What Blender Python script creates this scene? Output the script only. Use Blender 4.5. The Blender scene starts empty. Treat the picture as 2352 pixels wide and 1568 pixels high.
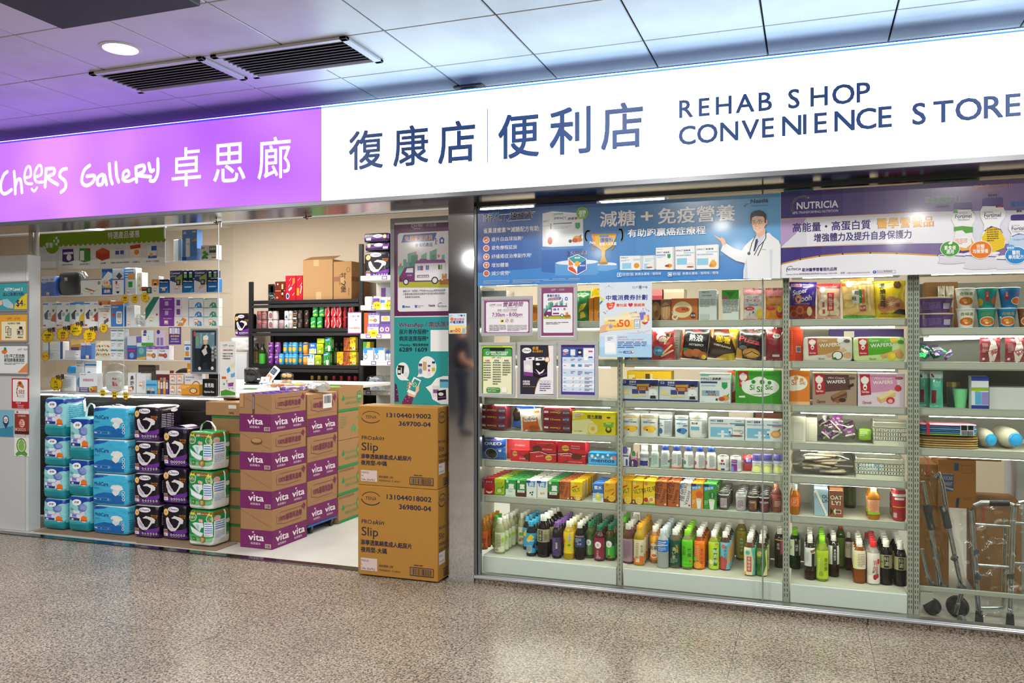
PL,PT,PP,GL,CB,MT,FM="plastic","paint","paper","gloss","clear_bag","metal","film"
import bpy,math,random
from mathutils import Vector,Matrix,noise
from mathutils.geometry import tessellate_polygon
S=bpy.context.scene
COL=S.collection
random.seed(7)
PI=math.pi
FPX,TH,CX,HY,HC,DY=1915.0,math.radians(19.7),1176.0,788.0,1.38,4.45
cam_d=bpy.data.cameras.new('camera')
cam=bpy.data.objects.new('camera',cam_d)
COL.objects.link(cam)
cam_d.sensor_width=36.0
cam_d.lens=FPX/2352*36.0
cam_d.shift_y=(HY-784.0)/2352
cam.location=(0,-DY,HC)
cam.rotation_euler=(PI/2,0,TH)
cam_d.clip_end=60
S.camera=cam
S.view_settings.view_transform='Standard'
S.view_settings.look='None'
S.view_settings.gamma=1.0
S.view_settings.use_curve_mapping=False
S.view_settings.exposure=0.0
W=bpy.data.worlds.new('world')
S.world=W
W.use_nodes=True
W.node_tree.nodes['Background'].inputs[0].default_value=(0.8,0.82,0.9,1)
W.node_tree.nodes['Background'].inputs[1].default_value=0.02
S.cycles.max_bounces=8
S.cycles.diffuse_bounces=3
S.cycles.glossy_bounces=3
S.cycles.transmission_bounces=6
S.cycles.transparent_max_bounces=32
S.cycles.caustics_reflective=False
S.cycles.caustics_refractive=False
S.cycles.sample_clamp_indirect=4.0
S.cycles.use_denoising=True
def area(name,loc,sx,sy,watts,col=(1,1,1),rot=(0,0,0),shape='RECTANGLE',spread=PI):
 d=bpy.data.lights.new(name,'AREA')
 d.shape=shape
 d.size=sx
 d.size_y=sy
 d.energy=watts
 d.color=col
 d.spread=spread
 o=bpy.data.objects.new(name,d)
 o.location=loc
 o.rotation_euler=rot
 COL.objects.link(o)
 return o
area('shop_panel_light',(-5.2,1.9,2.74),1.8,0.9,64,(1,.97,.92))
area('shop_panel_light',(-2.6,1.9,2.74),1.8,0.9,60,(1,.97,.92))
area('shop_panel_light',(0.6,1.9,2.74),1.8,0.9,32,(1,.98,.95))
for lx in(-5.43,-3.23,-1.04,1.16,3.36):
 for ly,p in((-1.19,22.0),(-3.6,38.0),(-6.2,46.0),(-8.8,50.0)):
  area('concourse_downlight',(lx,ly,2.838),.18,.18,p,(1,.97,.92),shape='DISK')
def lin1(c):
 return c/12.92 if c<=.04045 else((c+.055)/1.055)**2.4
_lc={}
def lin(h):
 if not isinstance(h,str):
  return(h[0],h[1],h[2],1.0)
 if h not in _lc:
  k=h.lstrip('#')
  if len(k)==3:
   k=''.join(a*2 for a in k)
  _lc[h]=tuple(lin1(int(k[i:i+2],16)/255)for i in(0,2,4))+(1.0,)
 return _lc[h]
MATS={}
def principled(name,attr=True,col=None,rough=.5,metal=0.,spec=.5,coat=0.,trans=0.,ior=1.45,bump=None,emis=None):
 m=bpy.data.materials.new(name)
 m.use_nodes=True
 nt=m.node_tree
 b=nt.nodes['Principled BSDF']
 b.inputs['Roughness'].default_value=rough
 b.inputs['Metallic'].default_value=metal
 b.inputs['Specular IOR Level'].default_value=spec
 b.inputs['Coat Weight'].default_value=coat
 b.inputs['Coat Roughness'].default_value=.08
 b.inputs['Transmission Weight'].default_value=trans
 b.inputs['IOR'].default_value=ior
 if attr:
  a=nt.nodes.new('ShaderNodeAttribute')
  a.attribute_name='Print'
  nt.links.new(a.outputs['Color'],b.inputs['Base Color'])
 else:
  b.inputs['Base Color'].default_value=lin(col)
 if bump:
  tc=nt.nodes.new('ShaderNodeTexCoord')
  n=nt.nodes.new('ShaderNodeTexNoise')
  n.inputs['Scale'].default_value=bump[0]
  n.inputs['Detail'].default_value=3
  bp=nt.nodes.new('ShaderNodeBump')
  bp.inputs['Strength'].default_value=bump[1]
  bp.inputs['Distance'].default_value=bump[2]
  nt.links.new(tc.outputs['Object'],n.inputs['Vector'])
  nt.links.new(n.outputs['Fac'],bp.inputs['Height'])
  nt.links.new(bp.outputs['Normal'],b.inputs['Normal'])
 MATS[name]=m
 return m
principled('card',rough=.62,spec=.35)
principled(PP,rough=.7,spec=.25)
principled(FM,rough=.24,spec=.5,coat=.25,bump=(38,.35,.004))
principled(GL,rough=.2,spec=.5,coat=.3)
principled(PL,rough=.36)
principled('foil',rough=.22,metal=.75,bump=(60,.6,.006))
principled(PT,rough=.42)
principled(MT,rough=.3,metal=.85)
principled('chrome',rough=.18,metal=1.)
principled('cloth',rough=.85,spec=.2)
principled('skin',rough=.5,spec=.35)
principled('pet',rough=.06,trans=.55,ior=1.2,coat=.5)
principled('mirror',rough=.055,metal=1.,bump=(1.6,.05,.02))
def emitter(name,col,strength):
 m=bpy.data.materials.new(name)
 m.use_nodes=True
 nt=m.node_tree
 for n in list(nt.nodes):
  nt.nodes.remove(n)
 e=nt.nodes.new('ShaderNodeEmission')
 e.inputs[0].default_value=lin(col)
 e.inputs[1].default_value=strength
 o=nt.nodes.new('ShaderNodeOutputMaterial')
 nt.links.new(e.outputs[0],o.inputs[0])
 MATS[name]=m
 return m
def clear(name,tint='#ffffff',gloss_r=.02,f0=.5,base=0.0):
 m=bpy.data.materials.new(name)
 m.use_nodes=True
 nt=m.node_tree
 for n in list(nt.nodes):
  nt.nodes.remove(n)
 t=nt.nodes.new('ShaderNodeBsdfTransparent')
 t.inputs[0].default_value=lin(tint)
 g=nt.nodes.new('ShaderNodeBsdfGlossy')
 g.inputs['Roughness'].default_value=gloss_r
 lw=nt.nodes.new('ShaderNodeLayerWeight')
 lw.inputs[0].default_value=.5
 pw=nt.nodes.new('ShaderNodeMath')
 pw.operation='POWER'
 pw.inputs[1].default_value=4.0
 ma=nt.nodes.new('ShaderNodeMath')
 ma.operation='MULTIPLY_ADD'
 ma.inputs[1].default_value=f0
 ma.inputs[2].default_value=.02+base
 nt.links.new(lw.outputs['Facing'],pw.inputs[0])
 nt.links.new(pw.outputs[0],ma.inputs[0])
 mx=nt.nodes.new('ShaderNodeMixShader')
 o=nt.nodes.new('ShaderNodeOutputMaterial')
 nt.links.new(ma.outputs[0],mx.inputs[0])
 nt.links.new(t.outputs[0],mx.inputs[1])
 nt.links.new(g.outputs[0],mx.inputs[2])
 nt.links.new(mx.outputs[0],o.inputs[0])
 MATS[name]=m
 return m
clear('window_glass','#f8fbf8',f0=.5)
clear('acrylic','#fafcfc',f0=.5,base=.0)
clear(CB,'#f2f4f4',gloss_r=.16,f0=.5,base=.06)
_s,_c=math.sin(TH),math.cos(TH)
def at(px,py,Y):
 u,v=(px-CX)/FPX,(HY-py)/FPX
 t=(DY+Y)/(_c+u*_s)
 return Vector((t*(u*_c-_s),Y,HC+t*v))
def X_(px,Y):
 return at(px,0,Y).x
def Z_(px,py,Y):
 return at(px,py,Y).z
_tc={}
_fc=bpy.data.curves.new('lettering','FONT')
_fo=bpy.data.objects.new('lettering',_fc)
def glyphs(body,bold=0.,shear=0.,spacing=1.):
 k=(body,bold,shear,spacing)
 if k not in _tc:
  if _fo.name not in COL.objects:
   COL.objects.link(_fo)
  _fc.body=body
  _fc.offset=0
  _fc.shear=shear
  _fc.resolution_u=2 if len(body)>6 else 3
  _fc.space_character=spacing
  _fc.fill_mode='FRONT'
  dg=bpy.context.evaluated_depsgraph_get()
  ev=_fo.evaluated_get(dg)
  me=ev.to_mesh()
  me.calc_loop_triangles()
  v=[(p.co.x,p.co.y)for p in me.vertices]
  t=[tuple(q.vertices)for q in me.loop_triangles]
  ev.to_mesh_clear()
  xs=[p[0]for p in v]or[0]
  ys=[p[1]for p in v]or[0]
  x0,x1=min(xs),max(xs)
  v=[(p[0]-x0,p[1])for p in v]
  _tc[k]=(v,t,max(x1-x0,.001),min(ys),max(ys))
 return _tc[k]
class Art:
 def __init__(s,w,h):
  s.w,s.h,s.o=w,h,[]
 def raw(s,v,t,col):
  s.o.append((v,t,col))
  return s
 def p(s,pts,col):
  pts=[(a,b)for a,b in pts]
  t=tessellate_polygon([[Vector((a,b,0))for a,b in pts]])
  ar=sum(pts[i][0]*pts[(i+1)%len(pts)][1]-pts[(i+1)%len(pts)][0]*pts[i][1]for i in range(len(pts)))
  out=[]
  for q in t:
   a,b,c=(pts[i]for i in q)
   out.append(tuple(q)if(b[0]-a[0])*(c[1]-a[1])-(b[1]-a[1])*(c[0]-a[0])>0 else(q[0],q[2],q[1]))
  return s.raw(pts,out,col)
 def r(s,x,y,w,h,col,rad=0.):
  if rad<=0:
   return s.raw([(x,y),(x+w,y),(x+w,y+h),(x,y+h)],[(0,1,2),(0,2,3)],col)
  rad=min(rad,w/2,h/2)
  pts=[]
  for cx,cy,a in((x+w-rad,y+rad,-90),(x+w-rad,y+h-rad,0),(x+rad,y+h-rad,90),(x+rad,y+rad,180)):
   for i in range(5):
    b=math.radians(a+i*22.5)
    pts.append((cx+rad*math.cos(b),cy+rad*math.sin(b)))
  return s.fan(pts,col)
 def fan(s,pts,col):
  cx=sum(q[0]for q in pts)/len(pts)
  cy=sum(q[1]for q in pts)/len(pts)
  n=len(pts)
  return s.raw(list(pts)+[(cx,cy)],[(i,(i+1)%n,n)for i in range(n)],col)
 def e(s,cx,cy,rx,ry,col,n=20,rot=0.):
  ca,sa=math.cos(rot),math.sin(rot)
  pts=[]
  for i in range(n):
   a=2*PI*i/n
   x,y=rx*math.cos(a),ry*math.sin(a)
   pts.append((cx+x*ca-y*sa,cy+x*sa+y*ca))
  return s.fan(pts,col)
 def star(s,cx,cy,r0,r1,n,col,sy=1.):
  pts=[]
  for i in range(2*n):
   a=PI*i/n
   r=r1 if i%2 else r0
   pts.append((cx+r*math.cos(a),cy+sy*r*math.sin(a)))
  return s.fan(pts,col)
 def ln(s,pts,w,col):
  v,t=[],[]
  for i in range(len(pts)-1):
   (ax,ay),(bx,by)=pts[i],pts[i+1]
   L=math.hypot(bx-ax,by-ay)or 1e-9
   nx,ny=-(by-ay)/L*w/2,(bx-ax)/L*w/2
   k=len(v)
   v+=[(ax-nx,ay-ny),(bx-nx,by-ny),(bx+nx,by+ny),(ax+nx,ay+ny)]
   t+=[(k,k+1,k+2),(k,k+2,k+3)]
  for q in pts:
   k=len(v)
   v+=[(q[0]+w/2*math.cos(PI*j/4),q[1]+w/2*math.sin(PI*j/4))for j in range(8)]
   t+=[(k,k+j,k+j+1)for j in range(1,7)]
  return s.raw(v,t,col)
 def arc(s,cx,cy,rx,ry,a0,a1,w,col,n=12):
  return s.ln([(cx+rx*math.cos(math.radians(a0+(a1-a0)*i/n)),cy+ry*math.sin(math.radians(a0+(a1-a0)*i/n)))for i in range(n+1)],w,col)
 def frame(s,x,y,w,h,t,col):
  return s.ln([(x,y),(x+w,y),(x+w,y+h),(x,y+h),(x,y)],t,col)
 def t(s,body,x,y,size,col,al='l',bold=.0,sx=1.,rot=0.,shear=0.,fit=None,sp=1.):
  v,t,w,y0,y1=glyphs(body,0,shear,sp)
  k=size
  if fit:
   sx=fit/(w*k)
  off={'l':0,'c':-w*k*sx/2,'r':-w*k*sx}[al]
  ca,sa=math.cos(rot),math.sin(rot)
  for dx,dy in((-bold,-bold),(bold,-bold),(bold,bold),(-bold,bold))if bold else((0,0),):
   pts=[]
   for a,b in v:
    a,b=(a+dx)*k*sx+off,(b+dy)*k
    pts.append((x+a*ca-b*sa,y+a*sa+b*ca))
   s.raw(pts,t,col)
  return s
 def vt(s,body,x,y,size,col,bold=0.,pitch=1.05):
  for i,ch in enumerate(body):
   s.t(ch,x,y-i*size*pitch,size,col,al='c',bold=bold)
  return s
 def greek(s,x,y,w,n,pitch,col,th=None):
  th=th or pitch*.42
  rnd=random.Random(int(x*9e4)+n*31+int(w*1e4))
  for i in range(n):
   px,end=x,x+w*(1 if i<n-1 else.6)
   while px<end-1e-4:
    L=min(rnd.uniform(.12,.4)*w,end-px)
    s.r(px,y-i*pitch,L,th,col)
    px+=L+.035*w
  return s
 def bars(s,x,y,w,h,col='#222222',n=22):
  rnd=random.Random(n)
  px=x
  while px<x+w:
   b=rnd.choice((.5,.5,1,1.5))*w/n/1.6
   s.r(px,y,min(b,x+w-px),h,col)
   px+=b+rnd.choice((.5,.8,1.1))*w/n/1.6
  return s
def split(tris,thr):
 out,st=[],list(tris)
 while st:
  a,b,c=st.pop()
  e=((a[0]-b[0])**2+(a[1]-b[1])**2,(b[0]-c[0])**2+(b[1]-c[1])**2,(c[0]-a[0])**2+(c[1]-a[1])**2)
  m=max(e)
  if m<=thr*thr:
   out.append((a,b,c))
   continue
  if m==e[1]:
   a,b,c=b,c,a
  elif m==e[2]:
   a,b,c=c,a,b
  q=((a[0]+b[0])/2,(a[1]+b[1])/2)
  st+=[(a,q,c),(q,b,c)]
 return out
class M:
 def __init__(s):
  s.v,s.f,s.c,s.m,s.mats=[],[],[],[],[]
 def mi(s,mat):
  if mat not in s.mats:
   s.mats.append(mat)
  return s.mats.index(mat)
 def add(s,vs,fs,col='#ffffff',mat='card'):
  k,c,i=len(s.v),lin(col),s.mi(mat)
  s.v+=[tuple(q)for q in vs]
  for f in fs:
   s.f.append(tuple(k+j for j in f))
   s.c.append(c)
   s.m.append(i)
  return s
 def quad(s,a,b,c,d,col='#ffffff',mat='card'):
  return s.add([a,b,c,d],[(0,1,2,3)],col,mat)
 def box(s,x0,y0,z0,x1,y1,z1,col='#ffffff',mat='card',ch=.0015,xf=None):
  c=min(ch,(x1-x0)*.4,(y1-y0)*.4,(z1-z0)*.4)
  vs,idx=[],{}
  for ix in(0,1):
   for iy in(0,1):
    for iz in(0,1):
     X,Y,Z=(x1 if ix else x0),(y1 if iy else y0),(z1 if iz else z0)
     dx,dy,dz=(-c if ix else c),(-c if iy else c),(-c if iz else c)
     for ax in range(3):
      idx[(ix,iy,iz,ax)]=len(vs)
      vs.append((X if ax==0 else X+dx,Y if ax==1 else Y+dy,Z if ax==2 else Z+dz))
  fs=[]
  q=lambda*k:tuple(idx[i]for i in k)
  fs.append(q((0,0,0,0),(0,0,1,0),(0,1,1,0),(0,1,0,0)))
  fs.append(q((1,0,0,0),(1,1,0,0),(1,1,1,0),(1,0,1,0)))
  fs.append(q((0,0,0,1),(1,0,0,1),(1,0,1,1),(0,0,1,1)))
  fs.append(q((0,1,0,1),(0,1,1,1),(1,1,1,1),(1,1,0,1)))
  fs.append(q((0,0,0,2),(0,1,0,2),(1,1,0,2),(1,0,0,2)))
  fs.append(q((0,0,1,2),(1,0,1,2),(1,1,1,2),(0,1,1,2)))
  for a in(0,1):
   for b in(0,1):
    fs.append(q((0,a,b,1),(1,a,b,1),(1,a,b,2),(0,a,b,2)))
    fs.append(q((a,0,b,0),(a,1,b,0),(a,1,b,2),(a,0,b,2)))
    fs.append(q((a,b,0,0),(a,b,1,0),(a,b,1,1),(a,b,0,1)))
  for a in(0,1):
   for b in(0,1):
    for d in(0,1):
     fs.append(q((a,b,d,0),(a,b,d,1),(a,b,d,2)))
  if xf:
   vs=[xf@Vector(v)for v in vs]
  return s.add(vs,fs,col,mat)
 def lathe(s,prof,n=20,col='#ffffff',mat=PL,o=(0,0,0),cols=None,xf=None,sy=1.):
  vs,fs=[],[]
  for r,z in prof:
   for i in range(n):
    a=2*PI*i/n
    p=Vector((o[0]+r*math.cos(a),o[1]+sy*r*math.sin(a),o[2]+z))
    vs.append(xf@p if xf else p)
  for j in range(len(prof)-1):
   seg=[]
   for i in range(n):
    k=(i+1)%n
    seg.append((j*n+i,j*n+k,(j+1)*n+k,(j+1)*n+i))
   if cols:
    b=len(s.v)
    cc,mm=lin(cols[j]),s.mi(mat)
    for f in seg:
     s.f.append(tuple(b+q for q in f))
     s.c.append(cc)
     s.m.append(mm)
   else:
    fs+=seg
  k=len(s.v)
  s.v+=[tuple(q)for q in vs]
  c0,mm=lin(cols[0]if cols else col),s.mi(mat)
  c1=lin(cols[-1]if cols else col)
  for f in fs:
   s.f.append(tuple(k+q for q in f))
   s.c.append(c0)
   s.m.append(mm)
  if prof[0][0]>1e-5:
   s.f.append(tuple(k+i for i in reversed(range(n))))
   s.c.append(c0)
   s.m.append(mm)
  if prof[-1][0]>1e-5:
   s.f.append(tuple(k+(len(prof)-1)*n+i for i in range(n)))
   s.c.append(c1)
   s.m.append(mm)
  return s
 def tube(s,pts,r,n=8,col='#888888',mat=MT):
  pts=[Vector(p)for p in pts]
  rr=r if isinstance(r,(list,tuple))else[r]*len(pts)
  vs,fs=[],[]
  for j,p in enumerate(pts):
   d=(pts[min(j+1,len(pts)-1)]-pts[max(j-1,0)]).normalized()
   a=d.cross(Vector((0,0,1))if abs(d.z)<.9 else Vector((1,0,0))).normalized()
   b=d.cross(a)
   for i in range(n):
    t=2*PI*i/n
    vs.append(p+a*rr[j]*math.cos(t)+b*rr[j]*math.sin(t))
  for j in range(len(pts)-1):
   for i in range(n):
    k=(i+1)%n
    fs.append((j*n+i,j*n+k,(j+1)*n+k,(j+1)*n+i))
  fs.append(tuple(range(n)))
  fs.append(tuple((len(pts)-1)*n+i for i in range(n)))
  return s.add(vs,fs,col,mat)
 def grid(s,fn,nu,nv,col='#ffffff',mat='card',flip=False):
  vs=[fn(i/nu,j/nv)for j in range(nv+1)for i in range(nu+1)]
  fs=[]
  for j in range(nv):
   for i in range(nu):
    a=j*(nu+1)+i
    q=(a,a+1,a+nu+2,a+nu+1)
    fs.append(q[::-1]if flip else q)
  return s.add(vs,fs,col,mat)
 def art(s,A,fn,mat='card',eps=.00014,thr=None,n0=3):
  for k,(v,t,col)in enumerate(A.o):
   d=eps*(n0+k*.55)
   if thr:
    tr=split([(v[a],v[b],v[c])for a,b,c in t],thr)
    vs=[fn(q[0],q[1],d)for w in tr for q in w]
    s.add(vs,[(3*i,3*i+1,3*i+2)for i in range(len(tr))],col,mat)
   else:
    s.add([fn(a,b,d)for a,b in v],t,col,mat)
  return s
 def build(s,name,parent=None,loc=None,rz=None,rot=None,smooth=True):
  me=s.mesh(name,smooth)
  return link(name,me,parent,loc,rz,rot)
 def mesh(s,name,smooth=True):
  me=bpy.data.meshes.new(name)
  me.from_pydata(s.v,[],s.f)
  for m in s.mats:
   me.materials.append(MATS[m])
  me.polygons.foreach_set('material_index',s.m)
  a=me.color_attributes.new('Print','FLOAT_COLOR','CORNER')
  buf=[]
  for f,c in zip(s.f,s.c):
   buf.extend(c*len(f))
  a.data.foreach_set('color',buf)
  if smooth:
   me.polygons.foreach_set('use_smooth',[True]*len(s.f))
   me.set_sharp_from_angle(angle=math.radians(38))
  me.update()
  return me
def link(name,me,parent=None,loc=None,rz=None,rot=None):
 o=bpy.data.objects.new(name,me)
 COL.objects.link(o)
 if parent:
  o.parent=parent
 if loc is not None:
  o.location=loc
 if rz is not None:
  o.rotation_euler=(0,0,rz)
 if rot is not None:
  o.rotation_euler=rot
 return o
def empty(name,loc,rz=0.,rot=None):
 o=bpy.data.objects.new(name,None)
 o.empty_display_size=.05
 COL.objects.link(o)
 o.location=loc
 o.rotation_euler=rot if rot is not None else(0,0,rz)
 return o
def tag(o,label=None,cat=None,group=None,kind=None):
 for k,v in(('label',label),('category',cat),('group',group),('kind',kind)):
  if v:
   o[k]=v
 return o
def copy_tree(src,loc=None,rz=None,rot=None):
 r=src.copy()
 COL.objects.link(r)
 for k in('label','group'):
  if k in r:
   del r[k]
 if loc is not None:
  r.location=loc
 if rz is not None:
  r.rotation_euler=(0,0,rz)
 if rot is not None:
  r.rotation_euler=rot
 for ch in src.children:
  c=ch.copy()
  COL.objects.link(c)
  c.parent=r
  for g in ch.children:
   d=g.copy()
   COL.objects.link(d)
   d.parent=c
 return r
def fmap(w,d,h,face):
 if face=='front':
  return lambda x,y,n:(x-w/2,-d/2-n,y)
 if face=='back':
  return lambda x,y,n:(w/2-x,d/2+n,y)
 if face=='right':
  return lambda x,y,n:(w/2+n,x-d/2,y)
 if face=='left':
  return lambda x,y,n:(-w/2-n,d/2-x,y)
 return lambda x,y,n:(x-w/2,y-d/2,h+n)
def boxpack(w,d,h,col,mat='card',ch=.002,**faces):
 m=M()
 m.box(-w/2,-d/2,0,w/2,d/2,h,col,mat,ch)
 for f,A in faces.items():
  if A is not None:
   m.art(A,fmap(w,d,h,f),mat)
 return m
def softfn(w,d,h,b=.012,p=9,wr=.0,seed=0,top=0.):
 off=Vector((seed*7.3,seed*3.1,seed))
 def f(x,y,z):
  q=(abs(x)**p+abs(y)**p+abs(z)**p)**(1/p)
  x,y,z=x/q,y/q,z/q
  X,Y,Z=x*w/2,y*d/2,z*h/2
  X+=b*x*(1-y*y)*(1-z*z)
  Y+=b*y*(1-x*x)*(1-z*z)
  Z+=b*top*z*(1-x*x)*(1-y*y)
  if wr:
   k=Vector((X,Y,Z*2.2))*16+off
   n=noise.noise_vector(k)*wr
   X,Y,Z=X+n.x,Y+n.y,Z+n.z*.4
  return Vector((X,Y,Z+h/2))
 return f
SOFT={'front':lambda f,w,d,h:(lambda x,y,n:f(2*x/w-1,-1,2*y/h-1)+Vector((0,-n,0))),'right':lambda f,w,d,h:(lambda x,y,n:f(1,2*x/d-1,2*y/h-1)+Vector((n,0,0))),'left':lambda f,w,d,h:(lambda x,y,n:f(-1,1-2*x/d,2*y/h-1)+Vector((-n,0,0))),'top':lambda f,w,d,h:(lambda x,y,n:f(2*x/w-1,2*y/d-1,1)+Vector((0,0,n))),}
def softpack(w,d,h,col,mat=FM,b=.012,p=9,wr=.003,seed=0,seg=12,eps=.0002,thr=.014,top=.6,topcol=None,**faces):
 m=M()
 f=softfn(w,d,h,b,p,wr,seed,top)
 g=lambda t:math.sin((t-.5)*PI)*.35+(2*t-1)*.65
 m.grid(lambda u,v:f(g(u),-1,g(v)),seg,seg,col,mat)
 m.grid(lambda u,v:f(g(u),1,g(v)),seg,seg,col,mat,True)
 m.grid(lambda u,v:f(1,g(u),g(v)),seg,seg,col,mat)
 m.grid(lambda u,v:f(-1,g(u),g(v)),seg,seg,col,mat,True)
 m.grid(lambda u,v:f(g(u),g(v),1),seg,seg,topcol or col,mat)
 m.grid(lambda u,v:f(g(u),g(v),-1),seg,seg,col,mat,True)
 for k,A in faces.items():
  if A is not None:
   m.art(A,SOFT[k](f,w,d,h),mat,eps,thr,n0=4)
 return m
def pouchfn(w,h,T,seed=0,seal=.05,wr=.004):
 off=Vector((seed*5.7,seed*2.3,seed*1.1))
 def th(u,v):
  a=max(0.,1-abs(2*u-1)**2.6)
  k=min(1,max(0,(v-seal)/(.5-seal)))if v<.5 else min(1,max(0,(1-seal-v)/(.5-seal)))
  return T*a**.6*max(0.,1-(1-k)**2.4)
 def f(x,y,n,side=-1):
  u,v=x/w,y/h
  wv=noise.noise_vector(Vector((u*5,v*7,side))+off)*wr
  pinch=1-.045*math.sin(PI*min(1,max(0,v)))
  return Vector(((x-w/2)*pinch+wv.x*.4,side*(th(u,v)/2+n)+wv.y+.4*wr*math.sin(u*47)*(1 if v<seal or v>1-seal else 0),y))
 return f
def pouch(w,h,T,col,A=None,mat=FM,seed=0,seal=.05,seal_col=None,wr=.004,nu=16,nv=20,thr=.012):
 m=M()
 f=pouchfn(w,h,T,seed,seal,wr)
 m.grid(lambda u,v:f(u*w,v*h,0),nu,nv,col,mat)
 m.grid(lambda u,v:f(u*w,v*h,0,1),nu,nv,col,mat,True)
 if seal_col:
  B=Art(w,h)
  B.r(0,h*(1-seal),w,h*seal,seal_col)
  B.r(0,0,w,h*seal*.6,seal_col)
  m.art(B,f,mat,.0008,thr,n0=1)
 if A:
  m.art(A,f,mat,.0003,thr,n0=4)
 return m
def cyl(R,top=None):
 rf=R if callable(R)else(lambda z:R)
 return lambda x,y,n:((rf(y)+n)*math.sin(x/rf(y)),-(rf(y)+n)*math.cos(x/rf(y)),y)
def struct(name,m,**k):
 o=m.build(name,**k)
 o['kind']='structure'
 return o
def granite(name,dark=1.0,joint=None):
 m=bpy.data.materials.new(name)
 m.use_nodes=True
 nt=m.node_tree
 N,L=nt.nodes.new,nt.links.new
 b=nt.nodes['Principled BSDF']
 tc=N('ShaderNodeTexCoord')
 def ramp(fac,stops):
  r=N('ShaderNodeValToRGB')
  r.color_ramp.interpolation='LINEAR'
  el=r.color_ramp.elements
  el[0].position,el[0].color=stops[0][0],lin(stops[0][1])
  el[1].position,el[1].color=stops[-1][0],lin(stops[-1][1])
  for p,c in stops[1:-1]:
   x=el.new(p)
   x.color=lin(c)
  L(fac,r.inputs[0])
  return r
 vo=N('ShaderNodeTexVoronoi')
 vo.inputs['Scale'].default_value=175
 L(tc.outputs['Object'],vo.inputs['Vector'])
 sep=N('ShaderNodeSeparateColor')
 L(vo.outputs['Color'],sep.inputs[0])
 r1=ramp(sep.outputs[0],[(0.0,'#5a5753'),(.12,'#6c6862'),(.24,'#918b83'),(.45,'#b1aca3'),(.66,'#a69e94'),(.8,'#b0a297'),(.93,'#bdb6ac'),(1,'#c9c2b8')])
 no=N('ShaderNodeTexNoise')
 no.inputs['Scale'].default_value=85
 no.inputs['Detail'].default_value=3
 no.inputs['Roughness'].default_value=.65
 L(tc.outputs['Object'],no.inputs['Vector'])
 r2=ramp(no.outputs['Fac'],[(.28,'#5a5754'),(.42,'#a09a94'),(.52,'#ffffff'),(1,'#ffffff')])
 n3=N('ShaderNodeTexNoise')
 n3.inputs['Scale'].default_value=2.2
 n3.inputs['Detail'].default_value=4
 L(tc.outputs['Object'],n3.inputs['Vector'])
 r3=ramp(n3.outputs['Fac'],[(.3,'#e3dbd2'),(.7,'#fdf6ee')])
 mx=N('ShaderNodeMix')
 mx.data_type='RGBA'
 mx.blend_type='MULTIPLY'
 mx.inputs[0].default_value=.85
 L(r1.outputs[0],mx.inputs[6])
 L(r2.outputs[0],mx.inputs[7])
 m2=N('ShaderNodeMix')
 m2.data_type='RGBA'
 m2.blend_type='MULTIPLY'
 m2.inputs[0].default_value=1
 L(mx.outputs[2],m2.inputs[6])
 L(r3.outputs[0],m2.inputs[7])
 out=m2.outputs[2]
 if joint:
  br=N('ShaderNodeTexBrick')
  br.offset=0
  br.inputs['Scale'].default_value=1
  br.inputs['Mortar Size'].default_value=.0016
  br.inputs['Mortar Smooth'].default_value=.2
  br.inputs['Brick Width'].default_value=joint[0]
  br.inputs['Row Height'].default_value=joint[1]
  br.inputs['Color1'].default_value=(1,1,1,1)
  br.inputs['Color2'].default_value=(.93,.93,.93,1)
  br.inputs['Mortar'].default_value=(.33,.31,.3,1)
  mp=N('ShaderNodeMapping')
  mp.inputs['Location'].default_value=(joint[2],joint[3],0)
  L(tc.outputs['Object'],mp.inputs[0])
  L(mp.outputs[0],br.inputs[0])
  m3=N('ShaderNodeMix')
  m3.data_type='RGBA'
  m3.blend_type='MULTIPLY'
  m3.inputs[0].default_value=1
  L(out,m3.inputs[6])
  L(br.outputs[0],m3.inputs[7])
  out=m3.outputs[2]
 if dark!=1:
  m4=N('ShaderNodeMix')
  m4.data_type='RGBA'
  m4.blend_type='MULTIPLY'
  m4.inputs[0].default_value=1
  m4.inputs[7].default_value=(dark,dark*.97,dark*.95,1)
  L(out,m4.inputs[6])
  out=m4.outputs[2]
 L(out,b.inputs['Base Color'])
 b.inputs['Roughness'].default_value=.2
 b.inputs['Specular IOR Level'].default_value=.4
 rr=N('ShaderNodeMapRange')
 rr.inputs['To Min'].default_value=.16
 rr.inputs['To Max'].default_value=.3
 L(no.outputs['Fac'],rr.inputs[0])
 L(rr.outputs[0],b.inputs['Roughness'])
 MATS[name]=m
granite('granite_floor',1.0,(.5822,.62,.905,.0))
granite('granite_kerb',.62)
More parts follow.
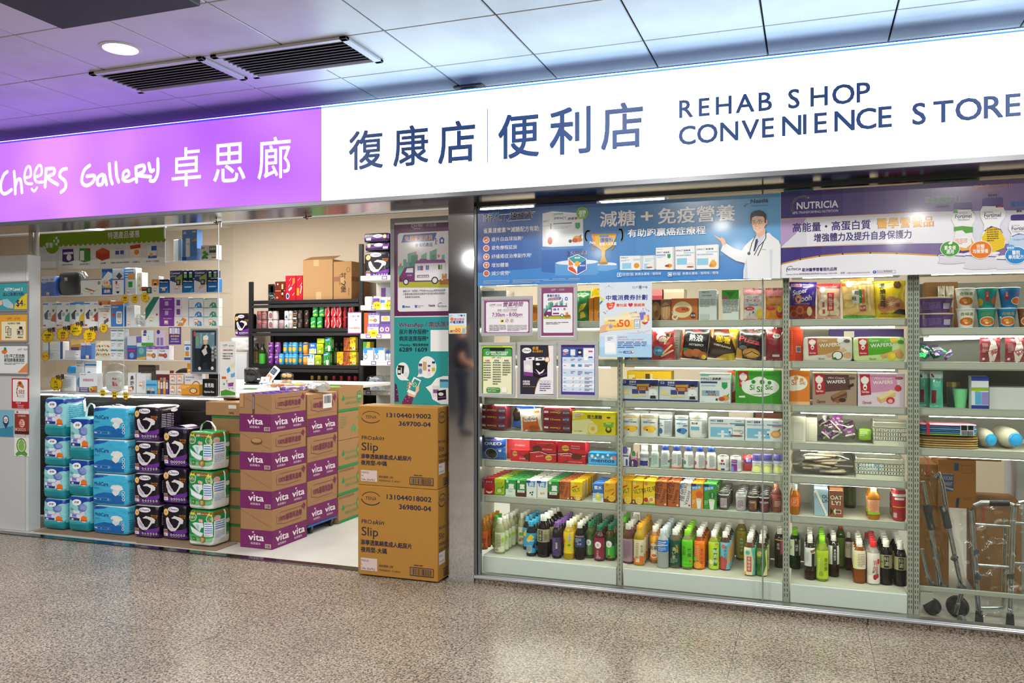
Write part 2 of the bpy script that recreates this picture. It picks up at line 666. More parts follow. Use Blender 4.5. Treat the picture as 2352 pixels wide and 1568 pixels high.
def noisy(name,c1,c2,scale,rough=.6,spec=.4,metal=0.,bump=0.):
 m=bpy.data.materials.new(name)
 m.use_nodes=True
 nt=m.node_tree
 N,L=nt.nodes.new,nt.links.new
 b=nt.nodes['Principled BSDF']
 tc=N('ShaderNodeTexCoord')
 n=N('ShaderNodeTexNoise')
 n.inputs['Scale'].default_value=scale
 n.inputs['Detail'].default_value=4
 L(tc.outputs['Object'],n.inputs['Vector'])
 r=N('ShaderNodeValToRGB')
 r.color_ramp.elements[0].position,r.color_ramp.elements[1].position=.3,.7
 r.color_ramp.elements[0].color,r.color_ramp.elements[1].color=lin(c1),lin(c2)
 L(n.outputs['Fac'],r.inputs[0])
 L(r.outputs[0],b.inputs['Base Color'])
 b.inputs['Roughness'].default_value=rough
 b.inputs['Specular IOR Level'].default_value=spec
 b.inputs['Metallic'].default_value=metal
 if bump:
  bp=N('ShaderNodeBump')
  bp.inputs['Strength'].default_value=bump
  bp.inputs['Distance'].default_value=.01
  L(n.outputs['Fac'],bp.inputs['Height'])
  L(bp.outputs[0],b.inputs['Normal'])
 MATS[name]=m
noisy('vinyl','#bdbdb4','#c9c9c1',3,.35)
noisy('cream_wall','#e6d3bb','#ead9c3',1.5,.75,.2)
noisy('white_wall','#d8d8d6','#e2e2e0',1.5,.7,.2)
noisy('grey_wall','#9b9a97','#adaca9',1.2,.6,.3)
noisy('grey_panel','#a9aba8','#b3b5b2',2,.45,.4)
noisy('soffit_white','#c9c9c6','#d2d2cf',1,.7,.2)
noisy('brushed_steel','#9a9a9e','#b2b2b6',6,.16,.5,1.0,.03)
noisy('ceiling_back','#3c3d3e','#454647',2,.8)
m=bpy.data.materials.new('ceiling_panel')
m.use_nodes=True
_nt=m.node_tree
_b=_nt.nodes['Principled BSDF']
_tcn=_nt.nodes.new('ShaderNodeTexCoord')
_v=_nt.nodes.new('ShaderNodeTexVoronoi')
_v.inputs['Scale'].default_value=130
_v.inputs['Randomness'].default_value=0
_nt.links.new(_tcn.outputs['Object'],_v.inputs['Vector'])
_r=_nt.nodes.new('ShaderNodeValToRGB')
_r.color_ramp.elements[0].position,_r.color_ramp.elements[1].position=.2,.34
_r.color_ramp.elements[0].color,_r.color_ramp.elements[1].color=lin('#b4b5b8'),lin('#d2d3d7')
_nt.links.new(_v.outputs['Distance'],_r.inputs[0])
_n=_nt.nodes.new('ShaderNodeTexNoise')
_n.inputs['Scale'].default_value=1.6
_n.inputs['Detail'].default_value=5
_nt.links.new(_tcn.outputs['Object'],_n.inputs['Vector'])
_r2=_nt.nodes.new('ShaderNodeValToRGB')
_r2.color_ramp.elements[0].position,_r2.color_ramp.elements[1].position=.25,.5
_r2.color_ramp.elements[0].color,_r2.color_ramp.elements[1].color=lin('#e3e1dd'),lin('#ffffff')
_nt.links.new(_n.outputs['Fac'],_r2.inputs[0])
_mx=_nt.nodes.new('ShaderNodeMix')
_mx.data_type='RGBA'
_mx.blend_type='MULTIPLY'
_mx.inputs[0].default_value=1
_nt.links.new(_r.outputs[0],_mx.inputs[6])
_nt.links.new(_r2.outputs[0],_mx.inputs[7])
_nt.links.new(_mx.outputs[2],_b.inputs['Base Color'])
_b.inputs['Roughness'].default_value=.38
_b.inputs['Specular IOR Level'].default_value=.5
MATS['ceiling_panel']=m
ZC=2.852
XL,XR=-10.0,4.0
struct('floor_concourse',M().box(XL,-12.0,-.1,XR,0,0,mat='granite_floor',ch=0))
struct('floor_shop',M().box(XL,0,-.1,XR,3.5,0,mat='vinyl',ch=0))
m=M()
m.box(XL,-12,ZC+.03,XR,.9,ZC+.06,mat='ceiling_back',ch=0)
TX,TY=.563,.545
for i in range(-15,10):
 for j in range(-20,4):
  x0,y0=-1.331+i*TX,-.955+j*TY
  if x0<XL-.1 or x0>XR or y0<-12 or y0>.85:
   continue
  m.box(x0+.004,y0+.003,ZC,x0+TX-.004,y0+TY-.003,ZC+.012,mat='ceiling_panel',ch=.003)
struct('ceiling_concourse',m)
struct('wall_back',M().box(XL,3.4,0,XR,3.5,2.95,mat='cream_wall',ch=0))
struct('wall_right',M().box(XR-.1,0,0,XR,3.4,2.95,mat='cream_wall',ch=0))
struct('wall_left',M().box(XL,0,0,XL+.1,3.4,2.95,mat='cream_wall',ch=0))
struct('ceiling_shop',M().box(XL,.9,2.8,XR,3.5,2.9,mat='soffit_white',ch=0))
struct('ceiling_soffit',M().box(XL,.06,2.30,-1.9,.84,2.36,mat='soffit_white',ch=0).box(XL,.82,2.30,-1.9,.86,2.82,mat='soffit_white',ch=0))
struct('wall_bulkhead',M().box(XL,.02,2.24,XR,.07,ZC+.05,mat='grey_panel',ch=0))
m=M()
m.box(XL,-12.1,0,XR,-12,2.95,mat='grey_wall',ch=0)
struct('wall_opposite',m)
m=M()
m.box(-8.15,-11.99,0,-7.15,-11.95,2.1,'#6f7072',PT)
m.box(-8.22,-12.0,0,-8.15,-11.93,2.17,'#8b8c8e',PT).box(-7.15,-12,0,-7.08,-11.93,2.17,'#8b8c8e',PT).box(-8.22,-12,2.1,-7.08,-11.93,2.17,'#8b8c8e',PT)
struct('door_1',m)
struct('wall_end',M().box(XL-.1,-12,0,XL,0,2.95,mat='grey_wall',ch=0))
struct('trim_1',M().box(-5.60,-.012,-.02,-2.0,.055,.006,'#77787c','chrome',.002))
m=M()
for a,b in((-1.815,-.31),(-.308,.263),(.265,.539),(.541,2.2)):
 m.box(a,-.012,-.02,b,.08,.036,mat='granite_kerb',ch=.001)
struct('trim_2',m)
pil=struct('pillar_steel',M().box(-1.987,-.004,-.02,-1.822,.09,2.2,'#c9cbd0','mirror',.003))
m=M()
AL='#84888c'
m.box(-1.822,-.012,.034,2.2,.05,.05,'#b2b4b6',MT,.003)
m.box(-1.822,-.02,.03,2.2,-.008,.044,'#c6c8ca',MT,.003)
m.box(-1.822,-.012,.05,-1.803,.04,2.178,'#70757a',MT,.003)
m.box(-1.800,-.006,.05,-1.788,.034,2.178,'#8d9296',MT,.003)
m.box(-1.822,-.012,2.163,2.2,.045,2.183,'#4b4e50',MT,.003)
struct('window_1',m)
m=M()
m.box(-1.79,.008,.05,-.2325,.018,2.165,mat='window_glass',ch=0)
wg=struct('window_2',m)
m=M()
m.box(-.2295,.008,.05,2.2,.018,2.165,mat='window_glass',ch=0)
struct('window_3',m)
struct('trim_3',M().box(-.2345,.004,.05,-.2275,.02,2.165,'#7f8a86',PL,.001))
m=M()
m.box(XL,-.258,2.178,XR,.05,2.196,mat='brushed_steel',ch=.002)
m.box(-1.9,-.0,2.19,2.2,.06,2.2,'#55585a',MT,.001)
m.box(XL,-.022,2.19,-1.99,.02,2.245,'#6a6b6c',MT,.002)
struct('trim_4',m)
struct('pillar_white',M().box(-6.4,.10,0,-5.42,.21,2.03,'#c2c4c6',PT,.004).box(-5.419,.102,0,-5.394,.21,2.03,'#cfd1d3',PT,.004))
for k,dx in enumerate((0,.055)):
 o=struct('trim_%d'%(5+k),M().tube([(X_(72,.25)+dx,.25,.02),(X_(72,.25)+dx,.25,2.298)],.018,10,'#c9c2b6',PT))
emitter('sign_white',(.60,.80,1.0),5.2)
emitter('sign_edge_white',(.50,.76,1.0),26.0)
emitter('sign_edge_purple',(.42,.20,1.0),11.0)
_sw=MATS['sign_white']
emitter('sign_purple',(.60,.19,1.0),1.15)
_nt=MATS['sign_purple'].node_tree
_tcn=_nt.nodes.new('ShaderNodeTexCoord')
_n=_nt.nodes.new('ShaderNodeTexNoise')
_n.inputs['Scale'].default_value=1.3
_n.inputs['Detail'].default_value=1
_r=_nt.nodes.new('ShaderNodeValToRGB')
_r.color_ramp.elements[0].position,_r.color_ramp.elements[1].position=.3,.72
_r.color_ramp.elements[0].color=(.46,.125,1.7,1)
_r.color_ramp.elements[1].color=(.78,.30,1.9,1)
_nt.links.new(_tcn.outputs['Object'],_n.inputs['Vector'])
_nt.links.new(_n.outputs['Fac'],_r.inputs[0])
_nt.links.new(_r.outputs[0],[q for q in _nt.nodes if q.type=='EMISSION'][0].inputs[0])
emitter('sign_letter',(1,.97,1),1.6)
principled('sign_ink',attr=False,col='#2b4a86',rough=.5)
SY=-.28
sign=empty('shop_sign',(-2.665,SY,2.204))
tag(sign,'long backlit shop sign over the entrance and window, purple at left and white at right','sign')
SH=2.738-2.204
def sg(x,y,n):
 return(x,-.004-n,y)
m=M()
m.box(-5.0,0,0,0,.22,SH,mat='sign_purple',ch=.001)
m.build('purple_panel',sign)
m=M()
m.box(0.001,0,0,5.2,.22,SH,mat='sign_white',ch=.001)
m.build('white_panel',sign)
m=M()
m.box(-5.0,-.012,-.028,5.2,.018,-.002,'#8c8e94',MT,.002)
m.box(-5.0,-.004,SH+.001,5.2,.23,SH+.008,'#2b56c8',PT,.001)
m.box(-5.0,.001,SH+.008,5.2,.004,SH+.022,'#1b2440',PT,.0005)  # dark lip added behind the edge light to shade the ceiling at the back
m.build('frame',sign)
M().quad((-5,-.002,SH+.010),(0,-.002,SH+.010),(0,-.013,SH+.010),(-5,-.013,SH+.010),mat='sign_edge_purple').build('edge_light',sign)
M().quad((0,-.002,SH+.010),(5.2,-.002,SH+.010),(5.2,-.013,SH+.010),(0,-.013,SH+.010),mat='sign_edge_white').build('edge_light',sign)
def sp(px,py):
 q=at(px,py,SY-.004)
 return q.x+2.665,q.z-2.204
def sign_text(body,px,pyb,px2,pyt,mat,bold=0.,sp_=1.):
 A=Art(1,1)
 x,y=sp(px,pyb)
 x2,_=sp(px2,pyb)
 _,yt=sp(px,pyt)
 v,t,w,y0,y1=glyphs(body,bold,0.,sp_)
 if ord(body[0])<128:
  A.t(body,x,y,(yt-y)/glyphs('H',bold)[4],'#2b4a86',bold=bold)
 else:
  size=(yt-y)/(y1-y0)
  A.t(body,x,y-y0*size,size,'#2b4a86',bold=bold,fit=x2-x)
 return A
letters=M()
for ch,a,b,yb,yt in(('復',803,880,391,304),('康',905,984,383,293),('店',1008,1091,377,283),('便',1146,1238,366,267),('利',1264,1356,357,252),('店',1382,1476,345,242)):
 letters.art(sign_text(ch,a,yb,b,yt,0,.013),sg,'sign_ink',.001)
A=Art(1,1)
x,y=sp(1120,374)
A.r(x-.002,y,.004,.29,'#2b4a86')
letters.art(A,sg,'sign_ink',.001)
for body,y0,y1,xs in(('REHAB SHOP',271,232,[1561,1606,1645,1691,1743,0,1811,1862,1912,1968,2002]),('CONVENIENCE STORE',333,292,[1560,1602,1655,1704,1751,1797,1845,1871,1917,1967,2018,0,2096,2144,2195,2260,2310,2346])):
 L_=len(body)
 for i,ch in enumerate(body):
  if ch==' ':
   continue
  xa=xs[i]
  xb=xs[i+1]if xs[i+1]else xs[i]+44
  f={'I':6,'E':.60}.get(ch,.72)
  wpx=f if f>1 else(xb-xa)*f+3
  if i==L_-1:
   wpx=34
  if ch in 'CO' or ch=='S':
   wpx=min(wpx+5,42)
  sl=(y0-0)+(xa-xs[0])*(-.0867)
  st=(y1-0)+(xa-xs[0])*(-.0985)
  letters.art(sign_text(ch,xa,sl,xa+wpx,st,0,.013),sg,'sign_ink',.001)
letters.build('lettering',sign)
letters=M()
for ch,a,b,yb,yt in(('卓',396,462,430,342),('思',491,564,421,333),('廊',593,668,413,319)):
 letters.art(sign_text(ch,a,yb,b,yt,0,.004),sg,'sign_letter',.001)
A=Art(1,1)
def brush(w,*pp):
 q=[sp(a/3.095,300+b/3.095)for a,b in pp]
 out=[]
 for i in range(len(q)-1):
  p0,p1,p2,p3=q[max(i-1,0)],q[i],q[i+1],q[min(i+2,len(q)-1)]
  for k in range(5):
   t=k/5
   out.append(tuple(.5*(2*p1[c]+(p2[c]-p0[c])*t+(2*p0[c]-5*p1[c]+4*p2[c]-p3[c])*t*t+(3*p1[c]-p0[c]-3*p2[c]+p3[c])*t**3)for c in(0,1)))
 out.append(q[-1])
 A.ln(out,w,'#ffffff')
B=.0235
brush(B,(55,292),(28,318),(8,385),(16,438),(45,447),(85,420))
brush(B,(104,292),(110,370),(112,448))
brush(B,(112,400),(128,352),(150,352),(160,440))
brush(B*.8,(185,335),(222,322),(218,262),(196,262),(178,320),(190,372),(232,378))
brush(B*.8,(258,330),(300,308),(296,252),(272,256),(250,312),(262,362),(310,366))
brush(B,(333,272),(326,400))
brush(B,(333,275),(385,270),(390,305),(345,335),(416,384))
brush(B,(480,272),(445,282),(430,322),(470,362),(470,410),(440,438))
brush(B*.7,(232,415),(250,432),(270,406))
brush(B,(645,248),(605,285),(588,360),(620,392),(668,365),(678,322),(625,326))
brush(B,(735,312),(705,335),(702,382),(735,378),(748,318),(765,384))
brush(B,(785,238),(792,330),(806,378))
brush(B,(832,230),(838,320),(852,366))
brush(B*.85,(880,345),(925,318),(915,285),(888,300),(884,350),(920,362),(960,345))
brush(B,(975,262),(980,366))
brush(B,(978,262),(1030,250),(1032,290),(990,318),(1080,330))
brush(B,(1068,236),(1082,290),(1102,282))
brush(B,(1132,205),(1132,300),(1108,356),(1078,358))
letters.art(A,sg,'sign_letter',.001)
letters.build('lettering',sign)
m=M()
m.box(-1.89,-.05,SH+.01+2.204,-1.79,.015,ZC+.005,'#7c8294',PT,.002)
m.box(-1.93,-.07,ZC-.012,-1.75,.015,ZC-.003,'#a8a08c',PT,.004)
o=m.build('sign_post')
tag(o,'short grey steel post holding the white sign up to the ceiling','post')
emitter('lamp',(1,.97,.93),14.0)
emitter('lamp_soft',(1,.98,.95),9.0)
def downlight(name,x,y,z,r,label,parent_mat='lamp',cat='ceiling light',group=None):
 o=empty(name,(x,y,z))
 tag(o,label,cat,group)
 n=28
 m=M()
 m.lathe([(r*1.02,.006),(r*1.22,.004),(r*1.22,-.003),(r*1.0,-.006),(r*.98,.0)],n,'#d9d9df',PT)
 m.build('rim',o)
 m=M()
 m.add([(r*math.cos(2*PI*i/n),r*math.sin(2*PI*i/n),-.002)for i in range(n)],[tuple(reversed(range(n)))],mat=parent_mat)
 m.build('diffuser',o)
 return o
downlight('ceiling_downlight',-3.243,-1.19,ZC,.083,'round white downlight in the ceiling panel left of the air vent')
downlight('ceiling_downlight',-1.045,-1.17,ZC,.083,'round white downlight cut off by the top edge of the picture, over the white sign')
for(px,py),lab in(((215,524),'bright round soffit downlight above the green product board'),((375,507),'bright round soffit downlight above the glass meter boxes'),((594,496),'round soffit downlight at the left above the black can rack'),((825,482),'round soffit downlight beside the tall standing poster')):
 v=(HY-py)/FPX
 t=(2.30-HC)/v
 u=(px-CX)/FPX
 downlight('soffit_downlight',t*(u*_c-_s),t*(_c+u*_s)-DY,2.298,.078,lab)
 area('soffit_downlight_glow',(t*(u*_c-_s),t*(_c+u*_s)-DY,2.288),.15,.15,9.0,(1,.98,.96),shape='DISK')
v=empty('air_vent',(-2.89,-.78,ZC-.004))
tag(v,'long white slatted air vent in two halves in the ceiling above the sign','vent')
for hx,x0,x1 in((0,-.80,-.045),(1,.005,.80)):
 m=M()
 for a,b,c,d in((x0,-.185,x1,-.155),(x0,.155,x1,.185),(x0,-.185,x0+.04,.185),(x1-.04,-.185,x1,.185)):
  m.box(a,b,-.012,c,d,.003,'#cfd0da',PT,.002)
 fr=m.build('frame',v)
 m=M()
 m.box(x0+.03,-.16,.0,x1-.03,.16,.003,'#26272c',PT,0)
 for k in range(9):
  y=-.155+k*.0345
  m.add([(x0+.035,y,-.011),(x1-.035,y,-.011),(x1-.035,y+.022,-.002),(x0+.035,y+.022,-.002)],[(0,1,2,3)],'#aeb0bc',PT)
  m.add([(x0+.035,y,-.011),(x1-.035,y,-.011),(x1-.035,y,-.014),(x0+.035,y,-.014)],[(0,1,2,3)],'#d5d6de',PT)
 m.build('slats',v)
o=M().box(-2.74,-2.52,2.60,-2.08,-1.985,2.78,'#0b090e',PT,.004).box(-2.6,-2.35,2.78,-2.5,-2.25,ZC,'#2a2630',PT).build('hanging_sign_box')
tag(o,'dark hanging sign box cut off by the top edge of the picture','sign')
def dsl(w,h,src):
 A=Art(w,h)
 X=lambda a:float(a)*w/100
 Y=lambda a:float(a)*h/100
 for op in src.split(';'):
  op=op.strip()
  if not op:
   continue
  c,k=op[0],op[1:].replace('#',' #').split()
  if c=='r':
   A.r(X(k[0]),Y(k[1]),X(k[2]),Y(k[3]),k[4],Y(k[5])if len(k)>5 else 0)
  elif c=='e':
   A.e(X(k[0]),Y(k[1]),X(k[2]),Y(k[3]),k[4],rot=math.radians(float(k[5]))if len(k)>5 else 0)
  elif c=='c':
   A.e(X(k[0]),Y(k[1]),Y(k[2]),Y(k[2]),k[3])
  elif c=='o':
   A.arc(X(k[0]),Y(k[1]),X(k[2]),Y(k[3]),float(k[6])if len(k)>6 else 0,float(k[7])if len(k)>7 else 360,Y(k[4]),k[5],20)
  elif c=='p':
   A.p([(X(k[i]),Y(k[i+1]))for i in range(1,len(k),2)],k[0])
  elif c=='l':
   A.ln([(X(k[i]),Y(k[i+1]))for i in range(2,len(k),2)],Y(k[1]),k[0])
  elif c=='s':
   A.star(X(k[0]),Y(k[1]),Y(k[2]),Y(k[3]),int(k[4]),k[5])
  elif c=='g':
   A.greek(X(k[0]),Y(k[1]),X(k[2]),int(k[3]),Y(k[4]),k[5])
  elif c=='b':
   A.bars(X(k[0]),Y(k[1]),X(k[2]),Y(k[3]),k[4]if len(k)>4 else '#222222')
  elif c=='t':
   o=dict(al='l')
   for q in k[5:]:
    if q in 'lcr':
     o['al']=q
    elif q=='b':
     o['bold']=.016
    elif q=='i':
     o['shear']=.25
    elif q[0]=='f':
     o['fit']=X(q[1:])
    elif q[0]=='R':
     o['rot']=math.radians(float(q[1:]))
   if 'V' in k[5:]:
    A.vt(k[0],X(k[1]),Y(k[2]),Y(k[3]),k[4],bold=o.get('bold',0))
   else:
    A.t(k[0].replace('_',' '),X(k[1]),Y(k[2]),Y(k[3]),k[4],**o)
 return A
def onz(px,py,z):
 u,v=(px-CX)/FPX,(HY-py)/FPX
 t=(z-HC)/v
 return Vector((t*(u*_c-_s),t*(_c+u*_s)-DY,z))
ORD=['first','second','third','fourth','fifth','sixth','seventh','eighth','ninth','tenth','eleventh','twelfth']
def crate(name,label,cat,p0,p1,ptop,z,Y,d,col,art='',right=None,left=None,top=None,mat='card',group=None,rz=0.,pbot=None):
 x0,x1=X_(p0,Y),X_(p1,Y)
 h=Z_((p0+p1)/2,ptop,Y)-z
 w=x1-x0
 m=boxpack(w,d,h,col,mat,.0015,front=dsl(w,h,art)if art else None,right=dsl(d,h,right)if right else None,left=dsl(d,h,left)if left else None,top=dsl(w,d,top)if top else None)
 o=m.build(name,None,((x0+x1)/2,Y+d/2,z+.0006),rz)
 return tag(o,label,cat,group)
def bagged(name,label,cat,p0,p1,ptop,z,Y,T,col,art='',mat=FM,seal=.06,seal_col=None,lean=0.,roll=0.,seed=1,wr=.004,group=None):
 x0,x1=X_(p0,Y),X_(p1,Y)
 h=Z_((p0+p1)/2,ptop,Y)-z
 w=x1-x0
 m=pouch(w,h,T,col,dsl(w,h,art)if art else None,mat,seed,seal,seal_col,wr)
 o=m.build(name,None,((x0+x1)/2,Y+T/2+.004,z+.002+abs(math.sin(roll))*w/2*.9),None,(-lean,roll,0))
 return tag(o,label,cat,group)
def interp(prof):
 def f(z):
  for(r0,z0),(r1,z1)in zip(prof,prof[1:]):
   if z0<=z<=z1 and z1>z0:
    return r0+(r1-r0)*(z-z0)/(z1-z0)
  return prof[-1][0]
 return f
SHAPES={'tea':[(.80,0),(.94,.006),(1,.03),(1,.20),(.975,.21),(1,.22),(1,.62),(.985,.67),(.93,.715),(.80,.765),(.60,.815),(.46,.85),(.42,.885)],'waist':[(.82,0),(.95,.006),(1,.04),(.99,.14),(.93,.22),(.88,.33),(.93,.44),(1,.53),(1,.64),(.93,.72),(.74,.785),(.52,.84),(.42,.885)],'square':[(.84,0),(.97,.006),(1,.03),(1,.64),(.985,.67),(.84,.73),(.60,.80),(.46,.85),(.42,.885)],'ribbed':[(.80,0),(.94,.006),(1,.03),(.96,.06),(1,.09),(.96,.12),(1,.15),(.96,.18),(1,.21),(.96,.24),(1,.27),(1,.63),(.97,.68),(.86,.74),(.64,.805),(.46,.85),(.42,.885)],'nutri':[(.86,0),(.98,.008),(1,.03),(.99,.3),(.94,.45),(.93,.55),(.9,.63),(.74,.72),(.60,.78),(.58,.82)],'nutri2':[(.9,0),(1,.02),(1,.12),(.92,.26),(.86,.38),(.9,.5),(.93,.58),(.82,.66),(.68,.71),(.64,.73)],}
def bottle(name,h,R,shape,liquid,cap,lab=None,z0=.12,z1=.62,art='',neck=None,fill=.84,body='pet',capr=None,label_mat=GL,captop=.985,n=20):
 o=empty(name,(0,0,0))
 sh=SHAPES[shape]
 pr=[(r*R,z*h)for r,z in sh]
 m=M()
 zc=[((a[1]+b[1])/2)/h for a,b in zip(pr,pr[1:])]
 m.lathe(pr,n,mat=body,cols=[liquid if q<fill else(neck or liquid)for q in zc])
 m.build('body',o)
 zn=pr[-1][1]
 rc=capr*R if capr else pr[-1][0]*1.15
 m=M()
 m.lathe([(rc*.96,zn-.004),(rc,zn-.002),(rc,h*captop-.002),(rc*.93,h*captop),(0,h*captop+.0005)],n,cap,PL)
 m.lathe([(rc*1.08,zn-.009),(rc*1.08,zn-.005)],n,cap,PL)
 m.build('cap',o)
 if lab:
  rf=interp(pr)
  zs=sorted({z0*h,z1*h}|{q[1]for q in pr if z0*h<q[1]<z1*h})
  m=M()
  pl=[(rf(z)+.0006,z)for z in zs]
  vs,fs=[],[]
  for r,z in pl:
   for i in range(n+1):
    a=2*PI*i/n
    vs.append((r*math.cos(a),r*math.sin(a),z))
  for j in range(len(pl)-1):
   for i in range(n):
    k=j*(n+1)+i
    fs.append((k,k+1,k+n+2,k+n+1))
  m.add(vs,fs,lab,label_mat)
  if art:
   wf=2.5*R
   A=dsl(wf,(z1-z0)*h,art)
   mp=cyl(lambda z:rf(min(max(z+z0*h,zs[0]),zs[-1]))+.0006)
   m.art(A,lambda x,y,d:(lambda q:(q[0],q[1],q[2]+z0*h))(mp(x-wf/2,y,d)),label_mat,.00015,.007,n0=3)
  m.build('label',o)
 return o
def can(name,h,R,col,art='',lid='#b9bcc0',fullband=None,n=20,mat=GL,topart=True):
 o=empty(name,(0,0,0))
 m=M()
 m.lathe([(R*.80,0),(R*.86,.001),(R,h*.07),(R,h*.90),(R*.88,h*.975),(R*.88,h*.985)],n,col,mat)
 wf=2.5*R
 if art:
  A=dsl(wf,h*.84,art)
  m.art(A,lambda x,y,d:(lambda q:(q[0],q[1],q[2]+h*.06))(cyl(R)(x-wf/2,y,d)),mat,.00015,.007,n0=3)
 m.build('body',o)
 m=M()
 m.lathe([(R*.90,h*.972),(R*.91,h),(R*.86,h),(R*.83,h*.975),(0,h*.973)],n,lid,MT)
 m.box(-.006,-R*.5,h*.976,.006,R*.25,h*.985,lid,MT,.001)
 m.build('lid',o)
 return o
def place_row(proto,kind,where,x,y,z,n,dy,cat,group,dx=0.,rz=0.,first=0,jit=.003,single=None):
 out=[]
 for i in range(n):
  o=proto if i==0 else copy_tree(proto)
  o.location=(x+dx*i+(random.uniform(-jit,jit)if i else 0),y+dy*i,z+.0006)
  o.rotation_euler=(0,0,rz+random.uniform(-.12,.12)*(1 if i else.2))
  if n==1:
   lab='%s %s'%(kind,where)
  elif i==0:
   lab='%s, front one of its column %s'%(kind,where)
  elif i==n-1:
   lab='%s, rearmost of its column %s'%(kind,where)
  else:
   lab='%s, %s back in its column %s'%(kind,ORD[i],where)
  tag(o,lab,cat,group)
  out.append(o)
 return out
emitter('shelf_tube',(1,.95,.80),36.0)
GR='#a6a99d'
SHZ=[1.500,1.285,1.060,.866,.695,.490]
ZB=.150
BX=[(-1.795,-1.005),(-.965,-.135),(-.098,.447),(.503,1.42)]
BAYW=['leftmost white display bay behind the glass, beside the steel pillar','second white display bay behind the glass, under the blue banner','narrow third display bay behind the glass, under the purple banner','rightmost display bay, open at the bottom with walking frames inside']
def shelf_part(root,x0,x1,z,lamp=True,off=(0,0)):
 m=M()
 m.box(x0,.098,z-.022,x1,.50,z,'#c9cabd',PT,.002)
 sh=m.build('shelf',root)
 m=M()
 m.box(x0,.082,z-.036,x1,.0975,z+.004,GR,PT,.002)
 m.box(x0+.01,.0795,z-.030,x1-.01,.082,z-.004,'#b3b6aa',PL,.0005)
 m.build('price_rail',sh)
 if lamp:
  a,b=x0+.05+off[0],x1-.05-off[1]
  m=M()
  m.box(a-.02,.118,z-.031,b+.02,.150,z-.023,'#d4d5cc',PT,.002)
  m.tube([(a,.128,z-.038),(b,.128,z-.038)],.0052,8,mat='shelf_tube')
  m.build('tube_lamp',sh)
for bi,(x0,x1)in enumerate(BX):
 rt=empty('display_shelving',((x0+x1)/2,.3,0))
 tag(rt,BAYW[bi],'shelving')
 cx=(x0+x1)/2
 a,b=x0-cx,x1-cx
 rt.location=(cx,0,0)
 zs=SHZ if bi<3 else[1.452,1.285,1.060,.862]
 for k,z in enumerate(zs):
  if bi==3 and k==1:
   shelf_part(rt,a,b,z,False)
  else:
   shelf_part(rt,a,b,z)
 m=M()
 m.box(a,.10,1.735,b,.50,1.76,'#b9bab0',PT,.002)
 c=m.build('canopy',rt)
 m=M()
 m.tube([(a+.06,.13,1.722),(b-.06,.13,1.722)],.006,8,mat='shelf_tube')
 m.build('tube_lamp',c)
 if bi<3:
  m=M()
  m.box(a,.055,.052,b,.075,ZB-.004,'#dde2e1',PT,.002)
  m.build('kick_panel',rt)
  m=M()
  m.box(a,.075,ZB-.022,b,.52,ZB,'#c6c7b8',PT,.002)
  m.build('bottom_shelf',rt)
  m=M()
  for z0,z1 in((ZB,.70),(.70,1.06))+(((1.06,1.27),)if bi==2 else())+((1.30,1.46),):
   m.box(a,.52,z0+.004,b,.535,z1-.004,'#e2e1d8',PT,.002)
  for q in range(2 if bi<2 else 1):
   lx=a+.09+q*(b-a)*.5
   for i in range(11):
    for j in range(5):
     if(i+j)%2==0:
      x,z=lx+i*.02,.375+j*.02
      m.add([(x-.011,.5185,z),(x,.5185,z-.011),(x+.011,.5185,z),(x,.5185,z+.011)],[(0,1,2,3)],'#23241f',PT)
  m.build('back_panel',rt)
  if bi==0:
   M().box(a-.11,.20,ZB,a-.105,.52,1.73,'#c9cbc6',PT,.001).build('side_panel',rt)
 else:
  m=M()
  m.box(a,.085,.165,b,.10,.188,GR,PT,.002)
  m.build('front_bar',rt)
  m=M()
  m.add([(a+.002,.07,.16),(a+.06,.07,.16),(a+.06,.07,.13),(a+.018,.07,.10),(a+.002,.07,.10),(a+.002,.10,.16),(a+.06,.10,.16),(a+.06,.10,.13),(a+.018,.10,.10),(a+.002,.10,.10)],[(0,1,2,3,4),(9,8,7,6,5),(0,5,6,1),(1,6,7,2),(2,7,8,3),(3,8,9,4)],GR,PT)
  m.build('bracket',rt)
  m=M()
  m.box(a,.53,.88,b,.545,1.70,'#8f908a',PT,.002)
  m.build('back_panel',rt)
def upright(x,w,label,slots=2):
 o=empty('upright_post',(x,.062,.048))
 tag(o,label,'post',None)
 m=M()
 m.box(-w/2,0,0,w/2,.030,1.70,GR,PT,.002)
 m.build('channel',o)
 m=M()
 for k in range(int(1.64/.026)):
  z=.03+k*.026
  for c in range(slots):
   xx=(c-(slots-1)/2)*w*.42
   m.quad((xx-.0016,-.0006,z),(xx+.0016,-.0006,z),(xx+.0016,-.0006,z+.015),(xx-.0016,-.0006,z+.015),'#23241f',PT)
 m.build('slots',o)
upright(-.988,.026,'white slim upright between the first and second display bays',1)
upright(-.119,.032,'grey slotted upright between the blue and purple banners')
upright(.461,.026,'grey slotted upright at the right side of the narrow bay')
upright(.489,.026,'grey slotted upright at the left side of the rightmost bay')
for x0,x1,z,Y,lab in((X_(1099,.35),X_(1226,.35),Z_(1160,475,.35),.35,'bright white light box glowing above the left end of the blue banner'),(X_(1375,.5),X_(1526,.5),Z_(1450,461,.5),.5,'slanting white tube light above the middle of the blue banner')):
 o=empty('tube_light',(x0,Y,z))
 tag(o,lab,'light')
 M().box(0,.0,-.012,x1-x0,.05,.03,mat='lamp_soft',ch=.004).build('diffuser',o)
 M().box(-.015,-.004,-.016,0,.056,.036,'#dcdcd8',PT).box(x1-x0,-.004,-.016,x1-x0+.015,.056,.036,'#dcdcd8',PT).build('end_cap',o)
 M().box(.1,.02,.03,.12,.03,2.850-z,'#9a9a98',MT).build('hanger',o)
G1='drink bottles on the lowest shelf, left bay'
G2='drink bottles on the lowest shelf, second bay'
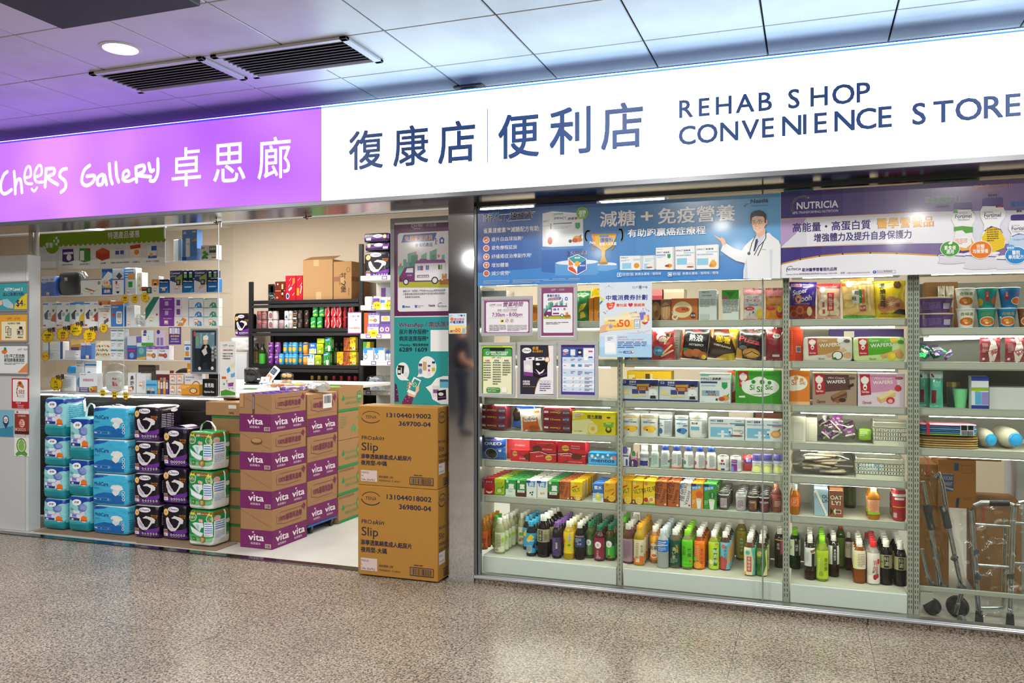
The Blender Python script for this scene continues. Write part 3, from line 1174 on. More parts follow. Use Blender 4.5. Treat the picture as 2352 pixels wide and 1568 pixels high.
G3='drink bottles on the lowest shelf, narrow bay'
rows=[('orange juice bottle','at the far left',1111,1262,1188,7,(.026,'waist','#f59a1c','#f2a01e','#ea6a1e',.08,.58,'t 柑橘 62 30 34 #2a1d10 V;e 40 14 22 14 #f7a52a;g 12 80 16 8 9 #f3c9a0'),G1,.058,0),('lime drink bottle','behind pale lemon water',1141,1258,1182,2,(.027,'tea','#a9c33c','#3fae3c','#8fc02e',.1,.6,'g 30 80 40 8 9 #2c5a16'),G1,.06,0),('pale lemon water bottle','left of the gap',1149,1271,1188,7,(.030,'tea','#e3e3ae','#f1f1ec','#e4e8bf',.06,.60,'g 22 86 46 12 6 #5b6144;b 22 6 30 9 #333333;e 82 62 12 12 #a8c846'),G1,.058,0),('peach drink bottle with white cap','right of the gap',1200,1255,1176,3,(.027,'tea','#e2dcae','#f0efe8','#f4e3cf',.08,.58,'e 52 60 22 10 #7fb23e;e 58 30 22 9 #e58a5a;e 40 22 14 7 #7a8f3c;t 桃 62 74 14 #d2544a'),G1,.06,0),('iced lemon tea bottle','beside black bottles',1220,1277,1195,6,(.029,'waist','#1d2b33','#3fa6d8','#39a8de',.10,.66,'p #f2d324 10 62 60 95 90 80 40 52;t NESTEA 20 58 13 #f4f6fa b f66;p #20262c 70 30 95 60 95 20;r 20 4 46 34 #b9c4cc;g 24 33 38 6 5 #44505a;p #f2d324 40 0 60 0 50 9'),G1,.062,0),('iced lemon tea bottle','second column left',1212,1262,1184,4,(.028,'waist','#1d2b33','#3fa6d8','#39a8de',.10,.66,'p #f2d324 10 62 60 95 90 80 40 52'),G1,.062,.03),('large black tea bottle','left of the purple caps',1249,1279,1180,6,(.037,'ribbed','#17100e','#f2f1ee','#a9a283',.36,.66,'r 26 8 28 84 #1a1712;t 烏龍茶 40 68 26 #d9d4bd V;t 特 70 76 12 #403a26;g 62 60 22 6 9 #5b553e'),G1,.07,0),('small black purple-capped bottle','beside black tea',1279,1282,1197,7,(.027,'tea','#1d1320','#7a55a8','#4b3a6a',.08,.58,'g 20 90 30 9 8 #8a78ac;r 52 40 14 34 #d9d6e2;g 53 72 12 9 3.4 #333333'),G1,.06,0),('yellow juice bottle','right of the purple caps',1307,1284,1195,6,(.032,'waist','#f0c418','#f3f0d8','#f2cd22',.16,.72,'r 54 52 22 40 #f4edc2;g 56 90 18 10 4 #666666;e 20 60 9 9 #d9432c;t 菊 58 16 20 #cfe25a;e 60 40 10 6 #58a83a'),G1,.064,0),('black tea bottle with navy label','beside the yellow juice',1332,1285,1198,6,(.029,'ribbed','#1c110e','#f0efec','#2a3d6d',.34,.66,'r 8 86 84 8 #b97a4a;g 20 66 50 3 12 #c5cbe0;t 紅茶 40 20 18 #e6e8f0'),G1,.062,0),('olive green tea bottle','with dark green caps',1353,1281,1196,6,(.027,'square','#5d6b2e','#1f6b4f','#5f8a48',.10,.66,'r 0 72 100 28 #3f5a34;c 46 60 15 #eef0ea;t 綠 46 55 13 #3c4a34 c;g 40 40 10 8 4.5 #cfe0bb'),G1,.06,0),('maroon tea bottle','with dark green caps',1377,1288,1205,6,(.030,'square','#5d1f1c','#1f6b4f','#8c2540',.06,.66,'c 46 66 16 #f2ecec;t 茶 46 60 14 #5c2030 c;t 大紅袍 46 34 10 #e7cfd4 V;o 50 8 16 3 1.6 #e7cfd4'),G1,.06,0),('bright green tea bottle','at the right end',1402,1287,1203,6,(.029,'square','#6a5a1c','#1f6b4f','#3fae3d',.08,.66,'r 0 58 100 42 #1e4a2c;c 46 66 16 #eef2ea;t 玉 46 60 14 #27492c c;g 44 40 8 8 4.5 #d6f0c4;e 48 8 12 6 #6b4a22'),G1,.06,0),('plum tea bottle with white cap','at the left end',1443,1294,1200,6,(.031,'tea','#8d5a4d','#eeeae6','#b493a6',.06,.62,'g 16 88 60 13 6 #8b6a80'),G2,.062,0),('clear tea bottle with green cap','behind the plum tea',1434,1277,1184,5,(.028,'tea','#7e8a3e','#6cc23e','#8ec63f',.06,.60,''),G2,.06,0),('yellow tea bottle with yellow cap','left of the water',1468,1298,1204,6,(.029,'tea','#f1c21e','#f3b52c','#f0e0b6',.04,.64,'p #e9742a 0 0 100 0 100 30 60 36 0 20;r 30 8 30 80 #ece2c2;t 朝の茶 78 70 10 #3a3a2a V;g 32 84 22 12 6 #a08a5c'),G2,.062,0),('orange milk bottle with white cap','behind the water',1505,1293,1206,4,(.030,'waist','#f0a05a','#f1efea','#f0932e',.1,.74,'c 46 84 12 #f7c53e;e 46 44 34 26 #f6e7cf;t 奶茶 46 42 18 #4a2a16 c b;e 50 18 32 10 #f4f0e8;e 50 18 22 6 #d87a3e'),G2,.062,0),('clear water bottle with blue label','in the second bay',1523,1304,1213,6,(.032,'ribbed','#e8eef0','#d3e3f3','#1f6fc4',.42,.72,'t POCARI 20 78 14 #ffffff b f56;t SWEAT 20 62 14 #ffffff b f50;p #e9f2fb 10 46 90 56 90 62 10 54;g 22 36 54 4 9 #cfe1f5'),G2,.064,0),('dark green tea bottle','right of the water',1551,1304,1213,5,(.032,'tea','#8c7a54','#f1f1ee','#1c4a35',.07,.72,'t 玉露 66 70 16 #d9cf5a V;t 濃い茶 46 60 15 #cfe3b0 V;g 20 26 50 4 5 #8fb090'),G2,.062,0),('vivid green tea bottle','with light green caps',1579,1307,1214,6,(.031,'tea','#a8a070','#8fd62e','#5cc81e',.07,.74,'t 生茶 28 62 18 #1d5a14 V;t 竹炭 70 56 17 #1d3a14 V;e 74 22 6 5 #d2412c;r 0 8 100 2 #4aa818'),G2,.062,0),('orange fruit tea bottle','right of the green tea',1606,1307,1217,6,(.030,'tea','#c9561e','#f4f2f0','#f07a1e',.03,.74,'t 蜜桃烏龍 76 62 14 #b8281c V;g 14 80 40 10 6 #f6b676;e 40 12 30 12 #f3a632;c 24 34 8 #8fbf3a'),G2,.062,0),('lime green tea bottle','with big dark characters',1640,1308,1218,6,(.030,'tea','#c9cf4c','#f4f4f0','#b4d92a',.03,.72,'r 52 12 28 66 #2c6a2a;t 鹹青檸 66 60 18 #eef6d0 V;c 30 26 13 #e3ef9a;o 30 26 22 11 2 #6fae24;t 青檸 62 90 8 #d2322c'),G2,.062,0),('blue and red fruit tea bottle','left of the empty space',1665,1309,1219,6,(.029,'tea','#5a2f22','#f3f1ee','#6fb8d0',.03,.72,'p #b8483c 0 0 60 0 70 34 30 50 0 40;t 龍井奶茶 56 78 13 #3b4a6a V;e 40 86 14 8 #d65a4a;p #e9a03a 70 30 100 20 100 90 84 80'),G2,.062,0),('olive tea bottle','alone in the empty space',1703,1278,1187,1,(.031,'tea','#a8922c','#f0efe6','#a89a26',.05,.68,'r 40 12 26 66 #4f6a2c;t 無糖綠茶 53 66 13 #e9ecc4 V;t 茶 40 84 10 #c2332a'),G2,.06,0),('cream and teal floral tea bottle','before the pane joint',1722,1322,1230,6,(.029,'tea','#7a4a2c','#f4f3f0','#efe6c4',.03,.72,'r 30 12 34 56 #d04a44;t 蜜糖綠茶 47 56 12 #f6e9d6 V;p #4fc0ae 70 0 100 0 100 100 60 100 84 50;p #e9a24a 0 0 30 0 20 16;s 36 82 6 12 9 #4fc0ae'),G2,.06,0),('green floral tea bottle','on the pane joint',1750,1323,1232,6,(.029,'tea','#5a3a22','#f4f3f0','#3f7a2e',.03,.72,'p #e9e2a6 60 0 100 0 100 100 76 90 86 40;s 30 78 7 14 9 #c3d24a;t 茉莉 54 54 16 #2a3a1c V;s 40 84 4 9 8 #e6a0a0;e 26 30 16 14 #2a5a20'),G2,.06,0),('dark brown tea bottle','beside the slotted upright',1791,1304,1211,5,(.028,'tea','#3a241c','#ece9e4','#2d2320',.32,.72,'r 58 10 22 80 #b53a5c;t 黑烏 40 60 20 #e2d6c0 V;r 0 92 100 8 #c9a25a'),G2,.06,0),('dark green tea bottle with lime cap','at the left end',1826,1306,1214,4,(.029,'tea','#1f4a24','#7cc72a','#e6ecd8',.34,.74,'r 46 0 36 100 #2b2a20;t 綠茶 64 54 22 #e9e6cf V;p #8ec23c 6 30 30 50 20 70'),G3,.06,0),('black tea bottle with grey label','beside the lime caps',1861,1331,1230,6,(.029,'tea','#3a1f18','#eeedea','#d8d9dc',.32,.74,'p #7a5a3a 50 86 100 96 100 84 60 72;r 62 0 26 70 #26211f;g 12 70 30 6 9 #b9bcc2'),G3,.06,0),('yellow green tea bottle','with lime cap',1888,1334,1232,6,(.031,'tea','#a9c227','#8fd22c','#b4cf2e',.06,.70,'t 茶の葉 76 62 15 #3a4a14 V;c 42 18 9 #8cab24;g 20 70 16 10 6 #e6efb4'),G3,.06,0),('black tea bottle with black stripe','right of the yellow tea',1914,1324,1226,6,(.029,'tea','#3a1d1c','#efeeea','#e4e6e2',.30,.74,'r 42 0 34 100 #24272a;t 黒烏龍茶 59 70 15 #e9e9e4 V'),G3,.06,0),('brown tea bottle with pale label','behind the amber tea',1955,1310,1220,4,(.028,'tea','#5c2f22','#eceae6','#d9d3c8',.34,.74,'r 10 10 40 50 #e6dcb4;g 16 80 60 3 9 #8a7a68'),G3,.06,0),('amber tea bottle','beside the milky one',1974,1339,1239,5,(.030,'tea','#b8621e','#f0eee8','#efe4cf',.34,.76,'r 8 0 26 80 #e9e0a0;g 38 80 48 8 9 #a08a6a;r 0 94 100 6 #e6d9c0'),G3,.06,0),('milky white bottle with red cap','with cherries printed on it',2006,1342,1240,5,(.031,'tea','#e4dcd6','#d22a34','#e9e1da',.03,.72,'t 乳酸 62 62 18 #cf3040 V;e 58 22 12 9 #b3202e;e 72 26 11 8 #c02a38;l #4a7a2a 1.6 60 32 70 42 74 34;p #4f8a34 40 34 58 38 46 46;r 72 66 18 16 #d23a44'),G3,.06,0),('black coffee bottle','left of the last column',2035,1343,1239,6,(.030,'ribbed','#160f0d','#f1f0ec','#9a946f',.38,.68,'r 34 6 32 88 #1c1912;t 特濃 50 58 34 #cfc8a0 V;r 8 40 18 12 #6f6a4c'),G3,.06,0),('black coffee bottle','at the right end',2068,1346,1245,6,(.030,'ribbed','#160f0d','#f1f0ec','#9a946f',.38,.68,'r 34 6 32 88 #1c1912;t 特濃 50 58 34 #cfc8a0 V'),G3,.06,0),('clear bottle with red cap','behind the milky column',1985,1310,1222,3,(.028,'tea','#d9cfc8','#d8323a','#e6dfd8',.05,.70,''),G3,.06,0),('deep green bottle with red cap','alone behind the narrow bay gap',1929,1293,1196,1,(.031,'tea','#56701f','#b52a34','#5f7a26',.05,.66,''),G3,.06,0),]
for kind,where,px,pyb,pyt,n,sp_,grp,dy,dx in rows:
 q=onz(px,pyb,ZB)
 Rr=sp_[0]
 y=min(max(q.y,.115)+Rr*.6,.47)
 h=Z_(px,pyt,y)-ZB
 while n>1 and y+dy*(n-1)+Rr>.500:
  n-=1
 pr=bottle('drink_bottle',h,*sp_,neck='#dfe0d2')
 place_row(pr,kind,where,X_(px,y),y,ZB,n,dy,'bottle',grp)
BT_={'purple':('#6a4a94','t U 40 70 20 #ffffff'),'apple_red':('#c3202e','r 0 70 100 30 #a81a28;t JUICE 50 76 14 #f4d0d0 c f64;e 52 30 40 20 #e0303c;e 52 20 30 12 #f3e6c0;e 50 34 34 15 #b31826;r 0 0 100 7 #8f1420'),'apple_green':('#a9c41e','r 0 72 100 28 #c9d82c;t JUICE 50 72 14 #8a2a1c c f60;e 50 32 36 20 #7fae1e;e 48 28 22 12 #d5e6a0;p #3c4a14 70 50 90 60 84 44;r 0 0 100 6 #6a8a14'),'cow_green':('#2f9a46','c 22 88 8 #f4f0f0;p #f6f8f4 30 66 40 74 74 74 86 68 78 62 84 44 30 44 36 60;r 6 6 88 36 #e9f0ea;t 鮮奶 50 24 12 #2f9a46 c;r 0 0 100 5 #e9f0ea'),'cow_maroon':('#2f8a42','c 22 88 8 #f4f0f0;p #f6f8f4 34 66 42 74 78 74 88 68 80 62 86 46 34 46 40 60;r 0 0 100 36 #5a1f1c;r 10 24 76 14 #f0ece6;t 朱古力 50 26 10 #5a1f1c c'),'soy_black':('#eef0ee','p #4a9ad8 10 90 90 96 80 60 20 64;t 純 50 66 28 #ffffff c b;r 0 84 40 14 #2a4a94;c 40 26 5 #2a2420;c 62 30 5 #2a2420;c 56 16 5 #3a302a'),'soy_milk':('#eef0ee','p #4a9ad8 10 90 90 96 80 60 20 64;t 純 50 66 28 #ffffff c b;r 0 84 40 14 #2a4a94;c 40 26 6 #d9a03a;c 62 28 6 #e0b04a'),'cow_dark':('#2f8a42','c 20 88 8 #f6dcdc;p #f6f8f4 34 66 42 74 78 74 88 68 80 62 86 44 34 44 40 60;r 0 0 100 34 #3c1512;r 14 22 70 16 #f0ece6;t 黑豆奶 50 25 10 #3c1512 c'),'soy_brown':('#b8602e','t 維他奶 30 26 26 #33201a R78;t Vitasoy 66 12 20 #33201a R78;r 4 74 10 20 #7a2a1c;c 84 8 4 #e8d8c8'),'lemon_tea':('#f1be12','c 22 88 8 #f7d86a;t VLT 52 46 26 #2a8a34 c b f70 R12;p #d2322c 14 64 60 74 60 80 14 70;r 0 0 100 20 #8a4a1c;c 64 16 15 #f3c92a;o 64 16 30 13 2 #f7e69a;l #f7e69a 1.4 64 4 64 28;l #f7e69a 1.4 44 16 84 16;r 6 6 10 8 #f2ead0'),'chrys':('#f3d01c','c 22 88 8 #e08a3a;t 菊花茶 50 56 22 #2a2210 c R14;c 66 24 13 #f6e6d0;c 66 24 8 #f0a23a;s 40 14 5 11 9 #f4a04a;c 20 22 9 #c0322c;p #5aa02e 0 0 100 0 100 8 0 8'),'soy_malt':('#e9e6e0','t 維他奶 32 24 26 #2d3a7a R78;t Vitasoy 68 10 20 #2d3a7a R78;r 4 74 12 20 #2a5ab0;c 84 10 4 #c0322c'),'oat_orange':('#e9951e','p #3aa0dc 0 70 70 80 90 96 20 94 0 86;r 0 88 40 9 #2a3a84;t 鈣思寶 44 78 11 #ffffff c R10;c 66 56 14 #e0602a;p #f6f4ee 40 36 86 36 76 0 50 0;e 62 36 24 5 #e9dcc4;g 6 30 26 3 6 #fbe7c8'),'oat_green':('#3f9a3a','p #3aa0dc 0 70 70 80 90 96 20 94 0 86;r 0 88 40 9 #2a3a84;t 鈣思寶 44 78 11 #ffffff c R10;c 66 56 14 #1f7a44;l #e9f2e0 2 66 46 66 64;p #f6f4ee 40 36 86 36 76 0 50 0;e 62 36 24 5 #e0e6d0;g 6 30 26 3 6 #d6eccc'),'melon':('#2f6fc8','r 0 0 100 46 #e9eef2;r 0 38 100 3 #2f6fc8;r 0 30 100 3 #2f6fc8;r 0 22 100 3 #2f6fc8;t 蜜水 50 70 22 #ffffff c b;c 50 34 17 #d9d96a;c 48 34 9 #f2e9a0;e 56 14 30 9 #cfd86a'),'ceylon':('#f0b41a','c 26 90 8 #e08a3a;t Ceylon 50 58 17 #7a2a14 c f76 R18;p #6a2a14 60 40 96 60 76 42;r 0 0 100 18 #7a3a1a;c 66 20 15 #f3c02a;o 66 20 28 13 2 #f6dc8a;p #3f8a2e 10 18 40 34 44 24'),}
DC1=[('purple',1106,1111,'purple juice carton',2),('apple_red',1111.5,1135,'red apple juice carton',6),('apple_green',1135.5,1159,'yellow green apple juice carton',6),('cow_green',1159.5,1185,'green cow milk carton',6),('cow_maroon',1186,1208,'green and maroon cow milk carton',6),('soy_black',1208.5,1232.5,'white black bean soy carton',6),('soy_milk',1233,1257.5,'white plain soy carton',6),('cow_dark',1258,1283.5,'dark brown cow milk carton',6),('soy_brown',1284,1309,'brown soy carton',6),('lemon_tea',1309.5,1337,'yellow lemon tea carton',6),('melon',1361,1386,'blue and white melon carton',4),('ceylon',1386.5,1414,'yellow ceylon tea carton',5)]
DC2=[('lemon_tea',1426,1451,'first yellow lemon tea carton',4),('lemon_tea',1452,1477,'second yellow lemon tea carton',4),('chrys',1478,1505,'yellow chrysanthemum tea carton',4),('soy_brown',1506,1532,'brown soy carton left',4),('soy_brown',1533,1560.5,'brown soy carton right',4),('soy_malt',1561,1587.5,'white malted soy carton',4),('oat_orange',1588,1615.5,'orange oat milk carton',4),('oat_green',1616,1646,'green oat milk carton',5)]
def drink_carton(kind,w,h,d,white_top=True):
 col,art=BT_[kind]
 o=empty('drink_carton',(0,0,0))
 boxpack(w,d,h,col,GL,.002,front=dsl(w,h,art),right=dsl(d,h,'g 15 80 70 9 7 #e9e0cf;b 20 8 50 12')).build('box',o)
 M().box(-w/2+.002,-d*.10,h,w/2-.002,d*.02,h+.0035,col,GL,.001).box(-w*.3,d*.2,h-.001,-w*.1,d*.35,h+.001,'#e9e9e6',PL,.0005).build('top_fold',o)
 return o
for li,(lst,yb,gr,bay)in enumerate(((DC1,.118,'drink cartons in the left display bay','in the left bay'),(DC2,.112,'drink cartons in the second display bay','in the second bay'))):
 for kind,a,b,nm,n in lst:
  Y=yb if kind!='purple' else.30
  w=X_(b,Y)-X_(a,Y)-.0012
  top=1098.5+(a-1111)*.036 if li==0 else 1101+(a-1426)*.05
  h=Z_(a,top,Y)-SHZ[5]
  if kind in('melon',):
   h=Z_(a,1110,Y)-SHZ[5]
  d=.060
  pr=drink_carton(kind,w,h,d-.002)
  place_row(pr,nm,bay,(X_(a,Y)+X_(b,Y))/2,Y+d/2,SHZ[5],n,d,'drink carton',gr,jit=.0006)
  pr.rotation_euler.z=0
CANS=[(1662,.108,'#4a4346','#d8c2c8','coffee can with pink label'),(1701,.105,'#b9babd','#cdbcc2','silver coffee can'),(1729,.105,'#3a2a26','#8a4a2c','dark brown coffee can'),(1755,.104,'#3a2226','#8c2436','maroon coffee can')]
for px,h,c1,c2,nm in CANS:
 y0=.125
 pr=can('drink_can',h*.88,.0265,c1,'r 24 10 52 62 %s;g 28 64 44 6 9 #6a5a60;r 0 90 100 8 #e6e6e6'%c2+(';t NESCAFE 50 56 16 #f4ecec c b f70' if px==1755 else '')+(';t CAFE 44 52 16 #e9dcc8 c b;e 70 40 8 30 #b8763a' if px==1729 else ''),'#d9dadc')
 place_row(pr,nm,'in the second bay',X_(px,y0),y0+.02,SHZ[5],6,.056,'can','coffee cans in the second display bay')
pr=bottle('coffee_bottle',.150,.026,'tea','#b06a5a','#c98a7a','#a8625a',.2,.62,'g 40 40 50 4 12 #e6c8c0;r 60 66 30 18 #8a4a44',neck='#c08a7c')
tag(pr,'pinkish brown glass coffee bottle beside the slotted upright, above the tea bottles','bottle')
pr.location=(X_(1783,.16),.17,SHZ[5]+.0006)
pr=bottle('juice_bottle',.150,.0235,'square','#f09a1a','#e9eef2','#ee6a22',.28,.62,'o 50 50 30 40 4 #f6c27a;g 36 70 28 4 14 #f6dcb8',neck='#f3c060')
place_row(pr,'orange juice bottle','beside the slotted upright',X_(1825,.13),.14,SHZ[5],3,.058,'bottle','orange bottles in the narrow bay')
pr=empty('oat_drink_carton',(0,0,0))
boxpack(.071,.06,.140,'#9fc0d0',GL,.002,front=dsl(.071,.140,'t OU 56 66 17 #3a4a58 b;t UN 58 50 17 #3a4a58 b;l #f2f2ee 12 10 90 84 6;l #5a5a5a 2 6 84 78 4')).build('box',pr)
M().box(-.033,-.005,.140,.033,.003,.147,'#9fc0d0',GL,.001).build('top_fold',pr)
place_row(pr,'pale blue oat carton','in the narrow bay',X_(1886,.13),.16,SHZ[5],4,.066,'drink carton','oat cartons in the narrow bay',jit=.001,rz=.05)
pr=empty('oat_drink_carton',(0,0,0))
boxpack(.070,.06,.136,'#8a5638',GL,.002,front=dsl(.070,.136,'t OAT 50 66 21 #f4efe6 c b f82;t LY! 50 46 21 #f4efe6 c b f62;p #e9e2d6 30 22 46 34 46 28 86 28 86 14 46 14 46 8;r 46 16 36 10 #6a4028;p #2a1c14 8 34 28 22 8 6')).build('box',pr)
M().box(-.033,-.005,.136,.033,.003,.143,'#8a5638',GL,.001).build('top_fold',pr)
place_row(pr,'brown oat carton','in the narrow bay',X_(1920,.13),.155,SHZ[5],4,.066,'drink carton','oat cartons in the narrow bay',jit=.001)
pr=bottle('juice_bottle',.175,.030,'waist','#f2a024','#f6eec8','#f0b890',.16,.60,'g 20 90 56 9 9 #d8784a;p #8fc03a 0 0 100 0 100 14 0 22',neck='#f6b85a')
place_row(pr,'large orange juice bottle','in the narrow bay',X_(2007,.13),.145,SHZ[5],3,.068,'bottle','orange bottles in the narrow bay')
pr=can('tall_drink_can',.160,.031,'#a8202e','r 0 84 100 10 #d9d9dc;r 20 72 60 8 #e6e0e0;r 0 44 100 3 #e0b03a;b 10 6 26 18 #f0f0f0')
place_row(pr,'tall red drink can','in the narrow bay',X_(2066,.13),.15,SHZ[5],3,.066,'can','red cans in the narrow bay')
pr=bottle('tea_bottle',.165,.030,'tea','#4a4a34','#3a3a30','#4f5a34',.1,.66)
tag(pr,'dim olive bottle standing deep behind the brown oat cartons','bottle')
pr.location=(X_(1952,.42),.42,SHZ[5]+.0006)
S0,S1,S2,S3,S4,S5=SHZ
YF=.115
def garden(x,w,h0,h1):
 c=x+w/2
 return('p #b91c34 %g %g %g %g %g %g %g %g;'%(x,h1,x+w,h1,x+w*1.14,h0,x+w*.14,h0-4)+'e %g %g %g 9 #f4ece8;e %g %g %g 8 #f4ece8;e %g %g %g 8 #f4ece8;r %g %g %g 9 #f4ece8;e %g %g %g 10 #f4ece8;e %g %g %g 3 #b91c34;'%(c,h1-14,w*.22,c-w*.2,h1-17,w*.17,c+w*.24,h1-17,w*.17,c-w*.22,h1-28,w*.5,c+w*.04,h1-38,w*.2,c+w*.04,h1-40,w*.12)+'t Garden %g %g 9 #f4ece8 c b f%g;'%(c+w*.08,h0+5,w*.72))
bagged('biscuit_bag','blue pouch of cream cookies standing at the left end under the red cracker pack','biscuits',1100,1161,998,S4,YF,.05,'#123e8e','p #1e62b8 0 30 100 55 100 0 0 0;t SPACE 16 80 7 #c9d6f0 f30;t DUNK 48 80 7 #d96a8a f30;t OREO 50 62 17 #f4f6fa c b f72;e 44 26 25 22 #1b1713;e 44 26 20 17 #2c251f;e 48 29 17 14 #1b1713;o 44 26 25 22 1.5 #e9e4da;r 76 34 10 9 #dfe6f2',seal=.05,seal_col='#0e2f70')
crate('biscuit_box','pale red biscuit box lying half hidden behind the small flat red box','biscuits',1164,1216,1006,S4,.22,.12,'#cf4450','t Ovaltine 80 62 14 #f3e9d8 r f44 i',group=None)
crate('biscuit_box','small flat red cookie box lying in front of the pale red box','biscuits',1173,1214,1033,S4,YF,.09,'#c92430','c 24 66 24 #e9a02a;t Ovaltine 24 62 24 #2a3a8a c b f34 i;p #4a2418 30 80 60 60 100 40 100 20 70 50;e 90 44 14 26 #5a2f1c;t Cookies 66 20 22 #f3e6e0 c i f34')
OV='l #f3ece4 6 2 44 40 50 70 38 98 40;l #3c1a12 5 2 46 40 52 70 40 98 42;'
crate('biscuit_box','large red chocolate cookie box printed upside down, left of its twin','biscuits',1215,1278.5,1009,S4,YF,.10,'#c22230',OV+'e 28 62 18 14 #5b2b1a;e 72 22 13 12 #f0b52e;t Ovaltine 72 18 9 #23408c c b f30 i R8;t Swiss 38 26 9 #e8e0f0 c i f30 R10;t Cookies 66 58 9 #f2e2dc c i f36;t x_12_Packs_in_box 30 86 5 #f2d9d4 f60;p #7a3a24 62 80 80 88 84 82 66 74')
crate('biscuit_box','large red chocolate cookie box printed upright, beside its upside down twin','biscuits',1279.5,1346,1012,S4,YF,.10,'#c42331',OV+'e 68 34 20 15 #5b2b1a;e 28 70 14 13 #f0b52e;t Ovaltine 28 66 10 #23408c c b f34 i R6;t Swiss 64 78 8 #e8e0f0 c i f32;t Malted 64 68 8 #e8e0f0 c i f32;t Cookies 30 34 11 #f2e2dc c i f40;t x_12_Packs_in_box 60 8 6 #f6e6e0 c f58;p #7a3a24 18 8 36 18 40 12 22 2')
o=crate('sweets_box','blue and white box of round mints at the right end of the left bay','sweets',1351,1416,1040,S4,YF,.09,'#2d92d6','r 0 0 100 62 #58b4e6;c 14 72 13 #e9f4fb;c 34 82 11 #f2f8fc;c 52 70 12 #e6f2fa;c 70 84 10 #f2f8fc;c 26 56 10 #dbeef8;c 84 62 11 #eaf5fb;t mentos 52 26 42 #1c3a8c c b f80;e 92 66 8 14 #e58a96;r 0 0 100 12 #3f9fdc')
bagged('snack_bag','clear crumpled bag lying behind the mint box','snacks',1352,1412,1028,S4,.25,.05,'#d6dcdf','r 10 30 50 40 #b9c6cc',mat=CB,seed=9)
crate('nutrition_box','small white and purple drink box at the left of the second bay','nutrition box',1426,1446,1030,S4,YF,.055,'#eceaf2','e 50 92 34 20 #7466b8;t 營養健 50 70 11 #4b3a7a c;r 6 56 88 7 #3b3f86;r 60 6 26 34 #4a4a8c;r 66 38 14 6 #6a5aa8;r 0 0 100 4 #4a3a86')
crate('nutrition_box','small pink and purple drink box beside the white and purple one','nutrition box',1448,1461,1036,S4,YF,.055,'#d58fb4','e 50 92 38 20 #2f9a3a;t 營保健 30 66 11 #ffffff;e 50 20 90 34 #4b2a68;r 0 0 100 40 #4b2a68;r 14 8 26 28 #e9ecec;r 18 10 18 14 #6ab04a;r 20 36 14 6 #f2f2f2')
for i,(px,wpx,pyt,body,cap,lab,art,nm,shape)in enumerate(((1481,24,1022,'#e6e8ea','#d9dcde','#c9ccd0','r 0 62 100 26 #9aa0a8;p #2b2f72 14 40 86 40 78 22 86 6 14 6;p #c9705a 76 30 90 30 84 10;c 50 4 3 #2b2f72','grey and navy labelled nutrition bottle, first in the row of bottles','nutri2'),(1505,23,1022,'#dfe6e2','#d9dedf','#cfe0d8','g 16 92 60 14 6 #7f9a90;r 0 0 100 6 #c6d6cc','pale green nutrition bottle with white cap, second in the row of bottles','nutri2'),(1528,25,1019,'#e9ebea','#233a84','#d9dee0','g 14 92 62 12 7 #7d868c;r 0 0 100 8 #7fae96;c 86 40 8 #2f6a54','navy capped nutrition bottle with pale green foot, beside the white capped bottle','nutri'),(1554,25.5,1020,'#e9ebea','#233a84','#e3e3e2','r 60 14 30 78 #d0d2d2;g 12 88 40 9 8 #8a8f94;g 62 86 26 11 6.5 #6a7076;r 0 0 100 8 #d8602e','navy capped nutrition bottle with orange foot','nutri'),(1582,24.5,1021,'#e9ebea','#233a84','#e6e8e8','t xoco 16 80 10 #4a4f58;p #2f8f7a 6 40 20 54 34 46 34 30 18 24 6 30;g 52 84 38 10 7 #7a8086;r 0 0 100 7 #1f7a5a','navy capped nutrition bottle with green hexagon on its label','nutri'),(1608,25,1022,'#e9ebea','#233a84','#e6e6e6','p #c23a54 4 40 16 52 26 44 26 30 16 24 4 30;g 46 86 40 11 7 #7a8086;r 0 0 100 7 #a8243a','navy capped nutrition bottle with red hexagon, left of the last one','nutri'),(1633.5,25,1022,'#e9ebea','#233a84','#e6e6e6','p #c23a54 0 44 10 54 18 46 18 32 10 26 0 32;g 40 86 40 11 7 #7a8086;r 0 0 100 7 #a8243a','navy capped nutrition bottle with red hexagon, last before the short tins','nutri'))):
 y=.150
 R=wpx/2*(DY+y)/FPX/.93
 R=(X_(px+wpx/2,y)-X_(px-wpx/2,y))/2
 h=Z_(px,pyt,y)-S4
 b=bottle('nutrition_bottle',h,R,shape,body,cap,lab,.04,.70,art,neck=body,body=PL,capr=.66,captop=.985)
 b.location=(X_(px,y),y,S4+.0006)
 tag(b,nm,'nutrition bottle','nutrition drink bottles in the second bay')
for px,wpx,pyt,art,col,nm in((1661,27,1045,'c 48 74 10 #c23a4a;t 力營養 20 44 17 #3a3a6a b;p #e9d9a0 10 0 40 0 34 36 12 30;r 40 2 24 14 #2a3a7a;g 72 80 26 8 8 #8a8f94','#dfe0e2','short white tin with a red heart, left of the purple tin'),(1690,27,1045,'r 16 0 48 88 #8a2f8a;t TERNA 38 72 12 #f2eaf6 c f40;r 16 54 48 9 #5ab4de;e 30 16 10 24 #5a9ad0;g 68 82 28 10 7 #8a8f94','#e6e2ea','short purple labelled tin before the red sachet')):
 y=.15
 R=(X_(px+wpx/2,y)-X_(px-wpx/2,y))/2
 c=can('nutrition_tin',Z_(px,pyt,y)-S4,R,col,art,'#cfd2d6')
 c.location=(X_(px,y),y,S4+.0006)
 tag(c,nm,'tin')
bagged('snack_bag','glossy red snack sachet leaning between the purple tin and the purple capped bottles','snacks',1706,1733,1045,S4,.17,.03,'#c43a44','t 旺仔 46 62 18 #e9e6f4 c b R-14;e 50 60 40 16 #4a3a9a;t 旺仔 50 56 14 #f4f0f4 c b',seed=4)
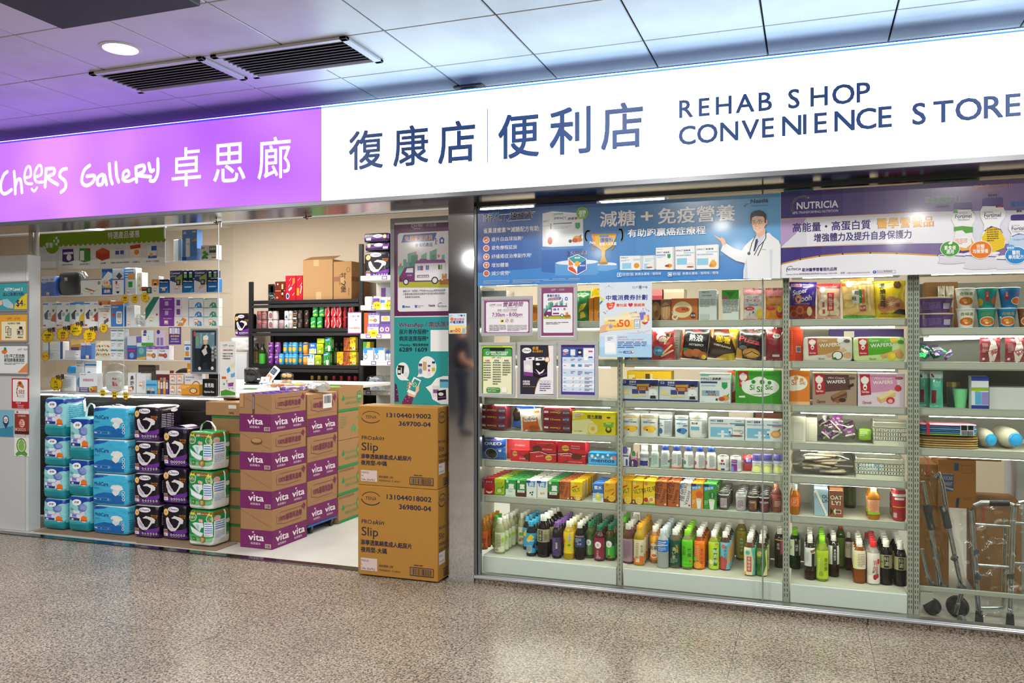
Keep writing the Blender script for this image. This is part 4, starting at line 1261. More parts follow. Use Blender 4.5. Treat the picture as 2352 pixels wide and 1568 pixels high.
for px,nm in((1738.6,'purple capped nutrition bottle, left one of three'),(1763,'purple capped nutrition bottle, middle one of three'),(1787.5,'purple capped nutrition bottle, right one of three by the upright')):
 y=.155
 b=bottle('nutrition_bottle',Z_(px,1042,y)-S4,(X_(px+12,y)-X_(px-12,y))/2,'nutri2','#dfe3ec','#6d66b4','#dfe4ee',.03,.66,'t NUTRICIA 50 88 7 #5a5f86 c f50;t Fortimel 50 76 10 #3a3a6a c b f56;e 50 30 40 32 #cfd94a;e 50 26 36 26 #e3e69a;o 50 30 42 34 2 #a8cdea',neck='#dfe3ec',body=PL,capr=.86)
 b.location=(X_(px,y),y,S4+.0006)
 tag(b,nm,'nutrition bottle','purple capped bottles in the second bay')
def basket(label,p0,p1,pyt,z,Y,d):
 x0,x1=X_(p0,Y),X_(p1,Y)
 w,h=x1-x0,Z_((p0+p1)/2,pyt,Y)-z
 o=empty('plastic_basket',((x0+x1)/2,Y+d/2,z+.0006))
 tag(o,label,'basket')
 C='#d9d8c6'
 m=M()
 t=.003
 a,b=w/2,d/2
 def side(P,Q,nh):
  L=(Vector(Q)-Vector(P)).length
  n=max(3,int(L/.0135))
  dirv=(Vector(Q)-Vector(P)).normalized()
  nor=Vector((dirv.y,-dirv.x,0))
  def bar(s0,s1,z0,z1):
   p,q=Vector(P)+dirv*s0,Vector(P)+dirv*s1
   v=[p,q,q+nor*t,p+nor*t]
   m.add([(k.x,k.y,z0)for k in v]+[(k.x,k.y,z1)for k in v],[(0,1,2,3),(7,6,5,4),(0,4,5,1),(1,5,6,2),(2,6,7,3),(3,7,4,0)],C,PL)
  bar(0,L,0,h*.22)
  bar(0,L,h*.76,h)
  for k in range(nh+1):
   zz=h*.22+(h*.54)*k/nh
   bar(0,L,zz-.0016,zz+.0016)
  for i in range(n+1):
   s=L*i/n
   bar(max(0,s-.0042),min(L,s+.0042),h*.22,h*.76)
 side((-a,-b,0),(a,-b,0),3)
 side((a,b,0),(-a,b,0),3)
 side((a,-b,0),(a,b,0),3)
 side((-a,b,0),(-a,-b,0),3)
 m.build('mesh_side',o)
 M().box(-a,-b,0,a,b,.003,C,PL,.001).build('base',o)
 m=M()
 for q in((-a-.004,-b-.004,a+.004,-b+.002),(-a-.004,b-.002,a+.004,b+.004),(-a-.004,-b,-a+.002,b),(a-.002,-b,a+.004,b)):
  m.box(q[0],q[1],h-.008,q[2],q[3],h+.001,C,PL,.001)
 m.build('rim',o)
 return o
basket('cream plastic basket holding pale blue packs, on the shelf over the juice bottles',1967,2076,1054,S4,.13,.22)
basket('cream plastic basket holding green packs, one shelf above the other basket',1970,2077,970,S3,.13,.22)
o=softpack(.11,.08,.068,'#a9d3e6',b=.006,seed=3,front=dsl(.11,.068,'p #1f7fb8 60 100 80 100 96 10 80 10')).build('tissue_pack',None,(X_(2000,.2),.24,S4+.014))
tag(o,'pale blue tissue pack inside the lower cream basket','tissues')
o=softpack(.09,.08,.06,'#7fae34',b=.006,seed=5,front=dsl(.09,.06,'g 10 70 60 3 14 #e6f2d0')).build('tissue_pack',None,(X_(2000,.2),.24,S3+.014))
tag(o,'lime green pack inside the upper cream basket','tissues')
o=boxpack(.06,.08,.058,'#8f9094','card',front=dsl(.06,.058,'t L 70 40 30 #2a2a2a c b')).build('small_box',None,(X_(2056,.2),.23,S3+.0045))
tag(o,'grey box marked L inside the upper cream basket','box')
root=empty('bagged_paper_sacks',(X_(1890,.16),.24,S4+.007))
tag(root,'clear plastic bag full of folded beige paper sacks in the narrow bay','bag')
rn=random.Random(3)
for k in range(9):
 w,d,h=rn.uniform(.12,.2),.15,rn.uniform(.010,.018)
 f=softfn(w,d,h,.002,6,.006,k)
 m=M()
 C=rn.choice(['#b9a890','#a99880','#c6b8a2','#8c7d6c','#cdbfa9'])
 m.grid(lambda u,v:f(2*u-1,2*v-1,1),8,6,C,PP)
 m.grid(lambda u,v:f(2*u-1,-1,2*v-1),8,2,C,PP)
 m.grid(lambda u,v:f(1,2*u-1,2*v-1),6,2,C,PP)
 m.build('paper_sack',root,(rn.uniform(-.05,.05),rn.uniform(-.01,.01),.006+k*.0135),rot=(0,rn.uniform(-.08,.08),rn.uniform(-.3,.3)))
softpack(.30,.20,.115,'#ffffff',CB,.004,5,.014,8,10).build(CB,root)
for lab,p0,p1,py,Y in(('cream cardboard box at the left of the bag of purple sachets',1814,1853,957,.14),('second cream box tucked behind the bag of purple sachets',1854,1888,959,.2)):
 crate('cream_box',lab,'box',p0,p1,py,S3,Y,.2,'#d9d6c9','l #b9b6a8 1.5 20 10 80 10 80 76 20 76 20 10')
root=empty('bagged_sachets',(X_(1930,.16),.23,S3+.007))
tag(root,'clear tied bag stuffed with purple and white snack sachets','bag')
rn=random.Random(8)
for k in range(14):
 w,h=rn.uniform(.06,.085),rn.uniform(.035,.045)
 m=pouch(w,h,.012,'#6d2a6a',dsl(w,h,'r 0 60 100 40 #7f3a86;t 旺旺 50 40 34 #e9dcea c b;r 0 0 100 22 #e6dccb'),seed=k,seal=.04,nu=8,nv=6)
 m.build('sachet',root,(rn.uniform(-.08,.08),rn.uniform(-.07,.05),.012+k*.0065),rot=(rn.uniform(-1.2,-.2),rn.uniform(-.7,.7),rn.uniform(-.4,.4)))
softpack(.22,.17,.108,'#ffffff',CB,.006,4,.016,2,10).build(CB,root)
m=M()
m.lathe([(.004,0),(.012,.008),(.03,.03),(.034,.04),(.02,.042)],12,'#ffffff',CB,sy=.4)
m.build('bag_neck',root,(-.07,-.04,.095),rot=(0,-.5,0))
RZ='e 84 %g 13 9 #1f4f96;t RITZ 84 %g 9 #f0c63a c b f22%s;t Cheese 46 %g 10 #f0c63a c b f36%s;r 6 %g 16 8 #e9e2e0;'
def ritz(up):
 s=''
 for z,fl in((76,' R180'),(48,' R180' if up else ''),(14,' R180')):
  s+=RZ%(z+3,z+(6 if fl else 0),fl,z+(6 if fl else 0),fl,z)
 return s
for lab,p0,p1,py,up in(('dark red film wrapped stack of cheese cracker packs at the far left',1103.5,1163.5,931,1),('dark red film wrapped stack of cheese cracker packs beside the lemon box',1246.5,1312,936,0)):
 x0,x1=X_(p0,.13),X_(p1,.13)
 w,h=x1-x0,Z_(p0,py,.13)-S3
 o=softpack(w,.10,h,'#7d1c30',b=.006,p=12,wr=.003,seed=up+3,front=dsl(w,h,'r 0 33 100 1.4 #4f0f1c;r 0 66 100 1.4 #4f0f1c;'+ritz(up)),topcol='#8c2a34').build('cracker_pack',None,((x0+x1)/2,.175,S3+.006))
 tag(o,lab,'crackers','cheese cracker packs in the left bay')
bagged('biscuit_bag','blue pouch of cream cookies tipped behind the white biscuit bag','biscuits',1172,1222,931,S3,.17,.05,'#123e8e','p #1e62b8 0 20 100 50 100 0 0 0;t OREO 70 30 20 #f4f6fa c b f60 R-62;e 20 54 26 26 #1b1713;e 22 54 19 19 #2c251f',seed=2,roll=.14,seal_col='#0e2f70')
bagged('biscuit_bag','small white and orange biscuit bag propped in front of the blue pouch','biscuits',1194,1243,942,S3,.118,.04,'#e9e4dc','p #d8641e 8 0 92 0 86 62 40 58 14 66;r 20 44 60 22 #f2efe9;t St_Michel 50 50 13 #4a2a1c c b f54;p #c22a30 44 66 56 66 50 60;e 62 14 22 12 #a8561e;r 70 82 24 10 #e0762a',seed=6,roll=-.08)
crate('glucose_box','wide yellow box with half a lemon printed on it, in the left bay','sweets',1314,1414,947,S3,YF,.10,'#e3d21e','p #f2ecae 0 0 30 0 60 40 40 70 0 60;c 48 26 25 #f2d21a;c 48 26 22 #f6ecb0;s 48 26 6 20 9 #f0c41c;t 得力素糖 52 72 19 #2a2a1c c b f34;p #f4ead0 3 66 28 90 22 96 3 96;t DEXTRO 14 86 7 #c22a2a c b f16 R14;t ENERGY 14 78 7 #c22a2a c b f16 R14;p #6fae2a 72 54 96 58 94 36 74 36;t 檸檬味 84 48 8 #f6f4d0 c;c 84 24 14 #3a3f2a;c 84 28 8 #e0c02a;r 80 78 8 4 #2a2a2a;r 80 74 8 4 #c22a2a;t 12_x_(50)g 5 12 7 #3a3a1c f18',top='r 0 0 100 100 #efe04a')
for px,pyt,y,c1,art,nm in((1450,949,.165,'#e7e6e2','y','white thickener tin with yellow band, left one of the pair'),(1492.5,950,.165,'#e7e6e2','y','white thickener tin with yellow band, right one of the pair'),(1529,953,.175,'#e2e6ea','b','white thickener tin with blue band turned sideways'),(1566,954,.160,'#e2e6ea','b2','white thickener tin with blue band facing forward, before the white tub')):
 wpx=41 if art=='y' else 31
 if art=='y':
  A_='r 0 92 100 4 #e0b02a;t Nestle 56 80 7 #4a4f58 c f18;t Thicken 66 68 11 #3a3f48 c b f34;t 順凝寶 36 68 11 #4a9ad8 c b f24;e 56 40 34 13 #e9a81e;e 62 36 20 15 #f2c23a;c 46 34 4 #2a2420'
 elif art=='b':
  A_='r 0 90 100 4 #2f74b8;t Clear 24 66 10 #4a6f9a c f20;r 14 56 26 5 #3f8fc8;e 20 30 16 16 #2f6aa8;r 44 10 50 74 #cfd4d8;g 48 80 40 12 5.6 #9aa2aa'
 else:
  A_='r 0 90 100 4 #2f74b8;t Thicken 66 68 11 #3a4f6a c b f34;t 順凝寶 34 68 11 #4a9ad8 c b f26;r 62 58 34 6 #2f74b8;e 56 36 34 13 #2a62a8;e 64 34 18 16 #4a86c4;c 46 38 4 #1b2430'
 R=(X_(px+wpx/2,y)-X_(px-wpx/2,y))/2
 o=empty('thickener_tin',(X_(px,y),y,S3+.0006))
 h=Z_(px,pyt,y)-S3
 m=M()
 m.lathe([(R*.97,0),(R,.003),(R,h*.9),(R*.98,h*.91)],26,c1,GL)
 A=dsl(2.4*R,h*.9,A_)
 m.art(A,(lambda R:lambda x,yy,n:cyl(R)(x-1.2*R,yy,n))(R),GL,.00015,.007,n0=3)
 m.build('body',o)
 M().lathe([(R*1.02,h*.905),(R*1.03,h*.93),(R*1.02,h*.985),(R*.95,h),(0,h)],26,'#efeeea',PL).build('lid',o)
 tag(o,nm,'tin','thickener tins in the second bay')
y=.175
px,wpx=1604,42
R=(X_(px+wpx/2,y)-X_(px-wpx/2,y))/2
h=Z_(px,948,y)-S3
o=empty('protein_tub',(X_(px,y),y,S3+.0006))
m=M()
m.lathe([(R*.9,0),(R*.97,.004),(R,.02),(R,h*.74),(R*.93,h*.8),(R*.93,h*.82)],26,'#e9e9e6',PL)
A=dsl(2.2*R,h*.6,'r 0 97 100 3 #3a86b8;t 蛋白素 36 74 15 #3a3a44 c b;r 14 34 46 24 #6ab8de;r 72 0 28 96 #dcdedd;g 74 90 24 13 6.4 #85898e')
m.art(A,(lambda R,hh:lambda x,yy,n:cyl(R)(x-1.1*R,yy+hh,n))(R,h*.12),GL,.00015,.007,n0=3)
m.build('body',o)
M().lathe([(R*1.0,h*.81),(R*1.0,h*.96),(R*.96,h),(0,h)],26,'#f0efec',PL).build('lid',o)
tag(o,'big white screw top tub, last round container before the blue jigsaw boxes','tub')
JIG='r 6 12 62 46 #7fbfe0;p #e9f0f4 26 30 36 30 36 44 44 44 44 30 56 30 56 22 44 22 44 10 36 10 36 22 26 22;t IMPACT 6 84 11 #2a3a6a b f16;t 速癒素 24 84 11 #2a3a6a b f18;t 癌症治療專用營養品 6 72 7 #5a9ad0 f48;t Nestle 84 86 9 #5a5f68 c f16;r 60 74 40 5 #3f9ad0;r %s;'
crate('nutrition_box','white and pale blue jigsaw patterned box with a coffee cup, left of its twin','nutrition box',1627,1709.5,961,S3,YF,.11,'#e4e8ea',JIG%'74 68 26 4 #3a3f48'+'e 80 38 13 16 #f2f2ee;e 80 44 13 5 #b9bcbe;o 92 38 5 7 2 #d6d6d2;e 78 20 18 4 #8a4a3a;r 57 30 9 22 #eef2f4;c 60 36 5 #3a6ab0')
crate('nutrition_box','white and pale blue jigsaw patterned box with an orange fruit, beside the upright','nutrition box',1711,1796,964,S3,YF,.11,'#e4e8ea',JIG%'74 68 26 4 #c86a4a'+'e 84 34 14 17 #e9a04a;e 84 34 9 11 #f2c48a;p #4a8a3a 88 50 96 62 94 48;r 60 26 9 22 #eef2f4;c 63 32 5 #3a6ab0')
crate('snack_tray','pale tray of red berries half hidden behind the blue jigsaw boxes','snacks',1674,1731,942,S3,.34,.08,'#ece2d6','p #b3202e 34 0 100 0 96 70 60 60 40 50;p #c9cf8a 4 10 30 10 26 60 8 50')
for lab,p0,p1,py,c,a in(('white box with a green band behind the yellow banded tins',1436,1490,943,'#dfe2dc','r 0 40 70 30 #5aa82a'),('white box with a purple band behind the blue banded tin',1493,1545,945,'#dfdde0','r 0 40 70 30 #5a3a6a'),('dark brown biscuit box at the back right of the tins shelf',1735,1796,948,'#6a4030','p #a8562e 10 10 60 0 90 60 50 80')):
 crate('small_box',lab,'box',p0,p1,py,S3,.30,.12,c,a)
PRO='r 0 86 100 14 #e9e6da;p #2a3070 0 100 100 100 100 72 60 62 0 80;r 0 72 64 28 #2a3070;t 保康速 22 86 11 #dfe3f2 b;t Prosure 22 76 10 #dfe3f2 i b;r 4 84 9 10 #c9cfe6;r 5.5 86 6 6 #2a3070;r 0 0 100 10 #2a3070;p #e3d59a 2 34 12 60 22 44 26 30;r 30 20 17 36 #39408a;r 30 20 17 14 #d9cf9a;r 49 22 17 36 #39408a;r 49 22 17 14 #d9cf9a;p #2b2622 78 14 94 14 92 30 80 30;p #eceff2 74 28 98 28 96 54 88 62 84 62 76 54;e 86 70 5.5 11 #e0b090;e 86 78 6 7 #231c18;c 86 36 4 #c2c6ca;%s'
NO1='p #c89a2a 42 80 76 82 74 62 44 62;p #a84a1c 44 70 72 70 74 50 42 50;t No.1 52 92 12 #3a2a1c c b;t 專用營養品 58 60 7 #f2d9a0 c;t 專用營養品 58 53 6 #f2d9a0 c'
crate('nutrition_box','navy and cream nutrition box with a doctor and a gold badge, left of its twin','nutrition box',1426.5,1512,872,S2,YF,.12,'#cfd6de',PRO%NO1)
crate('nutrition_box','navy and cream nutrition box with a doctor, right of its twin under the clear flap','nutrition box',1514,1603,874,S2,YF,.12,'#cfd6de',PRO%NO1)
crate('biscuit_box','long yellow box lying behind the navy doctor boxes','biscuits',1440,1542,852,S2,.30,.10,'#f0c21e','r 4 56 14 30 #f6e9a0;c 16 66 10 #e0602a;r 42 40 10 50 #5a3a1c;r 54 40 4 50 #f2e6c0;t S 60 48 36 #3a2a1c b;r 0 0 100 8 #e9dc9a;p #6a3a1c 72 30 84 30 80 60',top='r 0 0 100 100 #f6dc4a')
IMPB='t IMPACT 5 78 9 #2a3050 b f34;t 速癒素 40 78 9 #2a3050 b f30 i;r 4 90 26 5 #6fc2b0;r 4 66 54 6 #2a3a7a;t 癌症治療專用營養品 6 56 5 #5aa6d8 f46;p #2f9a5a 72 70 90 70 90 54 81 46 72 54;r 8 24 56 18 #9ab0c6;t 癌症治療 36 34 8 #2a3a8a c b;t 專用營養 40 26 7 #c86a2a c b;e 84 18 12 9 #e09a3a;e 72 14 10 7 #c0503a;p #5a9a3a 88 26 96 34 92 20;c 56 12 4 #4a4a4a;g 4 4 20 1 3 #9aa;t Nestle 88 3 5 #5a6f9a c f18'
crate('nutrition_box','white box with a green shield and fruit beside the navy doctor boxes','nutrition box',1606.5,1678,857,S2,YF,.11,'#e3e8ea',IMPB)
crate('biscuit_box','red box half hidden behind the white shield box','biscuits',1672,1692,852,S2,.22,.12,'#d2412c','e 40 60 60 30 #f4e6de;t ic 50 54 18 #d2412c c b')
SIS='e 54 46 34 24 #f2f4ee;e 36 50 22 22 #f2f4ee;e 72 52 24 22 #f2f4ee;e 54 62 20 20 #f2f4ee;t Si 37 42 22 %s c b;t Si 53 36 24 %s c b;t Sic 74 44 20 %s c b;c 40 66 6 %s;c 59 66 7 %s;c 75 64 5.5 %s;t Cream_Sandwich_Biscuit 56 28 6 #4a6a4a c f40 R4;'
crate('biscuit_box','bright green cream biscuit box on the fifth row, crossed by the pane joint','biscuits',1689,1794,851,S2,YF,.12,'#3a9a26',garden(6,22,54,98)+SIS%(('#2c8a22',)*6)+'o 10 20 10 8 1.2 #6fbe5a 10 200;o 90 20 7 8 1.2 #6fbe5a 60 270;o 34 12 8 8 1.2 #6fbe5a 90 300;o 88 84 7 8 1.2 #6fbe5a 0 190;r 8 18 14 6 #e9f0e0 2')
crate('biscuit_box','orange cream biscuit box at the left of the narrow bay','biscuits',1811,1860,851,S2,YF,.12,'#e8852a','e 40 64 50 22 #f6f0e6;e 20 60 40 20 #f6f0e6;t Si 26 58 22 #e0782a c b;t Sic 66 60 15 #e0782a c b;c 36 78 6 #e0a03a;c 62 74 5 #e0a03a;r 0 0 100 10 #f0c090')
def wafer(bg,band,tcol,bits,mini=True):
 return('p %s 16 94 82 94 86 50 20 40;'%band+garden(4,22,36,96)+('t Mini_Cream 54 82 8 #efe6e4 c i f36;t WAFERS 54 68 14 #f6f2ee c b f42 R3;' if mini else 't Cream 40 84 12 #f2ece2 c i f18;t WAFERS 52 64 18 #f8f4ee c b f40 R4;')+'t Opretti 10 8 13 %s i f20;'%tcol+bits)
crate('wafer_box','brown chocolate wafer box, left of the pink one','biscuits',1866,1968,856,S2,YF,.10,'#a98e7c',wafer('#a98e7c','#5d3a36','#3a2420','p #9a6a4a 42 30 72 50 78 42 48 22;p #6a4030 42 30 48 22 48 12 42 20;p #6a4030 48 22 78 42 78 32 48 12;p #8a5a40 50 20 78 32 78 24 56 8;p #3a2420 80 62 92 70 94 62 82 54;e 68 18 8 6 #3a2420;e 88 84 9 4 #5a4a3c'))
crate('wafer_box','pink strawberry wafer box at the right of the narrow bay','biscuits',1970,2078,857,S2,YF,.10,'#e3cfe0',wafer('#e3cfe0','#d38fb4','#8a2a3a','p #f0d6a0 42 30 72 52 80 44 50 22;p #d9a86a 42 30 50 22 50 12 42 20;p #e3b87a 50 22 80 44 80 34 50 12;e 70 20 9 10 #c8303a;e 70 18 5 6 #f0b0a0;e 86 56 7 9 #c8303a;p #4a8a3a 82 66 90 66 86 62;e 88 86 9 4 #b04a5a'))
def cal(word,wc,extra,bg2=''):
 return bg2+'t Calbee 56 86 9 #c8242e c b f34 R-8;'+word+extra
bagged('chip_bag','red prawn chip bag half covered by the pale blue poster','snacks',1494,1549,750,S1,YF,.05,'#a8242c','e 50 52 40 36 #c2303a;t Calbee 62 90 7 #f0e6e0 c f30;l #efe6de 5 24 84 60 78 78 70 60 56;e 46 70 24 14 #f0e2dc;o 52 58 22 16 3 #b02a34;e 30 28 24 15 #3a9ad0;t 卡樂B 30 26 9 #f2f4f8 c b;l #ead29a 5 50 20 90 46;l #ead29a 5 44 12 94 30;l #e2c68a 5 60 50 86 80;t 蝦條 82 72 13 #2a1a16 c b',seed=11)
bagged('chip_bag','pale silver bag glimpsed between the red and the black chip bags','snacks',1540,1562,756,S1,.20,.04,'#c9c2bd','r 20 30 30 40 #6ab0a0;g 30 70 50 6 8 #9a948e',seed=12)
bagged('chip_bag','black hot and spicy chip bag, tallest in the sixth row','snacks',1556,1624,749,S1,.12,.07,'#17141a',cal('t 熱浪 56 58 22 #f2f2f4 c b;t HOT&SPICY 60 42 9 #efeef0 c b f54;','','p #d9942a 30 26 90 26;e 34 18 22 13 #b8622e;e 62 20 20 13 #c2703a;e 84 14 16 12 #a8552a;p #1f7a54 0 30 30 34 26 26 0 22;p #a83a1c 0 100 10 100 10 0 0 0;t POTATO_CHIPS 7 8 7 #e9b03a R90;c 88 10 7 #d9d02a')+'',seed=13,roll=.10,seal_col='#1d1a20')
bagged('chip_bag','dark brown curry chip bag beside the black one','snacks',1622,1688,754,S1,.135,.07,'#3a2214',cal('t 咖喱 50 52 24 #efc820 c b R-5;t CURRY_FLAVOUR 50 38 7 #f0ead8 c b f64 R-8;','','p #c2962a 60 100 100 100 100 30 84 60;p #c9a42e 30 0 100 0 96 24 60 16;e 78 74 9 9 #8a5a2a;c 84 10 7 #d9d02a;p #c8703a 0 100 12 100 14 60 0 70'),seed=14,roll=.12,seal_col='#2c1a10')
bagged('chip_bag','black pizza chip bag leaning right, crossed by the pane joint','snacks',1690,1755,757,S1,.12,.065,'#1c161a',cal('t Pizza 46 52 24 #c8243a c b f82 R-6;t Pizza 45 52.6 24 #f2e9d8 c f82 R-6;t Pizza 46 52 24 #c8243a c b f82 R-6;','','e 58 20 34 16 #c98a3a;e 62 18 24 10 #e2b86a;l #7a4a1c 4 30 12 60 26 86 18;p #b9862a 0 0 26 0 20 26 0 34;e 24 36 16 7 #6a6a6a'),seed=15,roll=.12,seal_col='#2a2228')
bagged('chip_bag','maroon beef noodle snack pouch next to the slotted upright','snacks',1752,1796,752,S1,.13,.05,'#7a1c28','e 64 74 22 7 #f0ece8;t 牛仔 64 71 9 #2a1a1c c b;r 40 12 40 7 #e6dede',seed=16)
bagged('chip_bag','blue chip bag mostly hidden under the pale blue poster','snacks',1432,1496,775,S1,.125,.05,'#1f5a9e','p #f0d23a 10 0 50 0 40 30',seed=17)
crate('wafer_pack','red upright pack at the left of the narrow bay','biscuits',1811,1848,751,S1,.17,.08,'#d2411e','r 0 92 100 8 #e8603a;r 54 26 30 18 #e9e2de;b 56 28 26 14;g 24 86 6 12 6 #f0a088')
x0,x1=X_(1842,YF),X_(1957,YF)
for lab,p0,p1,bg,band,bits,s in(('white coconut wafer pack wrapped in film, left of the green one',1842,1957,'#ddd6cb','#b98a4e','p #dcb48a 46 28 84 56 88 46 50 14;e 92 26 10 12 #d6a880;c 70 24 17 #f2f0ea;o 70 24 10.5 17 3 #4a3426;p #3a6a2a 58 10 72 4 66 18;e 76 88 7 12 #f4f2ee;e 90 84 7 7 #6a5a52',4),('light green lemon wafer pack wrapped in film beside the coconut one',1959,2079,'#c9dc9a','#52a81c','p #d9a86a 52 26 90 54 94 42 56 12;c 74 22 16 #e9c21e;c 76 24 10 #f2d84a;e 90 28 8 14 #cf9a5e;e 78 88 8 12 #e0c23a;e 92 80 7 8 #4a9a3a',5)):
 w,h=X_(p1,YF)-X_(p0,YF),Z_((p0+p1)/2,775,YF)-S1
 o=softpack(w,.07,h,bg,b=.004,p=14,wr=.0015,seed=s,front=dsl(w,h,'p %s 26 96 76 96 74 34 24 24;'%band+garden(8,19,26,96)+'t Cream 40 82 12 #f2ece2 c i f18;t WAFERS 54 60 20 #f8f4ee c b f42 R4;t Opretti 30 6 14 #3a4a2a i f14;'+bits)).build('wafer_pack',None,(X_((p0+p1)/2,YF),YF+.04,S1+.003))
 tag(o,lab,'biscuits')
crate('snack_tray','dark tray lying behind the two wafer packs','tray',1905,2076,756,S1,.3,.15,'#25282c','r 0 70 100 30 #4a3a7a;r 20 74 14 20 #e9dcd0;l #4a5058 6 12 10 94 10')
crate('cookie_box','red and white cookie box behind the opening hours notice','biscuits',1098,1163,668,S0,.13,.14,'#d9d4d0','r 0 70 100 30 #c9c6c2;t CHI 4 30 22 #8a2a30 b;r 0 20 100 6 #b3323a;c 30 10 8 #b3222c')
crate('cookie_box','orange fried snack box showing between two window notices','biscuits',1206,1238,700,S0,.14,.12,'#e3932a','e 60 50 40 40 #c8722a')
bagged('snack_bag','green foil snack bag between the van poster and the pale blue poster','snacks',1320,1354,668,S0,.14,.06,'#1c6a34','p #d9b82a 20 30 60 40 80 60 40 56;p #e0c23a 30 10 70 16 60 34 34 30',seed=21)
for k,(p0,p1)in enumerate(((1352,1363),(1364,1379))):
 crate('snack_box',('orange slim box beside the green foil bag','orange slim box at the edge of the pale blue poster')[k],'snacks',p0,p1,684-k*3,S0,.13,.12,'#e2861c','r 60 10 30 30 #e9e6e0;b 62 12 26 26')
bagged('snack_bag','yellow snack bag lying on the orange slim boxes','snacks',1356,1384,662,S0,.27,.05,'#e0c01e','r 10 60 30 8 #2a2a1c',seed=22)
crate('cookie_box','brown cookie box at the edge of the pale blue poster, top shelf','biscuits',1497,1516,688,S0,YF,.12,'#4a3a2c','e 50 46 60 44 #a87a42;e 40 60 24 16 #c2945a;e 60 34 26 16 #8a5f34')
crate('cookie_box','cookie box with tied biscuits pictured on it','biscuits',1517,1541,687,S0,YF,.12,'#9a6a4a','e 50 46 44 40 #c99a6a;l #b3364a 5 20 66 80 70;l #e0b88a 4 30 20 36 66;l #e0b88a 4 56 20 58 66')
crate('cookie_box','orange biscuit box with a big cream oval','biscuits',1542,1603,685,S0,YF,.12,'#cc7038','e 42 50 36 36 #f0d9a6;e 42 50 28 14 #d8703a;t MILK 52 46 15 #4a2a1c c b f24;c 14 18 14 #efe0cc;c 14 18 7 #cc7038;l #efe0cc 8 4 40 20 20;c 82 24 13 #4a2a20;t 無糖 82 20 11 #f0e0d0 c')
crate('cookie_box','pink topped box behind the orange oval box','biscuits',1497,1521,664,S0,.30,.12,'#d84a5e','r 0 80 100 20 #f0a0a8')
crate('cookie_box','cream box standing behind the orange oval box','biscuits',1524,1571,664,S0,.30,.12,'#efdfc6','r 0 90 100 10 #fff2dc')  # cream front, paler strip along its top
for lab,p0,p1,c2,t_ in(('white wafer box printed with black text and a green word at its top',1604.5,1646,'#dfe4e2','t PRETZ 40 90 8 #2a8a7a c b;t 朱古力脆餅棒 46 80 5 #3a5a56 c;g 8 68 84 6 4.4 #8a9490;r 8 4 50 18 #c9cfcc'),('white box with a green top beside the noodle snack bags',1658,1697,'#e2e6e2','r 0 70 100 30 #4aa838;p #2f8a2a 20 94 50 74 80 94;e 20 74 16 4 #d24a8a;g 6 66 88 9 5 #7a8078')):
 crate('cookie_box',lab,'biscuits',p0,p1,666,S0,YF,.10,c2,t_)
bagged('noodle_snack_bag','white crispy noodle snack bag, left of the orange one','snacks',1706,1756,661,S0,YF,.045,'#dcd5d2','r 0 78 100 22 #c88a90;t ベビースター 46 68 8 #3a2a2a c b f60;t ラーメン 46 56 13 #c22a30 c b f66;t 童星點心麵 48 44 6 #5a7ab0 c f44;e 30 36 24 6 #c23a44;t 雞汁味 30 34 5 #f4eae6 c;t ♪ 30 16 12 #5a2a2a c;t ♫ 46 20 12 #5a2a2a c;r 0 0 100 4 #c22a30;e 80 20 18 16 #e0c23a',seed=23)
bagged('noodle_snack_bag','orange crispy noodle snack bag in front of the slotted upright','snacks',1757,1806,661,S0,.118,.045,'#e2932e','r 0 72 100 28 #c87a80;t ベビースター 46 68 8 #3a2a2a c b f60;t ラーメン 46 56 13 #f2ece6 c b f66;t ラーメン 46 56.6 13 #c22a30 c f66;t 童星點心麵 48 44 6 #8a5a2a c f44;e 26 36 22 6 #c23a44;t ♪ 26 16 12 #8a3a1a c;r 0 0 100 4 #c22a30;e 72 22 20 16 #c23a34;e 70 32 12 9 #d9c23a',seed=24)
bagged('chip_bag','purple ring snack bag at the left of the narrow bay top shelf','snacks',1810,1876,648,S0,.12,.07,'#3d2a8c','p #8a2f1e 0 0 100 0 100 34 60 40 0 36;o 20 14 12 9 4 #b8562e;o 42 24 12 9 4 #c2623a;o 66 12 12 9 4 #a84a26;r 6 86 40 9 #d9a8c8;t KOHR 26 88 7 #8a2a6a c;t Super 42 68 19 #e6e2f4 c b i f58 R14;t Oooh 56 48 21 #e6e2f4 c b i f60 R10;o 36 54 9 9 5 #e8772a;t CHEESE_FLAVOURED 50 40 4.6 #cfc8ea c f56;e 78 22 10 12 #e3c29a',seed=25,roll=.03,seal_col='#34247a')
bagged('rice_cracker_bag','pink bag of round rice crackers with a red panel','snacks',1874,1934,651,S0,.125,.06,'#d9a890','e 26 42 22 15 #ecdcc0;e 74 44 22 15 #ecdcc0;e 40 66 24 12 #e9d6b8;e 30 22 22 13 #ecdcc0;e 76 20 20 13 #e6d0b0;r 22 34 10 14 #b84a4a;r 24 16 10 12 #b84a4a;r 44 24 28 50 #b8262e;t 旺旺雪餅 58 62 11 #f0dcc8 V;r 0 88 100 12 #c8363a;t WANT_WANT 64 9 5 #5a2a20 c f40;e 24 82 12 10 #f2e6e0',seed=26,seal_col='#c23a3c')
